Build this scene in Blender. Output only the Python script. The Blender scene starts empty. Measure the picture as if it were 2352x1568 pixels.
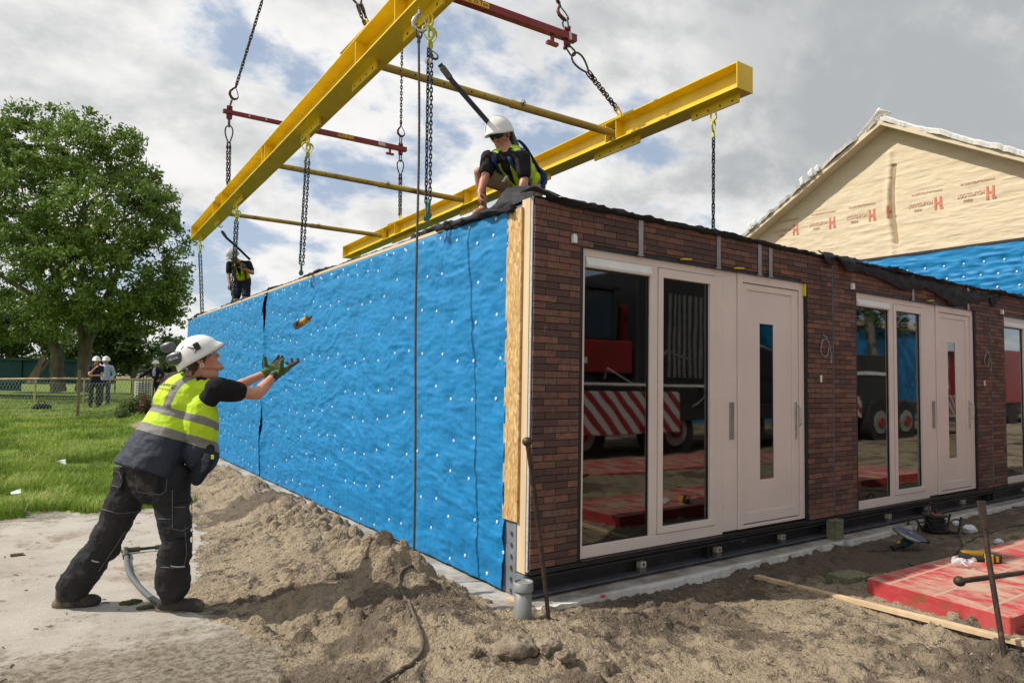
import bpy, bmesh, math, random
import numpy as np
from mathutils import Vector, Matrix
random.seed(7); RS = np.random.RandomState(11)
PI = math.pi
for _c in (bpy.data.objects, bpy.data.meshes):
    for _o in list(_c): _c.remove(_o)
SC = bpy.context.scene
COL = SC.collection
V = Vector

# ---------------------------------------------------------------- camera
CAMF = 1568.5529
CAMC = V((-3.0134, -4.0806, 1.5701))
_y, _p, _r = (math.radians(a) for a in (-34.68933, 3.26029, 0.9708))
_F = V((-math.sin(_y)*math.cos(_p), math.cos(_y)*math.cos(_p), math.sin(_p)))
_R0 = V((math.cos(_y), math.sin(_y), 0)); _U0 = _R0.cross(_F)
_R = _R0*math.cos(_r)+_U0*math.sin(_r); _U = -_R0*math.sin(_r)+_U0*math.cos(_r)
cam = bpy.data.cameras.new('camera'); camo = bpy.data.objects.new('camera', cam); COL.objects.link(camo)
m3 = Matrix((_R, _U, -_F)).transposed()
camo.matrix_world = Matrix.Translation(CAMC) @ m3.to_4x4()
cam.sensor_width = 36; cam.lens = CAMF/2352*36; cam.clip_end = 3000; cam.clip_start = .05
SC.camera = camo

def px(x, y, d):
    """world point of a photo position (2352 px wide) at distance d along the view axis"""
    return CAMC + (_R*((x-1176)/CAMF) - _U*((y-784)/CAMF) + _F)*d
def on(x, y, ax, val):
    r = _R*((x-1176)/CAMF) - _U*((y-784)/CAMF) + _F
    i = 'XYZ'.index(ax); return CAMC + r*((val-CAMC[i])/r[i])

# ---------------------------------------------------------------- noise (numpy)
def _hash(ix, iy, iz, s):
    h = (ix*374761393 + iy*668265263 + iz*2147483647 + s*974711) & 0xffffffff
    h = ((h ^ (h >> 13))*1274126177) & 0xffffffff
    h = ((h ^ (h >> 16))*2246822519) & 0xffffffff
    return ((h ^ (h >> 15)) & 0xffffff)/float(0xffffff)*2-1
def vnoise(P, s=0):
    P = np.asarray(P, float); i = np.floor(P).astype(np.int64); f = P-i
    f = f*f*f*(f*(f*6-15)+10)
    x, y, z = i[:, 0], i[:, 1], i[:, 2]; fx, fy, fz = f[:, 0], f[:, 1], f[:, 2]
    o = 0
    for a in (0, 1):
        for b in (0, 1):
            for c in (0, 1):
                w = (fx if a else 1-fx)*(fy if b else 1-fy)*(fz if c else 1-fz)
                o = o + w*_hash(x+a, y+b, z+c, s)
    return o
def fbm(P, octv=4, s=0, gain=.5, lac=2.03, ridge=False):
    P = np.asarray(P, float); o = 0; a = 1; t = 0
    for k in range(octv):
        n = vnoise(P, s+k*17)
        if ridge: n = 1-2*np.abs(n)
        o = o + a*n; t += a; a *= gain; P = P*lac + 11.3
    return o/t
def fb2(x, y, sc, octv=4, s=0, **k):
    x = np.asarray(x, float); sh = x.shape
    return fbm(np.stack([x.ravel()*sc, np.asarray(y, float).ravel()*sc, np.zeros(x.size)+s*.37], 1), octv, s, **k).reshape(sh)
def worley(x, y, sc, s=0):
    X = np.asarray(x, float)*sc; Y = np.asarray(y, float)*sc; sh = X.shape; X = X.ravel(); Y = Y.ravel(); ix = np.floor(X).astype(np.int64); iy = np.floor(Y).astype(np.int64); F = np.full(X.size, 9.)
    R2 = np.zeros(X.size)
    for a in (-1, 0, 1):
        for b in (-1, 0, 1):
            cx_ = ix+a; cy_ = iy+b; z = cx_*0; px_ = cx_+.5+.42*_hash(cx_, cy_, z, s); py_ = cy_+.5+.42*_hash(cx_, cy_, z, s+5); d = np.hypot(X-px_, Y-py_)
            k = d < F; F = np.where(k, d, F); R2 = np.where(k, _hash(cx_, cy_, z, s+9)*.5+.5, R2)
    return F.reshape(sh), R2.reshape(sh)
def sstep(a, b, x):
    t = np.clip((x-a)/(b-a), 0, 1); return t*t*(3-2*t)

# ---------------------------------------------------------------- scene bookkeeping
def tag(o, label, cat, group=None, kind='thing'):
    if label: o['label'] = label
    if cat: o['category'] = cat
    if group: o['group'] = group
    o['kind'] = kind
    return o
def thing(name, label, cat, loc=(0, 0, 0), group=None):
    o = bpy.data.objects.new(name, None); COL.objects.link(o); o.location = loc; o.empty_display_size = .1
    o['org'] = [float(q) for q in loc]
    return tag(o, label, cat, group)
def org(o):
    return np.array(list(o['org'])) if (o is not None and 'org' in o.keys()) else np.zeros(3)
def mesh_obj(name, verts, faces, mats, parent=None, midx=None, smooth=False, attr=None, uv=None):
    me = bpy.data.meshes.new(name)
    verts = np.asarray(verts, float)
    loc = org(parent)
    me.from_pydata((verts-loc).tolist() if len(verts) else [], [], faces if isinstance(faces, list) else faces.tolist())
    for m in (mats if isinstance(mats, (list, tuple)) else [mats]): me.materials.append(m)
    if midx is not None: me.polygons.foreach_set('material_index', np.asarray(midx, np.int32))
    if smooth is True: me.polygons.foreach_set('use_smooth', np.ones(len(me.polygons), bool))
    elif smooth is not False and smooth is not None: me.polygons.foreach_set('use_smooth', np.asarray(smooth, bool))
    if attr is not None:                      # one value per face -> 'rnd'
        a = me.attributes.new('rnd', 'FLOAT', 'FACE'); a.data.foreach_set('value', np.asarray(attr, np.float32))
    me.update()
    o = bpy.data.objects.new(name, me); COL.objects.link(o)
    if parent is not None: o.parent = parent; o['org'] = [float(q) for q in loc]
    return o

def frame_from(z, up=(0, 0, 1)):
    z = V(z).normalized(); u = V(up)
    if abs(z.dot(u.normalized())) > .98: u = V((1, 0, 0)) if abs(z.x) < .9 else V((0, 1, 0))
    x = u.cross(z).normalized(); y = z.cross(x)
    return x, y, z

class MB:
    """collects shapes, links them as ONE mesh object"""
    def __init__(s): s.v = []; s.f = []; s.m = []; s.s = []; s.a = []
    def add(s, vs, fs, mi=0, sm=False, a=0.0):
        b = len(s.v); s.v.extend([tuple(q) for q in vs])
        for f in fs: s.f.append(tuple(i+b for i in f)); s.m.append(mi); s.s.append(sm); s.a.append(a)
        return s
    def box(s, a, b, mi=0, at=0.0, ch=0.0):
        x0, y0, z0 = (min(a[i], b[i]) for i in range(3)); x1, y1, z1 = (max(a[i], b[i]) for i in range(3))
        vs = [(x0,y0,z0),(x1,y0,z0),(x1,y1,z0),(x0,y1,z0),(x0,y0,z1),(x1,y0,z1),(x1,y1,z1),(x0,y1,z1)]
        return s.add(vs, [(0,3,2,1),(4,5,6,7),(0,1,5,4),(1,2,6,5),(2,3,7,6),(3,0,4,7)], mi, False, at)
    def obox(s, c, ax, ay, az, h, mi=0, at=0.0):
        """oriented box: centre, three axes, half sizes"""
        c = V(c); ax, ay, az = V(ax)*h[0], V(ay)*h[1], V(az)*h[2]
        vs = [c+ax*i+ay*j+az*k for k in (-1, 1) for (i, j) in ((-1,-1),(1,-1),(1,1),(-1,1))]
        return s.add(vs, [(0,3,2,1),(4,5,6,7),(0,1,5,4),(1,2,6,5),(2,3,7,6),(3,0,4,7)], mi, False, at)
    def bar(s, p, q, w, h, mi=0, up=(0, 0, 1), at=0.0):
        p, q = V(p), V(q); x, y, z = frame_from(q-p, up)
        return s.obox((p+q)/2, x, y, z, (w/2, h/2, (q-p).length/2), mi, at)
    def cone(s, p, q, r0, r1, n=12, mi=0, caps=True, sm=True, at=0.0):
        p, q = V(p), V(q); x, y, z = frame_from(q-p)
        vs = [p+(x*math.cos(t)+y*math.sin(t))*r0 for t in (2*PI*k/n for k in range(n))]
        vs += [q+(x*math.cos(t)+y*math.sin(t))*r1 for t in (2*PI*k/n for k in range(n))]
        s.add(vs, [(k, (k+1) % n, n+(k+1) % n, n+k) for k in range(n)], mi, sm, at)
        if caps: s.add(vs, [tuple(range(n-1, -1, -1)), tuple(range(n, 2*n))], mi, False, at)
        return s
    def cyl(s, p, q, r, n=12, mi=0, **k): return s.cone(p, q, r, r, n, mi, **k)
    def tube(s, pts, r, n=8, mi=0, closed=False, sm=True, at=0.0, flat=1.0, caps=True):
        pts = [V(p) for p in pts]; N = len(pts); rr = r if hasattr(r, '__len__') else [r]*N
        t0 = (pts[1]-pts[0]).normalized(); x, y, _ = frame_from(t0); vs = []
        for i, p in enumerate(pts):
            if closed: t = pts[(i+1) % N]-pts[i-1]
            else: t = pts[min(i+1, N-1)]-pts[max(i-1, 0)]
            t.normalize(); x = (x-t*x.dot(t)).normalized(); y = t.cross(x)
            vs += [p+(x*math.cos(a)*flat+y*math.sin(a))*rr[i] for a in (2*PI*k/n for k in range(n))]
        fs = []
        for i in range(N if closed else N-1):
            j = (i+1) % N
            fs += [(i*n+k, i*n+(k+1) % n, j*n+(k+1) % n, j*n+k) for k in range(n)]
        s.add(vs, fs, mi, sm, at)
        if not closed and caps: s.add(vs, [tuple(range(n-1, -1, -1)), tuple(range((N-1)*n, N*n))], mi, False, at)
        return s
    def ell(s, c, rad, ax=None, nu=16, nv=10, mi=0, at=0.0):
        c = V(c); X, Y, Z = ax if ax else (V((1,0,0)), V((0,1,0)), V((0,0,1)))
        vs = [c-V(Z)*rad[2]]
        for j in range(1, nv):
            ph = -PI/2+PI*j/nv
            for i in range(nu):
                th = 2*PI*i/nu
                vs.append(c+V(X)*rad[0]*math.cos(ph)*math.cos(th)+V(Y)*rad[1]*math.cos(ph)*math.sin(th)+V(Z)*rad[2]*math.sin(ph))
        vs.append(c+V(Z)*rad[2]); fs = []
        for i in range(nu):
            k = (i+1) % nu; fs.append((0, 1+k, 1+i))
            for j in range(nv-2): fs.append((1+j*nu+i, 1+j*nu+k, 1+(j+1)*nu+k, 1+(j+1)*nu+i))
            fs.append((1+(nv-2)*nu+i, 1+(nv-2)*nu+k, len(vs)-1))
        return s.add(vs, fs, mi, True, at)
    def cap(s, p, q, r0, r1, n=12, mi=0, at=0.0):
        """tapered capsule"""
        p, q = V(p), V(q)
        if (q-p).length < 1e-5: q = q+V((0, 0, 1e-4))
        x, y, z = frame_from(q-p); vs = [p-z*r0]; rings = []
        for a in (-60, -30, 0): rings.append((p+z*r0*math.sin(math.radians(a)), r0*math.cos(math.radians(a))))
        for a in (0, 30, 60): rings.append((q+z*r1*math.sin(math.radians(a)), r1*math.cos(math.radians(a))))
        for c, r in rings: vs += [c+(x*math.cos(t)+y*math.sin(t))*r for t in (2*PI*k/n for k in range(n))]
        vs.append(q+z*r1); fs = []
        for k in range(n):
            l = (k+1) % n; fs.append((0, 1+l, 1+k))
            for j in range(5): fs.append((1+j*n+k, 1+j*n+l, 1+(j+1)*n+l, 1+(j+1)*n+k))
            fs.append((1+5*n+k, 1+5*n+l, len(vs)-1))
        return s.add(vs, fs, mi, True, at)
    def ring(s, x0, x1, z0, z1, a0, a1, c0, c1, y0, y1, mi=0):
        """rectangular frame in the XZ plane with a hole a0..a1 x c0..c1"""
        o = [(x0, z0), (x1, z0), (x1, z1), (x0, z1)]; i = [(a0, c0), (a1, c0), (a1, c1), (a0, c1)]
        vs = [(x, y, z) for y in (y0, y1) for x, z in o+i]
        fs = []
        for k in range(4):
            l = (k+1) % 4; fs += [(k, l, 4+l, 4+k), (8+l, 8+k, 12+k, 12+l), (l, k, 8+k, 8+l), (4+k, 4+l, 12+l, 12+k)]
        return s.add(vs, fs, mi)
    def prism(s, poly, p, ax, ay, az, depth, mi=0, at=0.0):
        """2-D outline in plane (ax, ay) at p, extruded along az"""
        p, ax, ay, az = V(p), V(ax), V(ay), V(az); n = len(poly)
        vs = [p+ax*a+ay*b for a, b in poly]+[p+ax*a+ay*b+az*depth for a, b in poly]
        fs = [tuple(range(n-1, -1, -1)), tuple(range(n, 2*n))]+[(k, (k+1) % n, n+(k+1) % n, n+k) for k in range(n)]
        return s.add(vs, fs, mi, False, at)
    def build(s, name, mats, parent=None, bevel=0, attr=False):
        o = mesh_obj(name, s.v, s.f, mats, parent, s.m, s.s, s.a if attr else None)
        if bevel:
            b = o.modifiers.new('b', 'BEVEL'); b.width = bevel; b.segments = 2; b.limit_method = 'ANGLE'; b.angle_limit = .6
        return o

def bake(o):
    dg = bpy.context.evaluated_depsgraph_get(); dg.update()
    me = bpy.data.meshes.new_from_object(o.evaluated_get(dg)); old = o.data
    o.modifiers.clear(); o.data = me; me.name = o.name
    return o
def blob(name, mb, mat, parent, voxel=.01, smooth=2, disp=None, sm_fac=.5):
    """one continuous skin grown over overlapping volumes"""
    me = bpy.data.meshes.new(name); me.from_pydata([tuple(v) for v in mb.v], [], mb.f); me.update()
    o = bpy.data.objects.new(name, me); COL.objects.link(o)
    r = o.modifiers.new('r', 'REMESH'); r.mode = 'VOXEL'; r.voxel_size = voxel
    if smooth: q = o.modifiers.new('s', 'SMOOTH'); q.iterations = smooth; q.factor = sm_fac
    bpy.context.view_layer.update(); bake(o); me = o.data
    n = len(me.vertices); co = np.empty(n*3); me.vertices.foreach_get('co', co); co = co.reshape(-1, 3)
    if disp is not None:
        nr = np.empty(n*3); me.vertices.foreach_get('normal', nr); nr = nr.reshape(-1, 3)
        co = co+nr*disp(co, nr)[:, None]
    me.vertices.foreach_set('co', (co-org(parent)).ravel())
    me.materials.clear(); me.materials.append(mat)
    me.polygons.foreach_set('use_smooth', np.ones(len(me.polygons), bool)); me.update()
    o.parent = parent
    if parent is not None: o['org'] = list(org(parent))
    return o
def folds(amp, sc, s=0, st=(1, 1, 1), rid=True):
    def f(P, N): return amp*fbm(P*sc*np.array(st), 3, s, ridge=rid)
    return f
def bvh_of(o):
    from mathutils.bvhtree import BVHTree
    og = V(org(o)); me = o.data
    return BVHTree.FromPolygons([v.co+og for v in me.vertices], [tuple(p.vertices) for p in me.polygons])
def drape(o, target, d, off):
    """lay a small print or patch onto the surface of target along d"""
    t = bvh_of(target); d = V(d).normalized(); og = V(org(o)); me = o.data
    for v in me.vertices:
        h = t.ray_cast(v.co+og-d*.25, d)
        if h[0] is not None: v.co = h[0]-d*off-og
    me.update()
def stitch(name, pts, target, r, mat, parent, near=0.0, step=4):
    """a seam that follows the surface"""
    t = target if hasattr(target, 'ray_cast') else bvh_of(target); P = []
    for (x0, y0), (x1, y1) in zip(pts[:-1], pts[1:]):
        n = max(1, int(math.hypot(x1-x0, y1-y0)/step))
        for k in range(n):
            u = k/n; d = (px(x0+(x1-x0)*u, y0+(y1-y0)*u, 1)-CAMC).normalized(); h = t.ray_cast(CAMC, d)
            if h[0] is not None: P.append(h[0]-d*(r*.4))
    if len(P) < 3: return None
    q = MB(); q.tube(P, r, 5); return q.build(name, mat, parent)
def copy_tree(o, parent=None):
    c = o.copy(); COL.objects.link(c)
    if parent is not None: c.parent = parent
    for ch in list(o.children): copy_tree(ch, c)
    return c

# ---------------------------------------------------------------- materials
def nt_new(name):
    m = bpy.data.materials.new(name); m.use_nodes = True; nt = m.node_tree; nt.nodes.clear()
    out = nt.nodes.new('ShaderNodeOutputMaterial'); b = nt.nodes.new('ShaderNodeBsdfPrincipled')
    nt.links.new(b.outputs[0], out.inputs[0]); return m, nt, b
class NB:
    def __init__(s, nt): s.nt = nt; s.N = nt.nodes; s.L = nt.links
    def __call__(s, typ, **k):
        n = s.N.new('ShaderNode'+typ)
        for a, v in k.items(): setattr(n, a, v)
        return n
    def co(s, obj=True, st=(1, 1, 1), rot=(0, 0, 0)):
        t = s('TexCoord').outputs['Object'] if obj else s('NewGeometry').outputs['Position']
        mp = s('Mapping'); mp.inputs['Scale'].default_value = st; mp.inputs['Rotation'].default_value = rot
        s.L.new(t, mp.inputs[0]); return mp.outputs[0]
    def noise(s, vec, sc, det=6, rough=.6, dist=0):
        n = s('TexNoise'); n.inputs['Scale'].default_value = sc; n.inputs['Detail'].default_value = det
        n.inputs['Roughness'].default_value = rough; n.inputs['Distortion'].default_value = dist
        s.L.new(vec, n.inputs['Vector']); return n.outputs['Fac']
    def ramp(s, fac, a, b, lo=0., hi=1.):
        n = s('MapRange'); n.inputs['From Min'].default_value = a; n.inputs['From Max'].default_value = b
        n.inputs['To Min'].default_value = lo; n.inputs['To Max'].default_value = hi; n.interpolation_type = 'SMOOTHSTEP'
        s.L.new(fac, n.inputs['Value']); return n.outputs[0]
    def mix(s, fac, a, b):
        n = s('Mix', data_type='RGBA')
        for i, v in ((6, a), (7, b)):
            if hasattr(v, 'links') or hasattr(v, 'is_linked'): s.L.new(v, n.inputs[i])
            else: n.inputs[i].default_value = (*v, 1)
        if hasattr(fac, 'is_linked'): s.L.new(fac, n.inputs[0])
        else: n.inputs[0].default_value = fac
        return n.outputs[2]
    def math(s, op, a, b=None, c=None):
        n = s('Math', operation=op)
        for i, v in enumerate((a, b, c)):
            if v is None: continue
            if hasattr(v, 'is_linked'): s.L.new(v, n.inputs[i])
            else: n.inputs[i].default_value = v
        return n.outputs[0]
    def bump(s, h, st=.5, dist=.01):
        n = s('Bump'); n.inputs['Strength'].default_value = st; n.inputs['Distance'].default_value = dist
        s.L.new(h, n.inputs['Height']); return n.outputs[0]
    def attr(s, name):
        n = s('Attribute'); n.attribute_name = name; return n
_MC = {}
def M(name, c1, c2=None, sc=4, rough=.7, metal=0, bump=0, bsc=60, bdist=.003, c3=None, sc3=3, t3=(.55, .65), st=(1, 1, 1), spec=.5,
      attr=0, obj=True, det=6, lim=(.35, .65), rvar=.1, trans=0, alpha=None, coat=0, emit=None):
    m, nt, b = nt_new(name); g = NB(nt); v = g.co(obj, st)
    n1 = g.noise(v, sc, det); col = g.mix(g.ramp(n1, *lim), c1, c2 if c2 else tuple(x*.8 for x in c1))
    if attr:
        a = g.attr('rnd'); hs = g('HueSaturation'); nt.links.new(col, hs.inputs['Color'])
        nt.links.new(g.ramp(a.outputs['Fac'], 0, 1, 1-attr, 1+attr), hs.inputs['Value'])
        nt.links.new(g.math('MULTIPLY_ADD', a.outputs['Fac'], .03*attr, .5-.015*attr), hs.inputs['Hue']); col = hs.outputs[0]
    if c3:
        n3 = g.noise(v, sc3, 8, .65); col = g.mix(g.ramp(n3, *t3), col, c3)
    nt.links.new(col, b.inputs['Base Color'])
    if rvar: nt.links.new(g.ramp(g.noise(v, sc*2.3, 4), .3, .7, max(0, rough-rvar), min(1, rough+rvar)), b.inputs['Roughness'])
    else: b.inputs['Roughness'].default_value = rough
    b.inputs['Metallic'].default_value = metal; b.inputs['Specular IOR Level'].default_value = spec
    if coat: b.inputs['Coat Weight'].default_value = coat
    if bump: nt.links.new(g.bump(g.noise(g.co(obj, st), bsc, 5), bump, bdist), b.inputs['Normal'])
    return m
# ---------------------------------------------------------------- light and sky
SUND = V((1, -.6, -1.25)).normalized()
sl = bpy.data.lights.new('sun', 'SUN'); so = bpy.data.objects.new('sun', sl); COL.objects.link(so)
sl.energy = 4.8; sl.angle = math.radians(.5); sl.color = (1, .94, .85)
so.rotation_euler = SUND.to_track_quat('-Z', 'Y').to_euler()
w = bpy.data.worlds.new('World'); SC.world = w; w.use_nodes = True
nt = w.node_tree; nt.nodes.clear(); g = NB(nt)
bg = g('Background'); wo = g('OutputWorld'); nt.links.new(bg.outputs[0], wo.inputs[0]); bg.inputs['Strength'].default_value = .1
sky = g('TexSky'); sky.sky_type = 'NISHITA'; sky.sun_disc = False
sky.sun_elevation = math.radians(47); sky.sun_rotation = math.atan2(-1, .6); sky.air_density = 1; sky.dust_density = 1.2
tc = g('TexCoord').outputs['Generated']
sep = g('SeparateXYZ'); nt.links.new(tc, sep.inputs[0])
zz = g.math('MAXIMUM', g.math('ADD', sep.outputs[2], .42), .1)
cx = g('CombineXYZ'); nt.links.new(g.math('DIVIDE', sep.outputs[0], zz), cx.inputs[0]); nt.links.new(g.math('DIVIDE', sep.outputs[1], zz), cx.inputs[1])
def wmap(loc, sc=(1, 1, 1), rot=0):
    mp = g('Mapping'); mp.inputs['Location'].default_value = loc; mp.inputs['Scale'].default_value = sc; mp.inputs['Rotation'].default_value = (0, 0, rot)
    nt.links.new(cx.outputs[0], mp.inputs[0]); return mp.outputs[0]
big = g.noise(wmap((3.1, 1.7, 0), (1, 1.25, 1), .6), 1.5, 7, .55, .1)
det = g.noise(wmap((.4, 2.2, 0), (1, 1.2, 1), .6), 5.2, 12, .58, .15)
# how far to the +X side of the sky: the cloud deck is thicker and greyer there
side = g.math('ADD', g.math('MULTIPLY', sep.outputs[0], .82), g.math('MULTIPLY', sep.outputs[1], -.57))
hi = g.math('MAXIMUM', sep.outputs[2], 0)
deck = g.math('MULTIPLY', g.ramp(side, .0, .45), g.ramp(hi, .12, .34))
cov = g.math('ADD', g.math('ADD', g.math('MULTIPLY', big, .55), g.math('MULTIPLY', det, .5)), g.math('MULTIPLY', deck, .14))
cov = g.math('ADD', cov, g.math('MULTIPLY', g.ramp(hi, .15, .0), .02))
mask = g.ramp(cov, .44, .535)
shade_n = g.noise(wmap((7.4, .3, 0), (1, 1.2, 1), .5), 3.4, 10, .6, .15)
dens = g.ramp(cov, .47, .66)
grey = g.math('ADD', g.math('MULTIPLY', g.ramp(shade_n, .35, .68), .45), g.math('ADD', g.math('MULTIPLY', dens, .3), g.math('MULTIPLY', deck, .5)))
ccol = g.mix(g.ramp(grey, .1, 1.0), (9.6, 9.5, 9.35), (4.6, 4.8, 4.95))
nt.links.new(sky.outputs[0], g.mix(0, sky.outputs[0], sky.outputs[0]).node.inputs[6]) if False else None
vm = g('VectorMath', operation='SCALE'); nt.links.new(sky.outputs[0], vm.inputs[0]); vm.inputs['Scale'].default_value = 1.25
blue = g.mix(.6, vm.outputs[0], (5.0, 5.9, 7.2))
nt.links.new(g.mix(mask, blue, ccol), bg.inputs['Color'])
SC.view_settings.view_transform = 'Standard'; SC.view_settings.look = 'None'; SC.view_settings.exposure = 0; SC.view_settings.gamma = 1

# ---------------------------------------------------------------- ground
def heap_A(y):                                   # crest height above the base
    ys = [-2.2, -1.2, -.7, -.3, .1, .55, .78, 1.1, 1.6, 2.6, 3.6, 4.6, 6.5, 8, 12]
    hs = [.0, .05, .12, .14, .18, .27, .30, .26, .25, .25, .29, .24, .24, .2, .12]
    return np.interp(y, ys, hs)
def foot(y): return np.interp(y, [-3, -.64, -.1, .3, .76, 1.8, 4.1, 7, 14], [-1.7, -1.85, -1.82, -1.92, -2.02, -1.85, -1.5, -1.4, -1.2])
_fr = np.random.RandomState(8); FPR = [(_fr.uniform(.2, 3.2), _fr.uniform(-2.2, -.55), _fr.uniform(-.6, .6)) for _ in range(16)]+[(_fr.uniform(-1.7, -.9), _fr.uniform(-1., 3.4), _fr.uniform(.9, 2.0)) for _ in range(10)]
def region(x, y):
    """0 sand, 1 concrete, 2 grass"""
    n = fb2(x, y, 1.1, 5, 3)*.35+fb2(x, y, 7, 4, 9)*.10
    r = np.zeros(x.shape, int)
    r[(x < foot(y)+n) & (y < 9)] = 1
    ge = 4.55+.45*fb2(x, y, .9, 5, 21)+np.where(x < -3.05, 0, .25)
    r[(y > ge) & (x < foot(y)+n*.6+.1)] = 2
    r[(y > 15.2+n*3)] = 2
    return r
def Hg(x, y):
    x = np.asarray(x, float); y = np.asarray(y, float)
    left = .07+.28*sstep(5, 14, y)
    right = -.012-.075*sstep(-1.15, -.35, y)+.02*sstep(-1.2, -2.4, y)
    t = sstep(-1.5, -.1, x)*(1-sstep(14.4, 15.5, y))
    base = left*(1-t)+right*t
    base = np.where((x > -.2) & (y > -.02) & (y < 14.3), -.2, base)
    f = foot(y); c = np.interp(y, [-1.2, -.3, .8, 3, 14], [-.75, -.65, -.72, -.72, -.75])
    edge = -.20+.06*fb2(x, y, 2.1, 4, 71)
    prof = sstep(0, 1, (x-f)/(c-f))*(1-sstep(0, 1, (x-c)/(edge-c)))
    prof = np.where(y < -.25, sstep(0, 1, (x-f)/(c-f))*(1-sstep(c, c+.9, x)), prof)
    A = heap_A(y)*(1+.35*fb2(x, y, 1.3, 4, 5))
    h = base+A*prof
    # foreground swell by the crowbar
    h = h+.12*np.exp(-(((x-.05)/.5)**2+((y+.78)/.22)**2))+.07*np.exp(-(((x+1.0)/.35)**2+((y+.35)/.3)**2))
    h = h+.09*np.exp(-(((x+.86)/.15)**2+((y-.62)/.2)**2))-.08*np.exp(-(((x+1.12)/.16)**2+((y-.75)/.3)**2))-.10*np.exp(-(((x+.5)/.12)**2+((y-.42)/.14)**2))
    out = 1-sstep(14, 20, np.hypot(x, y))
    reg = region(x, y)
    rough = np.where(reg == 0, 1., np.where(reg == 1, .05, .5))*out
    ruts = np.where((x > -.3) & (y < 0), 1.0, .75)
    lump = .055*fb2(x, y, 2.6, 4, 31)-.026*fb2(x, y, 6.5, 4, 41, ridge=True)*ruts
    cl = fb2(x, y, 17, 3, 51); clod = .026*np.clip(cl-.05, 0, 1)*(0.5+1.6*np.clip(fb2(x, y, 1.7, 3, 61)+.1, 0, 1))*2.0
    fine = .004*fb2(x, y, 45, 3, 81, gain=.7)
    wx = x+.03*fb2(x, y, 9, 3, 201); wy = y+.03*fb2(x, y, 9, 3, 203); crumb = np.clip(fb2(x, y, 1.35, 4, 205)*1.9+.42, 0, 1); crumb2 = np.clip(fb2(x, y, 2.3, 4, 207)*1.9+.35, 0, 1)
    F1, R1 = worley(wx, wy, 9, 3); c1 = np.sqrt(np.clip(1-(F1/(.30+.28*R1))**2, 0, 1))*(R1 > .45)*(.02+.035*R1)
    F2, R2 = worley(wx, wy, 21, 7); c2 = np.sqrt(np.clip(1-(F2/(.34+.25*R2))**2, 0, 1))*(.006+.016*R2)
    fine = fine+c1*crumb**1.6*1.1+c2*crumb2**1.5*1.3
    heapy = .55+.9*np.clip(A*prof*5, 0, 1)
    h = h+rough*(lump*heapy+clod*heapy*.8+fine*(.6+.5*heapy))
    # footprints
    for k in range(26):
        fx_, fy_, fa = FPR[k]; dx = (x-fx_)*np.cos(fa)+(y-fy_)*np.sin(fa); dy = -(x-fx_)*np.sin(fa)+(y-fy_)*np.cos(fa); r = (dx/.15)**2+(dy/.052)**2; m = np.clip(1-r, 0, 1)
        h = h-np.where(reg == 0, .022*np.sqrt(m)-.010*np.exp(-((r-1.25)/.25)**2)+.004*np.sin(dx*160)*(m > .1), 0)
    # grass tussocks
    h = h+np.where(reg == 2, .035*fb2(x, y, 1.7, 3, 91)*out, 0)
    h = np.where((x > -.22) & (y > -.0) & (y < 14.35), np.minimum(h, -.12), h)
    return h
def graded(a, b, fine, lo, hi, gr):
    c = list(np.arange(a, b, fine)); s = fine; v = a
    L = []
    while v > lo: s *= gr; v -= s; L.append(v)
    s = fine; v = c[-1]; Rr = []
    while v < hi: s *= gr; v += s; Rr.append(v)
    return np.array(L[::-1]+c+Rr)
gx = graded(-3.4, 3.2, .0165, -1500, 1500, 1.05); gy = graded(-2.6, 2.6, .0165, -1500, 1500, 1.05)
GX, GY = np.meshgrid(gx, gy); GZ = Hg(GX, GY)
xc = (GX[:-1, :-1]+GX[1:, 1:])/2; yc = (GY[:-1, :-1]+GY[1:, 1:])/2; REG = region(xc, yc)
nx = len(gx); idx = np.arange(GX.size).reshape(GX.shape)
Q = np.stack([idx[:-1, :-1], idx[:-1, 1:], idx[1:, 1:], idx[1:, :-1]], -1).reshape(-1, 4)
VV = np.stack([GX, GY, GZ], -1).reshape(-1, 3)
wet = (.5*sstep(-1.5, -.5, yc)*sstep(-.35, .1, xc)*(yc < .3)+1.1*np.clip(fb2(xc, yc, 1.1, 5, 111)*1.6+.02, 0, 1)+.6*np.clip(fb2(xc, yc, 7, 4, 121)*1.8, 0, 1)).clip(0, 1)
def sub_sheet(name, mask, mat, dz=0.0):
    q = Q[mask.ravel()]; u, inv = np.unique(q, return_inverse=True)
    v = VV[u].copy(); v[:, 2] += dz
    o = mesh_obj(name, v, inv.reshape(-1, 4).tolist(), mat, None, smooth=True, attr=wet.ravel()[mask.ravel()])
    o['kind'] = 'structure'; return o

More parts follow.
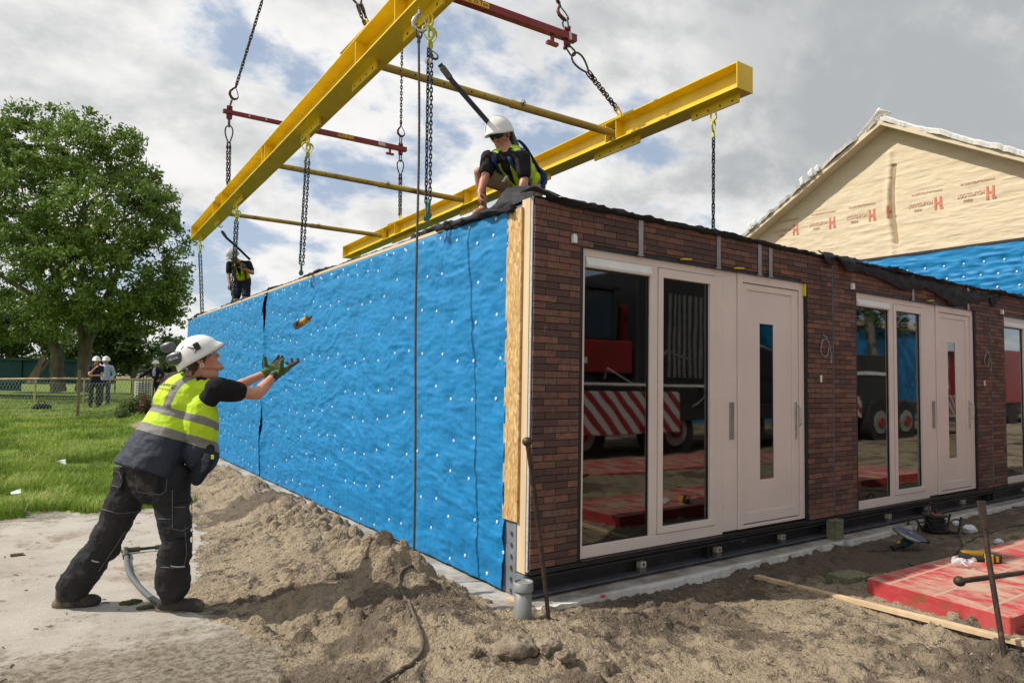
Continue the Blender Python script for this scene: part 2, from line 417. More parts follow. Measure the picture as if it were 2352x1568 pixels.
def soil_mat(name, dry, damp, dark, moss=None, bump=.6):
    m, nt, b = nt_new(name); g = NB(nt); v = g.co(False)
    a = g.attr('rnd').outputs['Fac']
    n1 = g.noise(v, 3.2, 10, .68); n2 = g.noise(v, 22, 6, .6); n4 = g.noise(v, 130, 3, .6)
    col = g.mix(g.ramp(n1, .38, .62), dry, tuple(x*.78 for x in dry))
    f = g.math('ADD', g.math('MULTIPLY', a, 1.0), g.math('MULTIPLY', g.math('SUBTRACT', n2, .5), .9))
    col = g.mix(g.ramp(f, .22, .68), col, damp)
    col = g.mix(g.ramp(g.noise(v, 5, 11, .8), .53, .63, 0, .85), col, dark)
    col = g.mix(g.ramp(n4, .3, .7, 0, .35), col, tuple(x*.55 for x in damp))
    if moss:
        col = g.mix(g.ramp(g.math('ADD', g.noise(v, 2.1, 9, .7), g.math('MULTIPLY', a, .06)), .6, .68), col, moss)
    nt.links.new(col, b.inputs['Base Color']); b.inputs['Roughness'].default_value = .95; b.inputs['Specular IOR Level'].default_value = .2
    vo = g('TexVoronoi'); vo.inputs['Scale'].default_value = 42; nt.links.new(v, vo.inputs['Vector']); vo2 = g('TexVoronoi'); vo2.inputs['Scale'].default_value = 105; nt.links.new(v, vo2.inputs['Vector'])
    h = g.math('SUBTRACT', g.noise(v, 30, 10, .75), g.math('ADD', g.math('MULTIPLY', vo.outputs['Distance'], .75), g.math('MULTIPLY', vo2.outputs['Distance'], .35)))
    nt.links.new(g.bump(h, bump, .022), b.inputs['Normal']); return m
m_sand = soil_mat('sand_soil', (.415, .33, .225), (.155, .12, .086), (.045, .037, .029), bump=.9)
m_lawn = soil_mat('lawn_earth', (.17, .25, .03), (.11, .17, .022), (.12, .12, .04))
def concrete_mat():
    m, nt, b = nt_new('old_concrete'); g = NB(nt); v = g.co(False)
    col = g.mix(g.ramp(g.noise(v, 1.4, 9, .7), .35, .7), (.47, .425, .36), (.35, .31, .26))
    col = g.mix(g.ramp(g.noise(v, 120, 3, .6), .4, .75, 0, .5), col, (.26, .23, .19))
    sand = g.noise(v, 1.9, 11, .72); col = g.mix(g.ramp(sand, .53, .64), col, (.24, .19, .135))
    col = g.mix(g.ramp(g.noise(v, 5.5, 11, .8), .59, .66), col, (.085, .065, .035))
    sp = g('SeparateXYZ'); nt.links.new(g.co(False), sp.inputs[0])
    near = g.math('ADD', g.math('MULTIPLY', g.math('SUBTRACT', sp.outputs[1], .85), -.30), g.math('MULTIPLY', g.math('ADD', sp.outputs[0], 2.6), -.05))    # grimier towards the south-west corner
    grit = g.ramp(g.noise(v, 26, 9, .8), .42, .62)
    back = g.math('MULTIPLY', g.math('MAXIMUM', g.math('SUBTRACT', sp.outputs[1], 4.0), 0), .32)
    col = g.mix(g.math('MULTIPLY', g.ramp(g.math('ADD', g.noise(v, 3.1, 11, .78), near), .56, .72), g.math('MULTIPLY_ADD', grit, .45, .55)), col, (.20, .16, .11))
    col = g.mix(g.math('MULTIPLY', g.ramp(g.math('ADD', g.noise(v, 4.4, 11, .8), back), .58, .68), g.math('MULTIPLY_ADD', grit, .7, .3)), col, (.075, .06, .022))
    col = g.mix(g.math('MULTIPLY', g.ramp(g.math('ADD', g.noise(v, 6, 11, .8), near), .62, .78), g.math('MULTIPLY_ADD', grit, .85, .15)), col, (.085, .066, .03))
    nt.links.new(col, b.inputs['Base Color']); b.inputs['Roughness'].default_value = .9
    h = g.math('ADD', g.noise(v, 70, 6, .7), g.math('MULTIPLY', g.noise(v, 6, 11, .82), 1.6))
    nt.links.new(g.bump(h, .6, .012), b.inputs['Normal']); return m
m_conc = concrete_mat()
sub_sheet('ground', REG == 0, m_sand)
sub_sheet('concrete_pavement', REG == 1, m_conc)
sub_sheet('lawn_ground', REG == 2, m_lawn)
def gh(x, y): return float(Hg(np.array([x]), np.array([y]))[0])

# foundation slab with a broken, whitish lip
def slab():
    ex = np.arange(-.27, 24, .03); f = -.165+.06*fb2(ex, ex*0, 2.2, 5, 5)+.05*fb2(ex, ex*0, 13, 5, 6)
    ey = np.arange(-.1, 14.7, .04); lx = -.27+.03*fb2(ey*0, ey, 3, 4, 8)
    pts = [(x, y) for x, y in zip(ex, f)]+[(24, 14.7)]+[(x, y) for x, y in zip(lx[::-1], ey[::-1])]
    n = len(pts); v = [(x, y, -.04) for x, y in pts]+[(x+(.01), y+.0, -.26) for x, y in pts]
    fs = [tuple(range(n)), tuple(range(2*n-1, n-1, -1))]+[(k, n+k, n+(k+1) % n, (k+1) % n) for k in range(n)]
    m, nt, b = nt_new('slab_concrete'); g = NB(nt); vv = g.co(False)
    col = g.mix(g.ramp(g.noise(vv, 2.5, 9, .7), .4, .62), (.40, .38, .34), (.22, .19, .155))
    sp = g('SeparateXYZ'); nt.links.new(vv, sp.inputs[0])
    edge = g.math('ADD', sp.outputs[1], g.math('MULTIPLY', g.noise(vv, 14, 8, .7), .08))
    col = g.mix(g.ramp(edge, -.05, -.12), col, (.62, .60, .57))
    col = g.mix(g.ramp(g.noise(vv, 19, 8, .75), .6, .72), col, (.12, .10, .08))
    nt.links.new(col, b.inputs['Base Color']); b.inputs['Roughness'].default_value = .9
    nt.links.new(g.bump(g.noise(vv, 60, 6, .7), .4, .006), b.inputs['Normal'])
    o = mesh_obj('foundation_slab', v, fs, m); o['kind'] = 'structure'
slab()
# ---------------------------------------------------------------- materials for the buildings
m_blue = None
def blue_mat():
    m, nt, b = nt_new('blue_breather_membrane'); g = NB(nt); v = g.co(False)
    col = g.mix(g.ramp(g.noise(g.co(False, (1, 1, 2.5)), 1.6, 8, .65), .3, .7), (.008, .205, .465), (.005, .165, .39))
    col = g.mix(g.ramp(g.noise(v, 260, 3, .6), .4, .8, 0, .35), col, (.04, .30, .56))
    col = g.mix(g.ramp(g.noise(g.co(False, (1, 1, .3)), 3.3, 9, .75), .66, .74, 0, .35), col, (.12, .28, .42))
    nt.links.new(col, b.inputs['Base Color']); b.inputs['Roughness'].default_value = .55; b.inputs['Specular IOR Level'].default_value = .3
    h = g.math('ADD', g.noise(g.co(False, (1, 1, 1.9)), 9, 7, .62, .4), g.math('MULTIPLY', g.noise(v, 240, 2, .6), .03))
    nt.links.new(g.bump(h, .30, .014), b.inputs['Normal']); return m
m_blue = blue_mat()
m_washer = M('white_plastic', (.85, .86, .87), (.78, .79, .8), rough=.5)
m_black = M('black_rubber', (.014, .014, .015), (.022, .022, .023), sc=5, rough=.72, bump=.4, bsc=40, c3=(.07, .066, .06), sc3=7, t3=(.68, .80), spec=.25)
m_trim = M('black_trim', (.012, .012, .014), rough=.5)
m_timber = M('planed_timber', (.68, .53, .33), (.61, .46, .28), sc=3, st=(6, 6, .35), rough=.7, obj=False, c3=(.35, .20, .09), sc3=9, t3=(.70, .76))
m_osb = None
def osb():
    m, nt, b = nt_new('strand_board'); g = NB(nt)
    vo = g('TexVoronoi'); vo.inputs['Scale'].default_value = 55; nt.links.new(g.co(False, (1, 1.4, .45), (.5, 0, 0)), vo.inputs['Vector'])
    hs = g('SeparateColor'); nt.links.new(vo.outputs['Color'], hs.inputs[0])
    col = g.mix(hs.outputs[0], (.62, .40, .16), (.38, .21, .07)); col = g.mix(g.ramp(hs.outputs[1], .7, .9, 0, .7), col, (.74, .55, .30))
    col = g.mix(g.ramp(g.noise(g.co(False), 18, 6, .7), .62, .7), col, (.25, .12, .04))
    nt.links.new(col, b.inputs['Base Color']); b.inputs['Roughness'].default_value = .6
    nt.links.new(g.bump(hs.outputs[2], .3, .003), b.inputs['Normal']); return m
m_osb = osb()
m_insul = M('grey_foam_strip', (.50, .51, .52), (.40, .41, .43), sc=30, rough=.8, obj=False, c3=(.12, .12, .12), sc3=45, t3=(.66, .7))
def brick_mat():
    m, nt, b = nt_new('brown_brick'); g = NB(nt); v = g.co(False)
    a = g.attr('rnd').outputs['Fac']
    c = g('ValToRGB'); nt.links.new(a, c.inputs[0]); e = c.color_ramp.elements
    e[0].color = (.070, .040, .034, 1); e[1].color = (.27, .115, .066, 1)
    for p, q in ((.2, (.10, .053, .043, 1)), (.45, (.17, .083, .060, 1)), (.7, (.205, .094, .063, 1)), (.85, (.17, .11, .09, 1))):
        k = e.new(p); k.color = q
    col = g.mix(g.ramp(g.noise(v, 21, 8, .7), .35, .7, 0, .8), c.outputs[0], (.085, .045, .038))
    col = g.mix(g.ramp(g.noise(g.co(False, (1, 1, .5)), 13, 10, .8), .57, .70, 0, .6), col, (.33, .24, .21))
    nt.links.new(col, b.inputs['Base Color']); b.inputs['Roughness'].default_value = .85
    nt.links.new(g.bump(g.noise(v, 90, 6, .75), .7, .005), b.inputs['Normal']); return m
m_brick = brick_mat()
m_mortar = M('dark_joint', (.018, .016, .016), rough=.95)
m_frame = M('blush_grey_lacquer', (.72, .625, .565), (.68, .59, .535), sc=2, rough=.42, obj=False, bump=.12, bsc=700, bdist=.0006, c3=(.66, .62, .60), sc3=5, t3=(.70, .78))
m_panel = M('blush_grey_panel', (.73, .635, .575), (.69, .60, .545), sc=2, rough=.38, obj=False, c3=(.70, .67, .64), sc3=4, t3=(.66, .72))
m_white = M('white_lacquer', (.78, .78, .75), (.7, .7, .67), rough=.4)
m_grey = M('grey_metal', (.34, .33, .32), (.27, .26, .26), rough=.4, metal=.5)
m_steel = M('dark_primed_steel', (.028, .028, .03), (.02, .02, .022), sc=6, rough=.5, metal=.2, obj=False, c3=(.16, .14, .11), sc3=8, t3=(.6, .72))
m_steel2 = M('grey_primed_steel', (.12, .125, .14), (.08, .085, .1), sc=6, rough=.5, metal=.2, obj=False)
m_chrome = M('brushed_steel', (.55, .55, .55), (.45, .45, .45), rough=.3, metal=.9)
m_yel = M('yellow_plastic', (.72, .55, .02), (.6, .45, .02), rough=.5)
m_lug = M('pale_lug', (.42, .37, .29), (.33, .29, .23), rough=.7)
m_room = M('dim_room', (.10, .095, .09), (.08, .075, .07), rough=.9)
m_shell = M('timber_shell', (.40, .30, .18), (.33, .24, .14), rough=.9)
def glass_mat(name, tint, refl):
    m = bpy.data.materials.new(name); m.use_nodes = True; nt = m.node_tree; nt.nodes.clear(); g = NB(nt)
    o = g('OutputMaterial'); mx = g('MixShader'); tr = g('BsdfTransparent'); gl = g('BsdfGlossy'); fr = g('Fresnel')
    fr.inputs['IOR'].default_value = 1.52; gl.inputs['Roughness'].default_value = .025; tr.inputs['Color'].default_value = (*tint, 1)
    gl.inputs['Color'].default_value = (.93, .96, .95, 1)
    nt.links.new(g.math('MINIMUM', g.math('MULTIPLY_ADD', fr.outputs[0], refl, .03), 1.), mx.inputs[0])
    bp = g('Bump'); bp.inputs['Strength'].default_value = .025; bp.inputs['Distance'].default_value = .05
    nt.links.new(g.noise(g.co(False), 1.3, 2), bp.inputs['Height']); nt.links.new(bp.outputs[0], gl.inputs['Normal'])
    nt.links.new(tr.outputs[0], mx.inputs[1]); nt.links.new(gl.outputs[0], mx.inputs[2]); nt.links.new(mx.outputs[0], o.inputs[0]); return m
m_glass = glass_mat('double_glazing', (.50, .52, .51), 2.1)
m_glassd = glass_mat('tinted_glazing', (.10, .12, .16), 1.6)

W = 4.0322; ZT = 2.9472; FY = .035
OX0, OX1, OZ0, OZ1 = .450, 3.552, .192, 2.664
def fx(x): return x+(x+3.0134)/4.0806*FY
def fz(z): return z+(z-1.5701)/4.0806*FY
def bricks(mb, x0, seed, x_lo, x_hi, end_face):
    rs = np.random.RandomState(seed); ch = (ZT-.19)/53; bl = .2375
    mb.box((x0+x_lo, .012, .19), (x0+OX0, .06, ZT), 1); mb.box((x0+OX1, .012, .19), (x0+x_hi, .06, ZT), 1); mb.box((x0+OX0, .012, OZ1), (x0+OX1, .06, ZT), 1)
    for r in range(53):
        z0 = .19+r*ch+.003; z1 = .19+(r+1)*ch-.003
        off = (r % 2)*bl/2+(0 if r % 4 < 2 else .012); x = x_lo-off
        while x < x_hi-.004:
            a, b_ = x+.003, x+bl-.003; x += bl
            segs = [(max(a, x_lo), min(b_, x_hi))]
            if z1 < OZ1+.01: segs = [(max(a, x_lo), min(b_, OX0)), (max(a, OX1), min(b_, x_hi))]
            for s0, s1 in segs:
                if s1-s0 < .012: continue
                t = rs.rand(); t = t if rs.rand() > .18 else t*.25
                j = rs.uniform(-.0015, .0015, 3); zj0 = max(z0, OZ1+.002) if (s0 > OX0-.01 and s1 < OX1+.01 and z0 < OZ1 and z1 > OZ1) else z0
                mb.box((x0+s0, j[0], zj0+j[1]*.5), (x0+s1, .02, z1+j[2]*.5), 0, t)

def module(i, label, side=False):
    x0 = i*W; T = thing('prefab_module', label, 'building module', (x0, 0, 0), 'brick fronted prefab modules in a row')
    xl = .004 if i == 0 else .016; xh = W-.016
    mb = MB(); bricks(mb, x0, 100+i, xl, xh, side); mb.build('brick_facade', [m_brick, m_mortar], T, attr=True)
    # shell: floor, sides, back, ceiling
    mb = MB(); L = 14.23; e = .02
    mb.box((x0+e, .06, .19), (x0+.16, L, 2.90)); mb.box((x0+W-.16, .06, .19), (x0+W-e, L, 2.90)); mb.box((x0+.16, L-.14, .19), (x0+W-.16, L, 2.90))
    mb.box((x0+.16, .06, .155), (x0+W-.16, L, .188)); mb.box((x0+e, .06, 2.905), (x0+W-e, L, ZT-.005))
    mb.box((x0+.16, .06, .19), (x0+OX0, .16, 2.90)); mb.box((x0+OX1, .06, .19), (x0+W-.16, .16, 2.90)); mb.box((x0+OX0, .06, OZ1), (x0+OX1, .16, 2.90))
    mb.build('timber_shell', m_shell, T)
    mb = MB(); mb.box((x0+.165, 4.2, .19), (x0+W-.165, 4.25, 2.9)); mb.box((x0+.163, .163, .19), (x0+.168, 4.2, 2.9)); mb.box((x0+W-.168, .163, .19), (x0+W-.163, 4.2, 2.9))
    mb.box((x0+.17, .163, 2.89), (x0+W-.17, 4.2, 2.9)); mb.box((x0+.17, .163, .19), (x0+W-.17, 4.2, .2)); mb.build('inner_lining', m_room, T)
    # black trim round the opening
    mb = MB(); y0, y1 = .006, .06
    mb.box((x0+OX0+.002, y0, OZ0), (x0+OX0+.038, y1, OZ1-.002)); mb.box((x0+OX1-.022, y0, OZ0), (x0+OX1-.002, y1, OZ1-.002)); mb.box((x0+OX0+.038, y0, OZ1-.03), (x0+OX1-.022, y1, OZ1-.002))
    mb.box((x0+OX0+.038, -.012, OZ0-.012), (x0+OX1-.022, y1, OZ0-.002)); mb.build('opening_trim', m_trim, T)
    X = lambda a: x0+fx(a)
    # window
    mb = MB(); y = FY; D = .085
    zb, zt = fz(.205), fz(2.625)
    mb.box((X(.462), y, zb), (X(.502), D, zt)); mb.box((X(.502), y, fz(2.562)), (X(2.178), D, zt)); mb.box((X(.502), y, zb), (X(2.178), D, fz(.298)))
    mb.box((X(1.232), y, fz(.298)), (X(1.322), D, fz(2.562))); mb.box((X(2.07), y, fz(.298)), (X(2.178), D, fz(2.562)))
    wf = mb.build('window_frame', m_frame, T, .003)
    mb = MB(); ys = y-.010          # opening sash, slightly proud
    mb.ring(X(1.328), X(2.064), fz(.303), fz(2.556), X(1.385), X(2.0), fz(.358), fz(2.478), ys, D)
    sh = mb.build('sash', m_frame, wf, .003)
    for nm, a, b_, c, d in (('glass_pane', .503, 1.231, .299, 2.47), ('glass_pane', 1.386, 1.999, .359, 2.477)):
        q = MB(); q.box((X(a), .060, fz(c)), (X(b_), .064, fz(d))); q.build(nm, m_glass, wf)
        q = MB(); gw = .010
        q.box((X(a), .052, fz(c)), (X(a)+gw, .0595, fz(d))); q.box((X(b_)-gw, .052, fz(c)), (X(b_), .0595, fz(d)))
        q.box((X(a)+gw, .052, fz(c)), (X(b_)-gw, .0595, fz(c)+gw)); q.box((X(a)+gw, .052, fz(d)-gw), (X(b_)-gw, .0595, fz(d))); q.build('gasket', m_trim, wf)
    mb = MB(); za, zc = fz(2.474), fz(2.558)
    mb.prism([(.06, za), (y-.020, za), (y-.028, za+.018), (y-.008, zc-.012), (y-.008, zc), (.06, zc)], (X(.505), 0, 0), (0, 1, 0), (0, 0, 1), (1, 0, 0), X(1.23)-X(.505)); mb.build('vent_strip', m_white, wf)
    # flat panel with rivets and a slim grille
    mb = MB(); mb.box((X(2.184), y+.006, fz(.222)), (X(2.396), D, fz(2.628)))
    for xx in (2.20, 2.378):
        for z in (.45, .78, 1.1, 1.42, 1.75, 2.08, 2.42): mb.cyl((X(xx), y+.0065, z), (X(xx), y+.002, z), .006, 8, 1)
    pn = mb.build('cover_panel', [m_panel, m_frame], T, .002)
    mb = MB(); mb.box((X(2.285), y-.006, 1.055), (X(2.345), y+.006, 1.40)); mb.build('slim_grip', m_grey, pn, .003)
    # door
    mb = MB(); mb.box((X(2.402), y-.006, fz(.222)), (X(2.478), D, fz(2.628))); mb.box((X(3.395), y-.006, fz(.222)), (X(3.472), D, fz(2.628))); mb.box((X(2.478), y-.006, fz(2.545)), (X(3.395), D, fz(2.628)))
    mb.box((X(2.478), y-.006, fz(.222)), (X(3.395), D, fz(.25))); df = mb.build('door_frame', m_frame, T, .003)
    mb = MB(); yl = y+.006; a0, a1, c0, c1 = X(2.484), X(3.389), fz(.262), fz(2.538)
    gx0, gx1, gz0, gz1 = X(2.765), X(2.99), fz(.655), fz(2.165)
    p0, p1, q0, q1 = X(2.552), X(3.285), fz(.36), fz(2.478)
    mb.ring(a0, a1, c0, c1, p0, p1, q0, q1, yl, D)
    yy = yl+.011
    mb.ring(p0, p1, q0, q1, gx0, gx1, gz0, gz1, yy, D)
    dr = mb.build('door', m_frame, T, .003)
    q = MB(); q.box((gx0, yy+.008, gz0), (gx1, yy+.012, gz1)); q.build('glass_pane', m_glassd, dr)
    mb = MB(); hx = X(3.338); mb.box((hx-.016, yl-.008, 1.02), (hx+.016, yl, 1.40)); mb.tube([(hx, yl-.008, 1.36), (hx, yl-.05, 1.36), (hx+.006, yl-.056, 1.33), (hx+.01, yl-.052, 1.18), (hx+.002, yl-.03, 1.16)], .011, 8)
    mb.cyl((hx, yl-.008, 1.08), (hx, yl-.016, 1.08), .011, 10); mb.build('handle', m_chrome, dr, .002)
    mb = MB(); mb.box((X(2.18), D+.002, .21), (X(3.47), D+.02, 2.64)) if False else mb.box((X(2.18), D+.002, .21), (gx0-.01, D+.02, 2.64)); mb.box((gx1+.01, D+.002, .21), (X(3.47), D+.02, 2.64)); mb.build('dark_gap_backing', m_trim, T)  # black sheet added behind panel and door so their gaps read as shade
    # steel base
    mb = MB(); za, zc = -.012, .188
    mb.box((x0+.012, .11, za+.012), (x0+W-.012, .118, zc-.04), 0); mb.box((x0+.012, .004, zc-.04), (x0+W-.012, .15, zc-.006), 0)
    mb.box((x0+.012, .012, za), (x0+W-.012, .12, za+.012), 1); mb.box((x0+.012, .018, zc-.075), (x0+W-.012, .05, zc-.055), 0)
    for xx in (.05, 2.02, W-.08): mb.box((x0+xx, .03, za+.012), (x0+xx+.012, .11, zc-.04), 0)
    bf = mb.build('base_frame', [m_steel, m_steel2], T)
    for xx in (1.15, 2.12, 3.1):
        q = MB(); q.box((x0+xx, .012, .045), (x0+xx+.065, .06, .09), 0); q.cyl((x0+xx+.035, .012, .068), (x0+xx+.035, .009, .068), .012, 10, 1)
        q.box((x0+xx-.005, .016, .0), (x0+xx+.07, .058, .045), 2); q.build('lifting_lug', [m_lug, m_trim, m_steel2], bf)
    # tape straps, shims, small white cap
    for xx in ((1.11, 2.12, 2.74, 2.915) if i == 0 else (1.78, 3.32)):
        q = MB(); z0 = 2.645; q.box((x0+xx-.027, -.008, z0), (x0+xx+.027, -.004, 2.975)); q.box((x0+xx-.035, -.014, z0-.012), (x0+xx+.028, .01, z0)); q.build('strap', m_grey, T)
    for xx in ((1.66, 2.4) if i == 0 else (2.2,)):
        q = MB(); q.prism([(-.055, -.007), (.06, .004), (.06, .016), (-.055, .008)], (x0+xx, -.035, 2.662), (1, 0, 0), (0, 0, 1), (0, 1, 0), .035); q.build('yellow_shim', m_yel, T)
    q = MB(); q.box((X(3.452), -.002, 2.50), (X(3.474), .03, 2.625)); q.build('yellow_shim', m_yel, T) if i == 0 else None
    q = MB(); q.box((x0+.355, -.035, 2.645), (x0+.393, 0, 2.70)); q.box((x0+.358, -.03, 2.70), (x0+.390, 0, 2.715)); q.build('white_cap', m_white, T, .004)
    q = MB(); q.box((x0+3.77, -.012, 1.605), (x0+3.80, 0, 1.68)); q.build('bell_push', m_white, T, .004)
    q = MB(); c = V((x0+3.84, -.018, 1.97)); q.tube([c+V((.075*math.cos(t), -.004*math.sin(3*t), .095*math.sin(t))) for t in np.linspace(0, 2*PI, 25)[:-1]], .006, 6, closed=True)
    q.tube([c+V((0, .02, .14)), c+V((.01, -.01, .12)), c+V((.07, -.012, .03)), c+V((.085, -.015, -.04)), c+V((.11, -.01, -.07)), c+V((.10, -.01, -.16))], .006, 6); q.build('cable_loop', m_grey, T)
    if i: q = MB(); q.cyl((x0, .004, .2), (x0, .004, 2.93), .010, 8); q.build('joint_strip', m_steel2, T)
    return T
labels = ['red brown brick module with blue wrapped side standing at the corner of the slab',
          'brick module under the long drooping black flap, second from the blue side',
          'brick module cut by the picture edge, third from the blue side',
          'brick module beyond the third one, only its roof edge in line']
MODS = [module(i, labels[i]) for i in range(3)]
T0 = MODS[0]

# ---- side wall of the corner module
ZB, ZS = -.018, 2.925
mb = MB(); mb.box((-.004, .021, .17), (.018, .044, 2.965)); mb.build('foam_strip', m_insul, T0)
mb = MB(); mb.box((-.010, .046, .15), (.018, .150, 2.955)); mb.build('corner_post', m_timber, T0, .002)
mb = MB(); mb.box((-.030, .128, .515), (-.012, .325, 2.895)); mb.build('board_strip', m_osb, T0)
mb = MB(); mb.box((-.008, .152, -.035), (.02, .33, 2.92)); mb.box((-.014, .157, -.035), (-.008, .19, .5)); mb.box((-.02, .044, -.03), (.02, .15, .14), 0)
for z in np.arange(0, .5, .085): mb.cyl((-.008, .225, z), (-.026, .225, z), .017, 6, 1)
mb.build('steel_column', [M('blue_grey_column', (.20, .22, .25), (.15, .165, .19), rough=.5, obj=False), m_grey], T0)
mb = MB(); mb.box((-.012, .33, 2.928), (.02, 14.23, 2.958)); mb.box((-.010, 14.18, -.03), (.02, 14.236, 2.92)); mb.build('edge_batten', m_timber, T0)
mb = MB(); mb.box((-.002, .335, -.035), (.018, 14.17, 2.926)); mb.build('seam_shade_sheet', m_trim, T0)  # black sheet stands in for the shade in the open membrane seam

rs = np.random.RandomState(5); WASH = []
for r in range(9):
    z = .13+r*.335
    y = .40+(.0 if r % 2 else .10)
    while y < 14.1:
        if rs.rand() > .16 and abs(y-7.2) > .12: WASH.append((y+rs.uniform(-.05, .05), min(2.87, z+rs.uniform(-.06, .06)+(.05 if int(y/1.25) % 2 else -.05))))
        y += .30+(.06 if rs.rand() > .6 else 0)
y = .5
while y < 14.1: WASH.append((y, 2.875)); y += .42
for z in np.arange(.25, 2.7, .31): WASH.append((.315, z+rs.uniform(-.05, .05)))
WASH = np.array(WASH)
def sheet(y0, y1, name, seed, lift):
    ny = int((y1-y0)/.0145); ys = np.linspace(y0, y1, ny); zs = np.linspace(ZB, ZS, 210); YY, ZZ = np.meshgrid(ys, zs)
    P = lambda a, b, s, o, rd=False: fbm(np.stack([YY.ravel()*a, ZZ.ravel()*b, np.full(YY.size, seed*3.1)], 1), o, s, ridge=rd).reshape(YY.shape)
    warp = P(.8, .8, 3, 3)*.35
    h = .020+.0095*fbm(np.stack([(YY.ravel())*1.2, (ZZ+warp).ravel()*7.5, np.zeros(YY.size)], 1), 4, 7, ridge=True).reshape(YY.shape)
    h += .0045*P(5, 15, 9, 4, True)+.0042*P(9, 30, 49, 3, True)+.010*P(1.1, 1.4, 13, 3)+.0012*P(28, 34, 15, 3)+.012*np.clip(P(2.2, 7.5, 19, 3, True)-.25, 0, 1)**1.5*(P(.7, .9, 27, 2) > -.1)+.010*np.clip(P(6.5, 3.0, 37, 3, True)-.3, 0, 1)**1.3
    nx_ = P(3.1, 3.1, 23, 3)
    for k, (wy, wz) in enumerate(WASH):
        if wy < y0-.3 or wy > y1+.3: continue
        a = np.searchsorted(ys, wy-.22); b = np.searchsorted(ys, wy+.22); c = np.searchsorted(zs, wz-.22); d = np.searchsorted(zs, wz+.22)
        if b <= a or d <= c: continue
        dy = YY[c:d, a:b]-wy; dz = ZZ[c:d, a:b]-wz; r = np.hypot(dy, dz)+1e-6; th = np.arctan2(dz, dy)
        pr = rs.rand(); g1 = np.exp(-(r/.075)**2)
        rad = np.sin(th*(5+int(pr*5))+pr*9+4*nx_[c:d, a:b])*np.exp(-(r/.10)**1.5)*np.clip(r/.03, 0, 1)
        h[c:d, a:b] = h[c:d, a:b]*(1-.6*g1)+.0035*g1*0+(.008 if pr > .8 else .0022)*rad
    h = np.maximum(h, .002)
    edge = sstep(ZS-.03, ZS, ZZ); h = h*(1-edge)+.004*edge
    if lift == 'far': e = np.exp(-(y1-YY)/.09)*.5*(1+P(.01, 2.3, 33, 2)); h = h+e*.07
    if lift == 'near': e = np.exp(-(YY-y0)/.07)*.5*(1+P(.01, 3.0, 43, 2)); h = h+e*.05
    shift = (YY*0)
    if lift == 'far': shift = sstep(y1-.6, y1, YY)*(.085*fbm(np.stack([ZZ.ravel()*1.3, np.full(YY.size, 2.2), np.zeros(YY.size)], 1), 3, 5).reshape(YY.shape)-.03)
    if lift == 'near': shift = -sstep(y0+.5, y0, YY)*(.05*fbm(np.stack([ZZ.ravel()*1.8, np.full(YY.size, 7.2), np.zeros(YY.size)], 1), 3, 9).reshape(YY.shape)-.02)
    zz = ZZ-(.03*np.abs(fb2(ys, ys*0, 1.6, 3, seed+7)))[None, :]*(1-sstep(ZB, ZB+.25, ZZ))*.6
    v = np.stack([-.006-h, YY+shift, zz], -1).reshape(-1, 3); n1 = len(ys); n2 = len(zs); I = np.arange(n1*n2).reshape(n2, n1)
    F = np.stack([I[:-1, :-1], I[1:, :-1], I[1:, 1:], I[:-1, 1:]], -1).reshape(-1, 4).tolist()
    o = mesh_obj(name, v, F, m_blue, T0, smooth=True)
    sd = o.modifiers.new('t', 'SOLIDIFY'); sd.thickness = .0015
    return ys, zs, h
SH = [sheet(.305, 7.16, 'blue_membrane', 1, 'far'), sheet(7.235, 14.22, 'blue_membrane', 2, 'near')]
order = np.argsort(WASH[:, 0]); many = MB()
for k, j in enumerate(order):
    wy, wz = WASH[j]; ys, zs, h = SH[0] if wy < 7.2 else SH[1]
    hh = h[min(len(zs)-1, np.searchsorted(zs, wz)), min(len(ys)-1, np.searchsorted(ys, wy))]
    t = many if k >= 100 else MB()
    r = .0142; c = V((-.006-hh-.002, wy, wz))
    t.cone(c, c+V((-.004, 0, 0)), r, r*.85, 10, 0, sm=False); 
    if k < 100: t.cyl(c+V((-.004, 0, 0)), c+V((-.0055, 0, 0)), .0045, 6, 1); t.build('washer', [m_washer, m_grey], T0)
o = many.build('washers', [m_washer], T0); o['kind'] = 'stuff'

# ---- roof sheets with crumpled edges
def crumple(path, rr, name, parent, seed, n=10, hgt=1.0, step=.035, prof=None):
    pts = []; path = [V(p) for p in path]
    for a, b in zip(path[:-1], path[1:]):
        k = max(2, int((b-a).length/step)); pts += [a.lerp(b, i/k) for i in range(k)]
    pts.append(path[-1]); vs = []; N = len(pts)
    s = np.cumsum([0]+[(pts[i+1]-pts[i]).length for i in range(N-1)])
    A = fb2(s, s*0, 1.4, 4, seed); B = fb2(s, s*0, 5.5, 3, seed+3); C = fb2(s, s*0, 2.6, 4, seed+5)
    for i, p in enumerate(pts):
        t = (pts[min(i+1, N-1)]-pts[max(i-1, 0)]).normalized(); sx = t.cross(V((0, 0, 1))).normalized()
        r0 = rr*(1+.9*A[i]+.5*B[i]); r0 = max(r0, rr*.25)
        for k in range(n):
            a = 2*PI*k/n; q = 1+.35*math.sin(3*a+C[i]*9)+.25*math.sin(5*a+B[i]*12)
            vs.append(p+sx*(math.cos(a)*r0*1.5*q)+V((0, 0, 1))*(math.sin(a)*r0*hgt*q+A[i]*rr*.8))
    fs = [(i*n+k, i*n+(k+1) % n, (i+1)*n+(k+1) % n, (i+1)*n+k) for i in range(N-1) for k in range(n)]+[tuple(range(n-1, -1, -1)), tuple(range((N-1)*n, N*n))]
    return mesh_obj(name, vs, fs, m_black, parent, smooth=True)
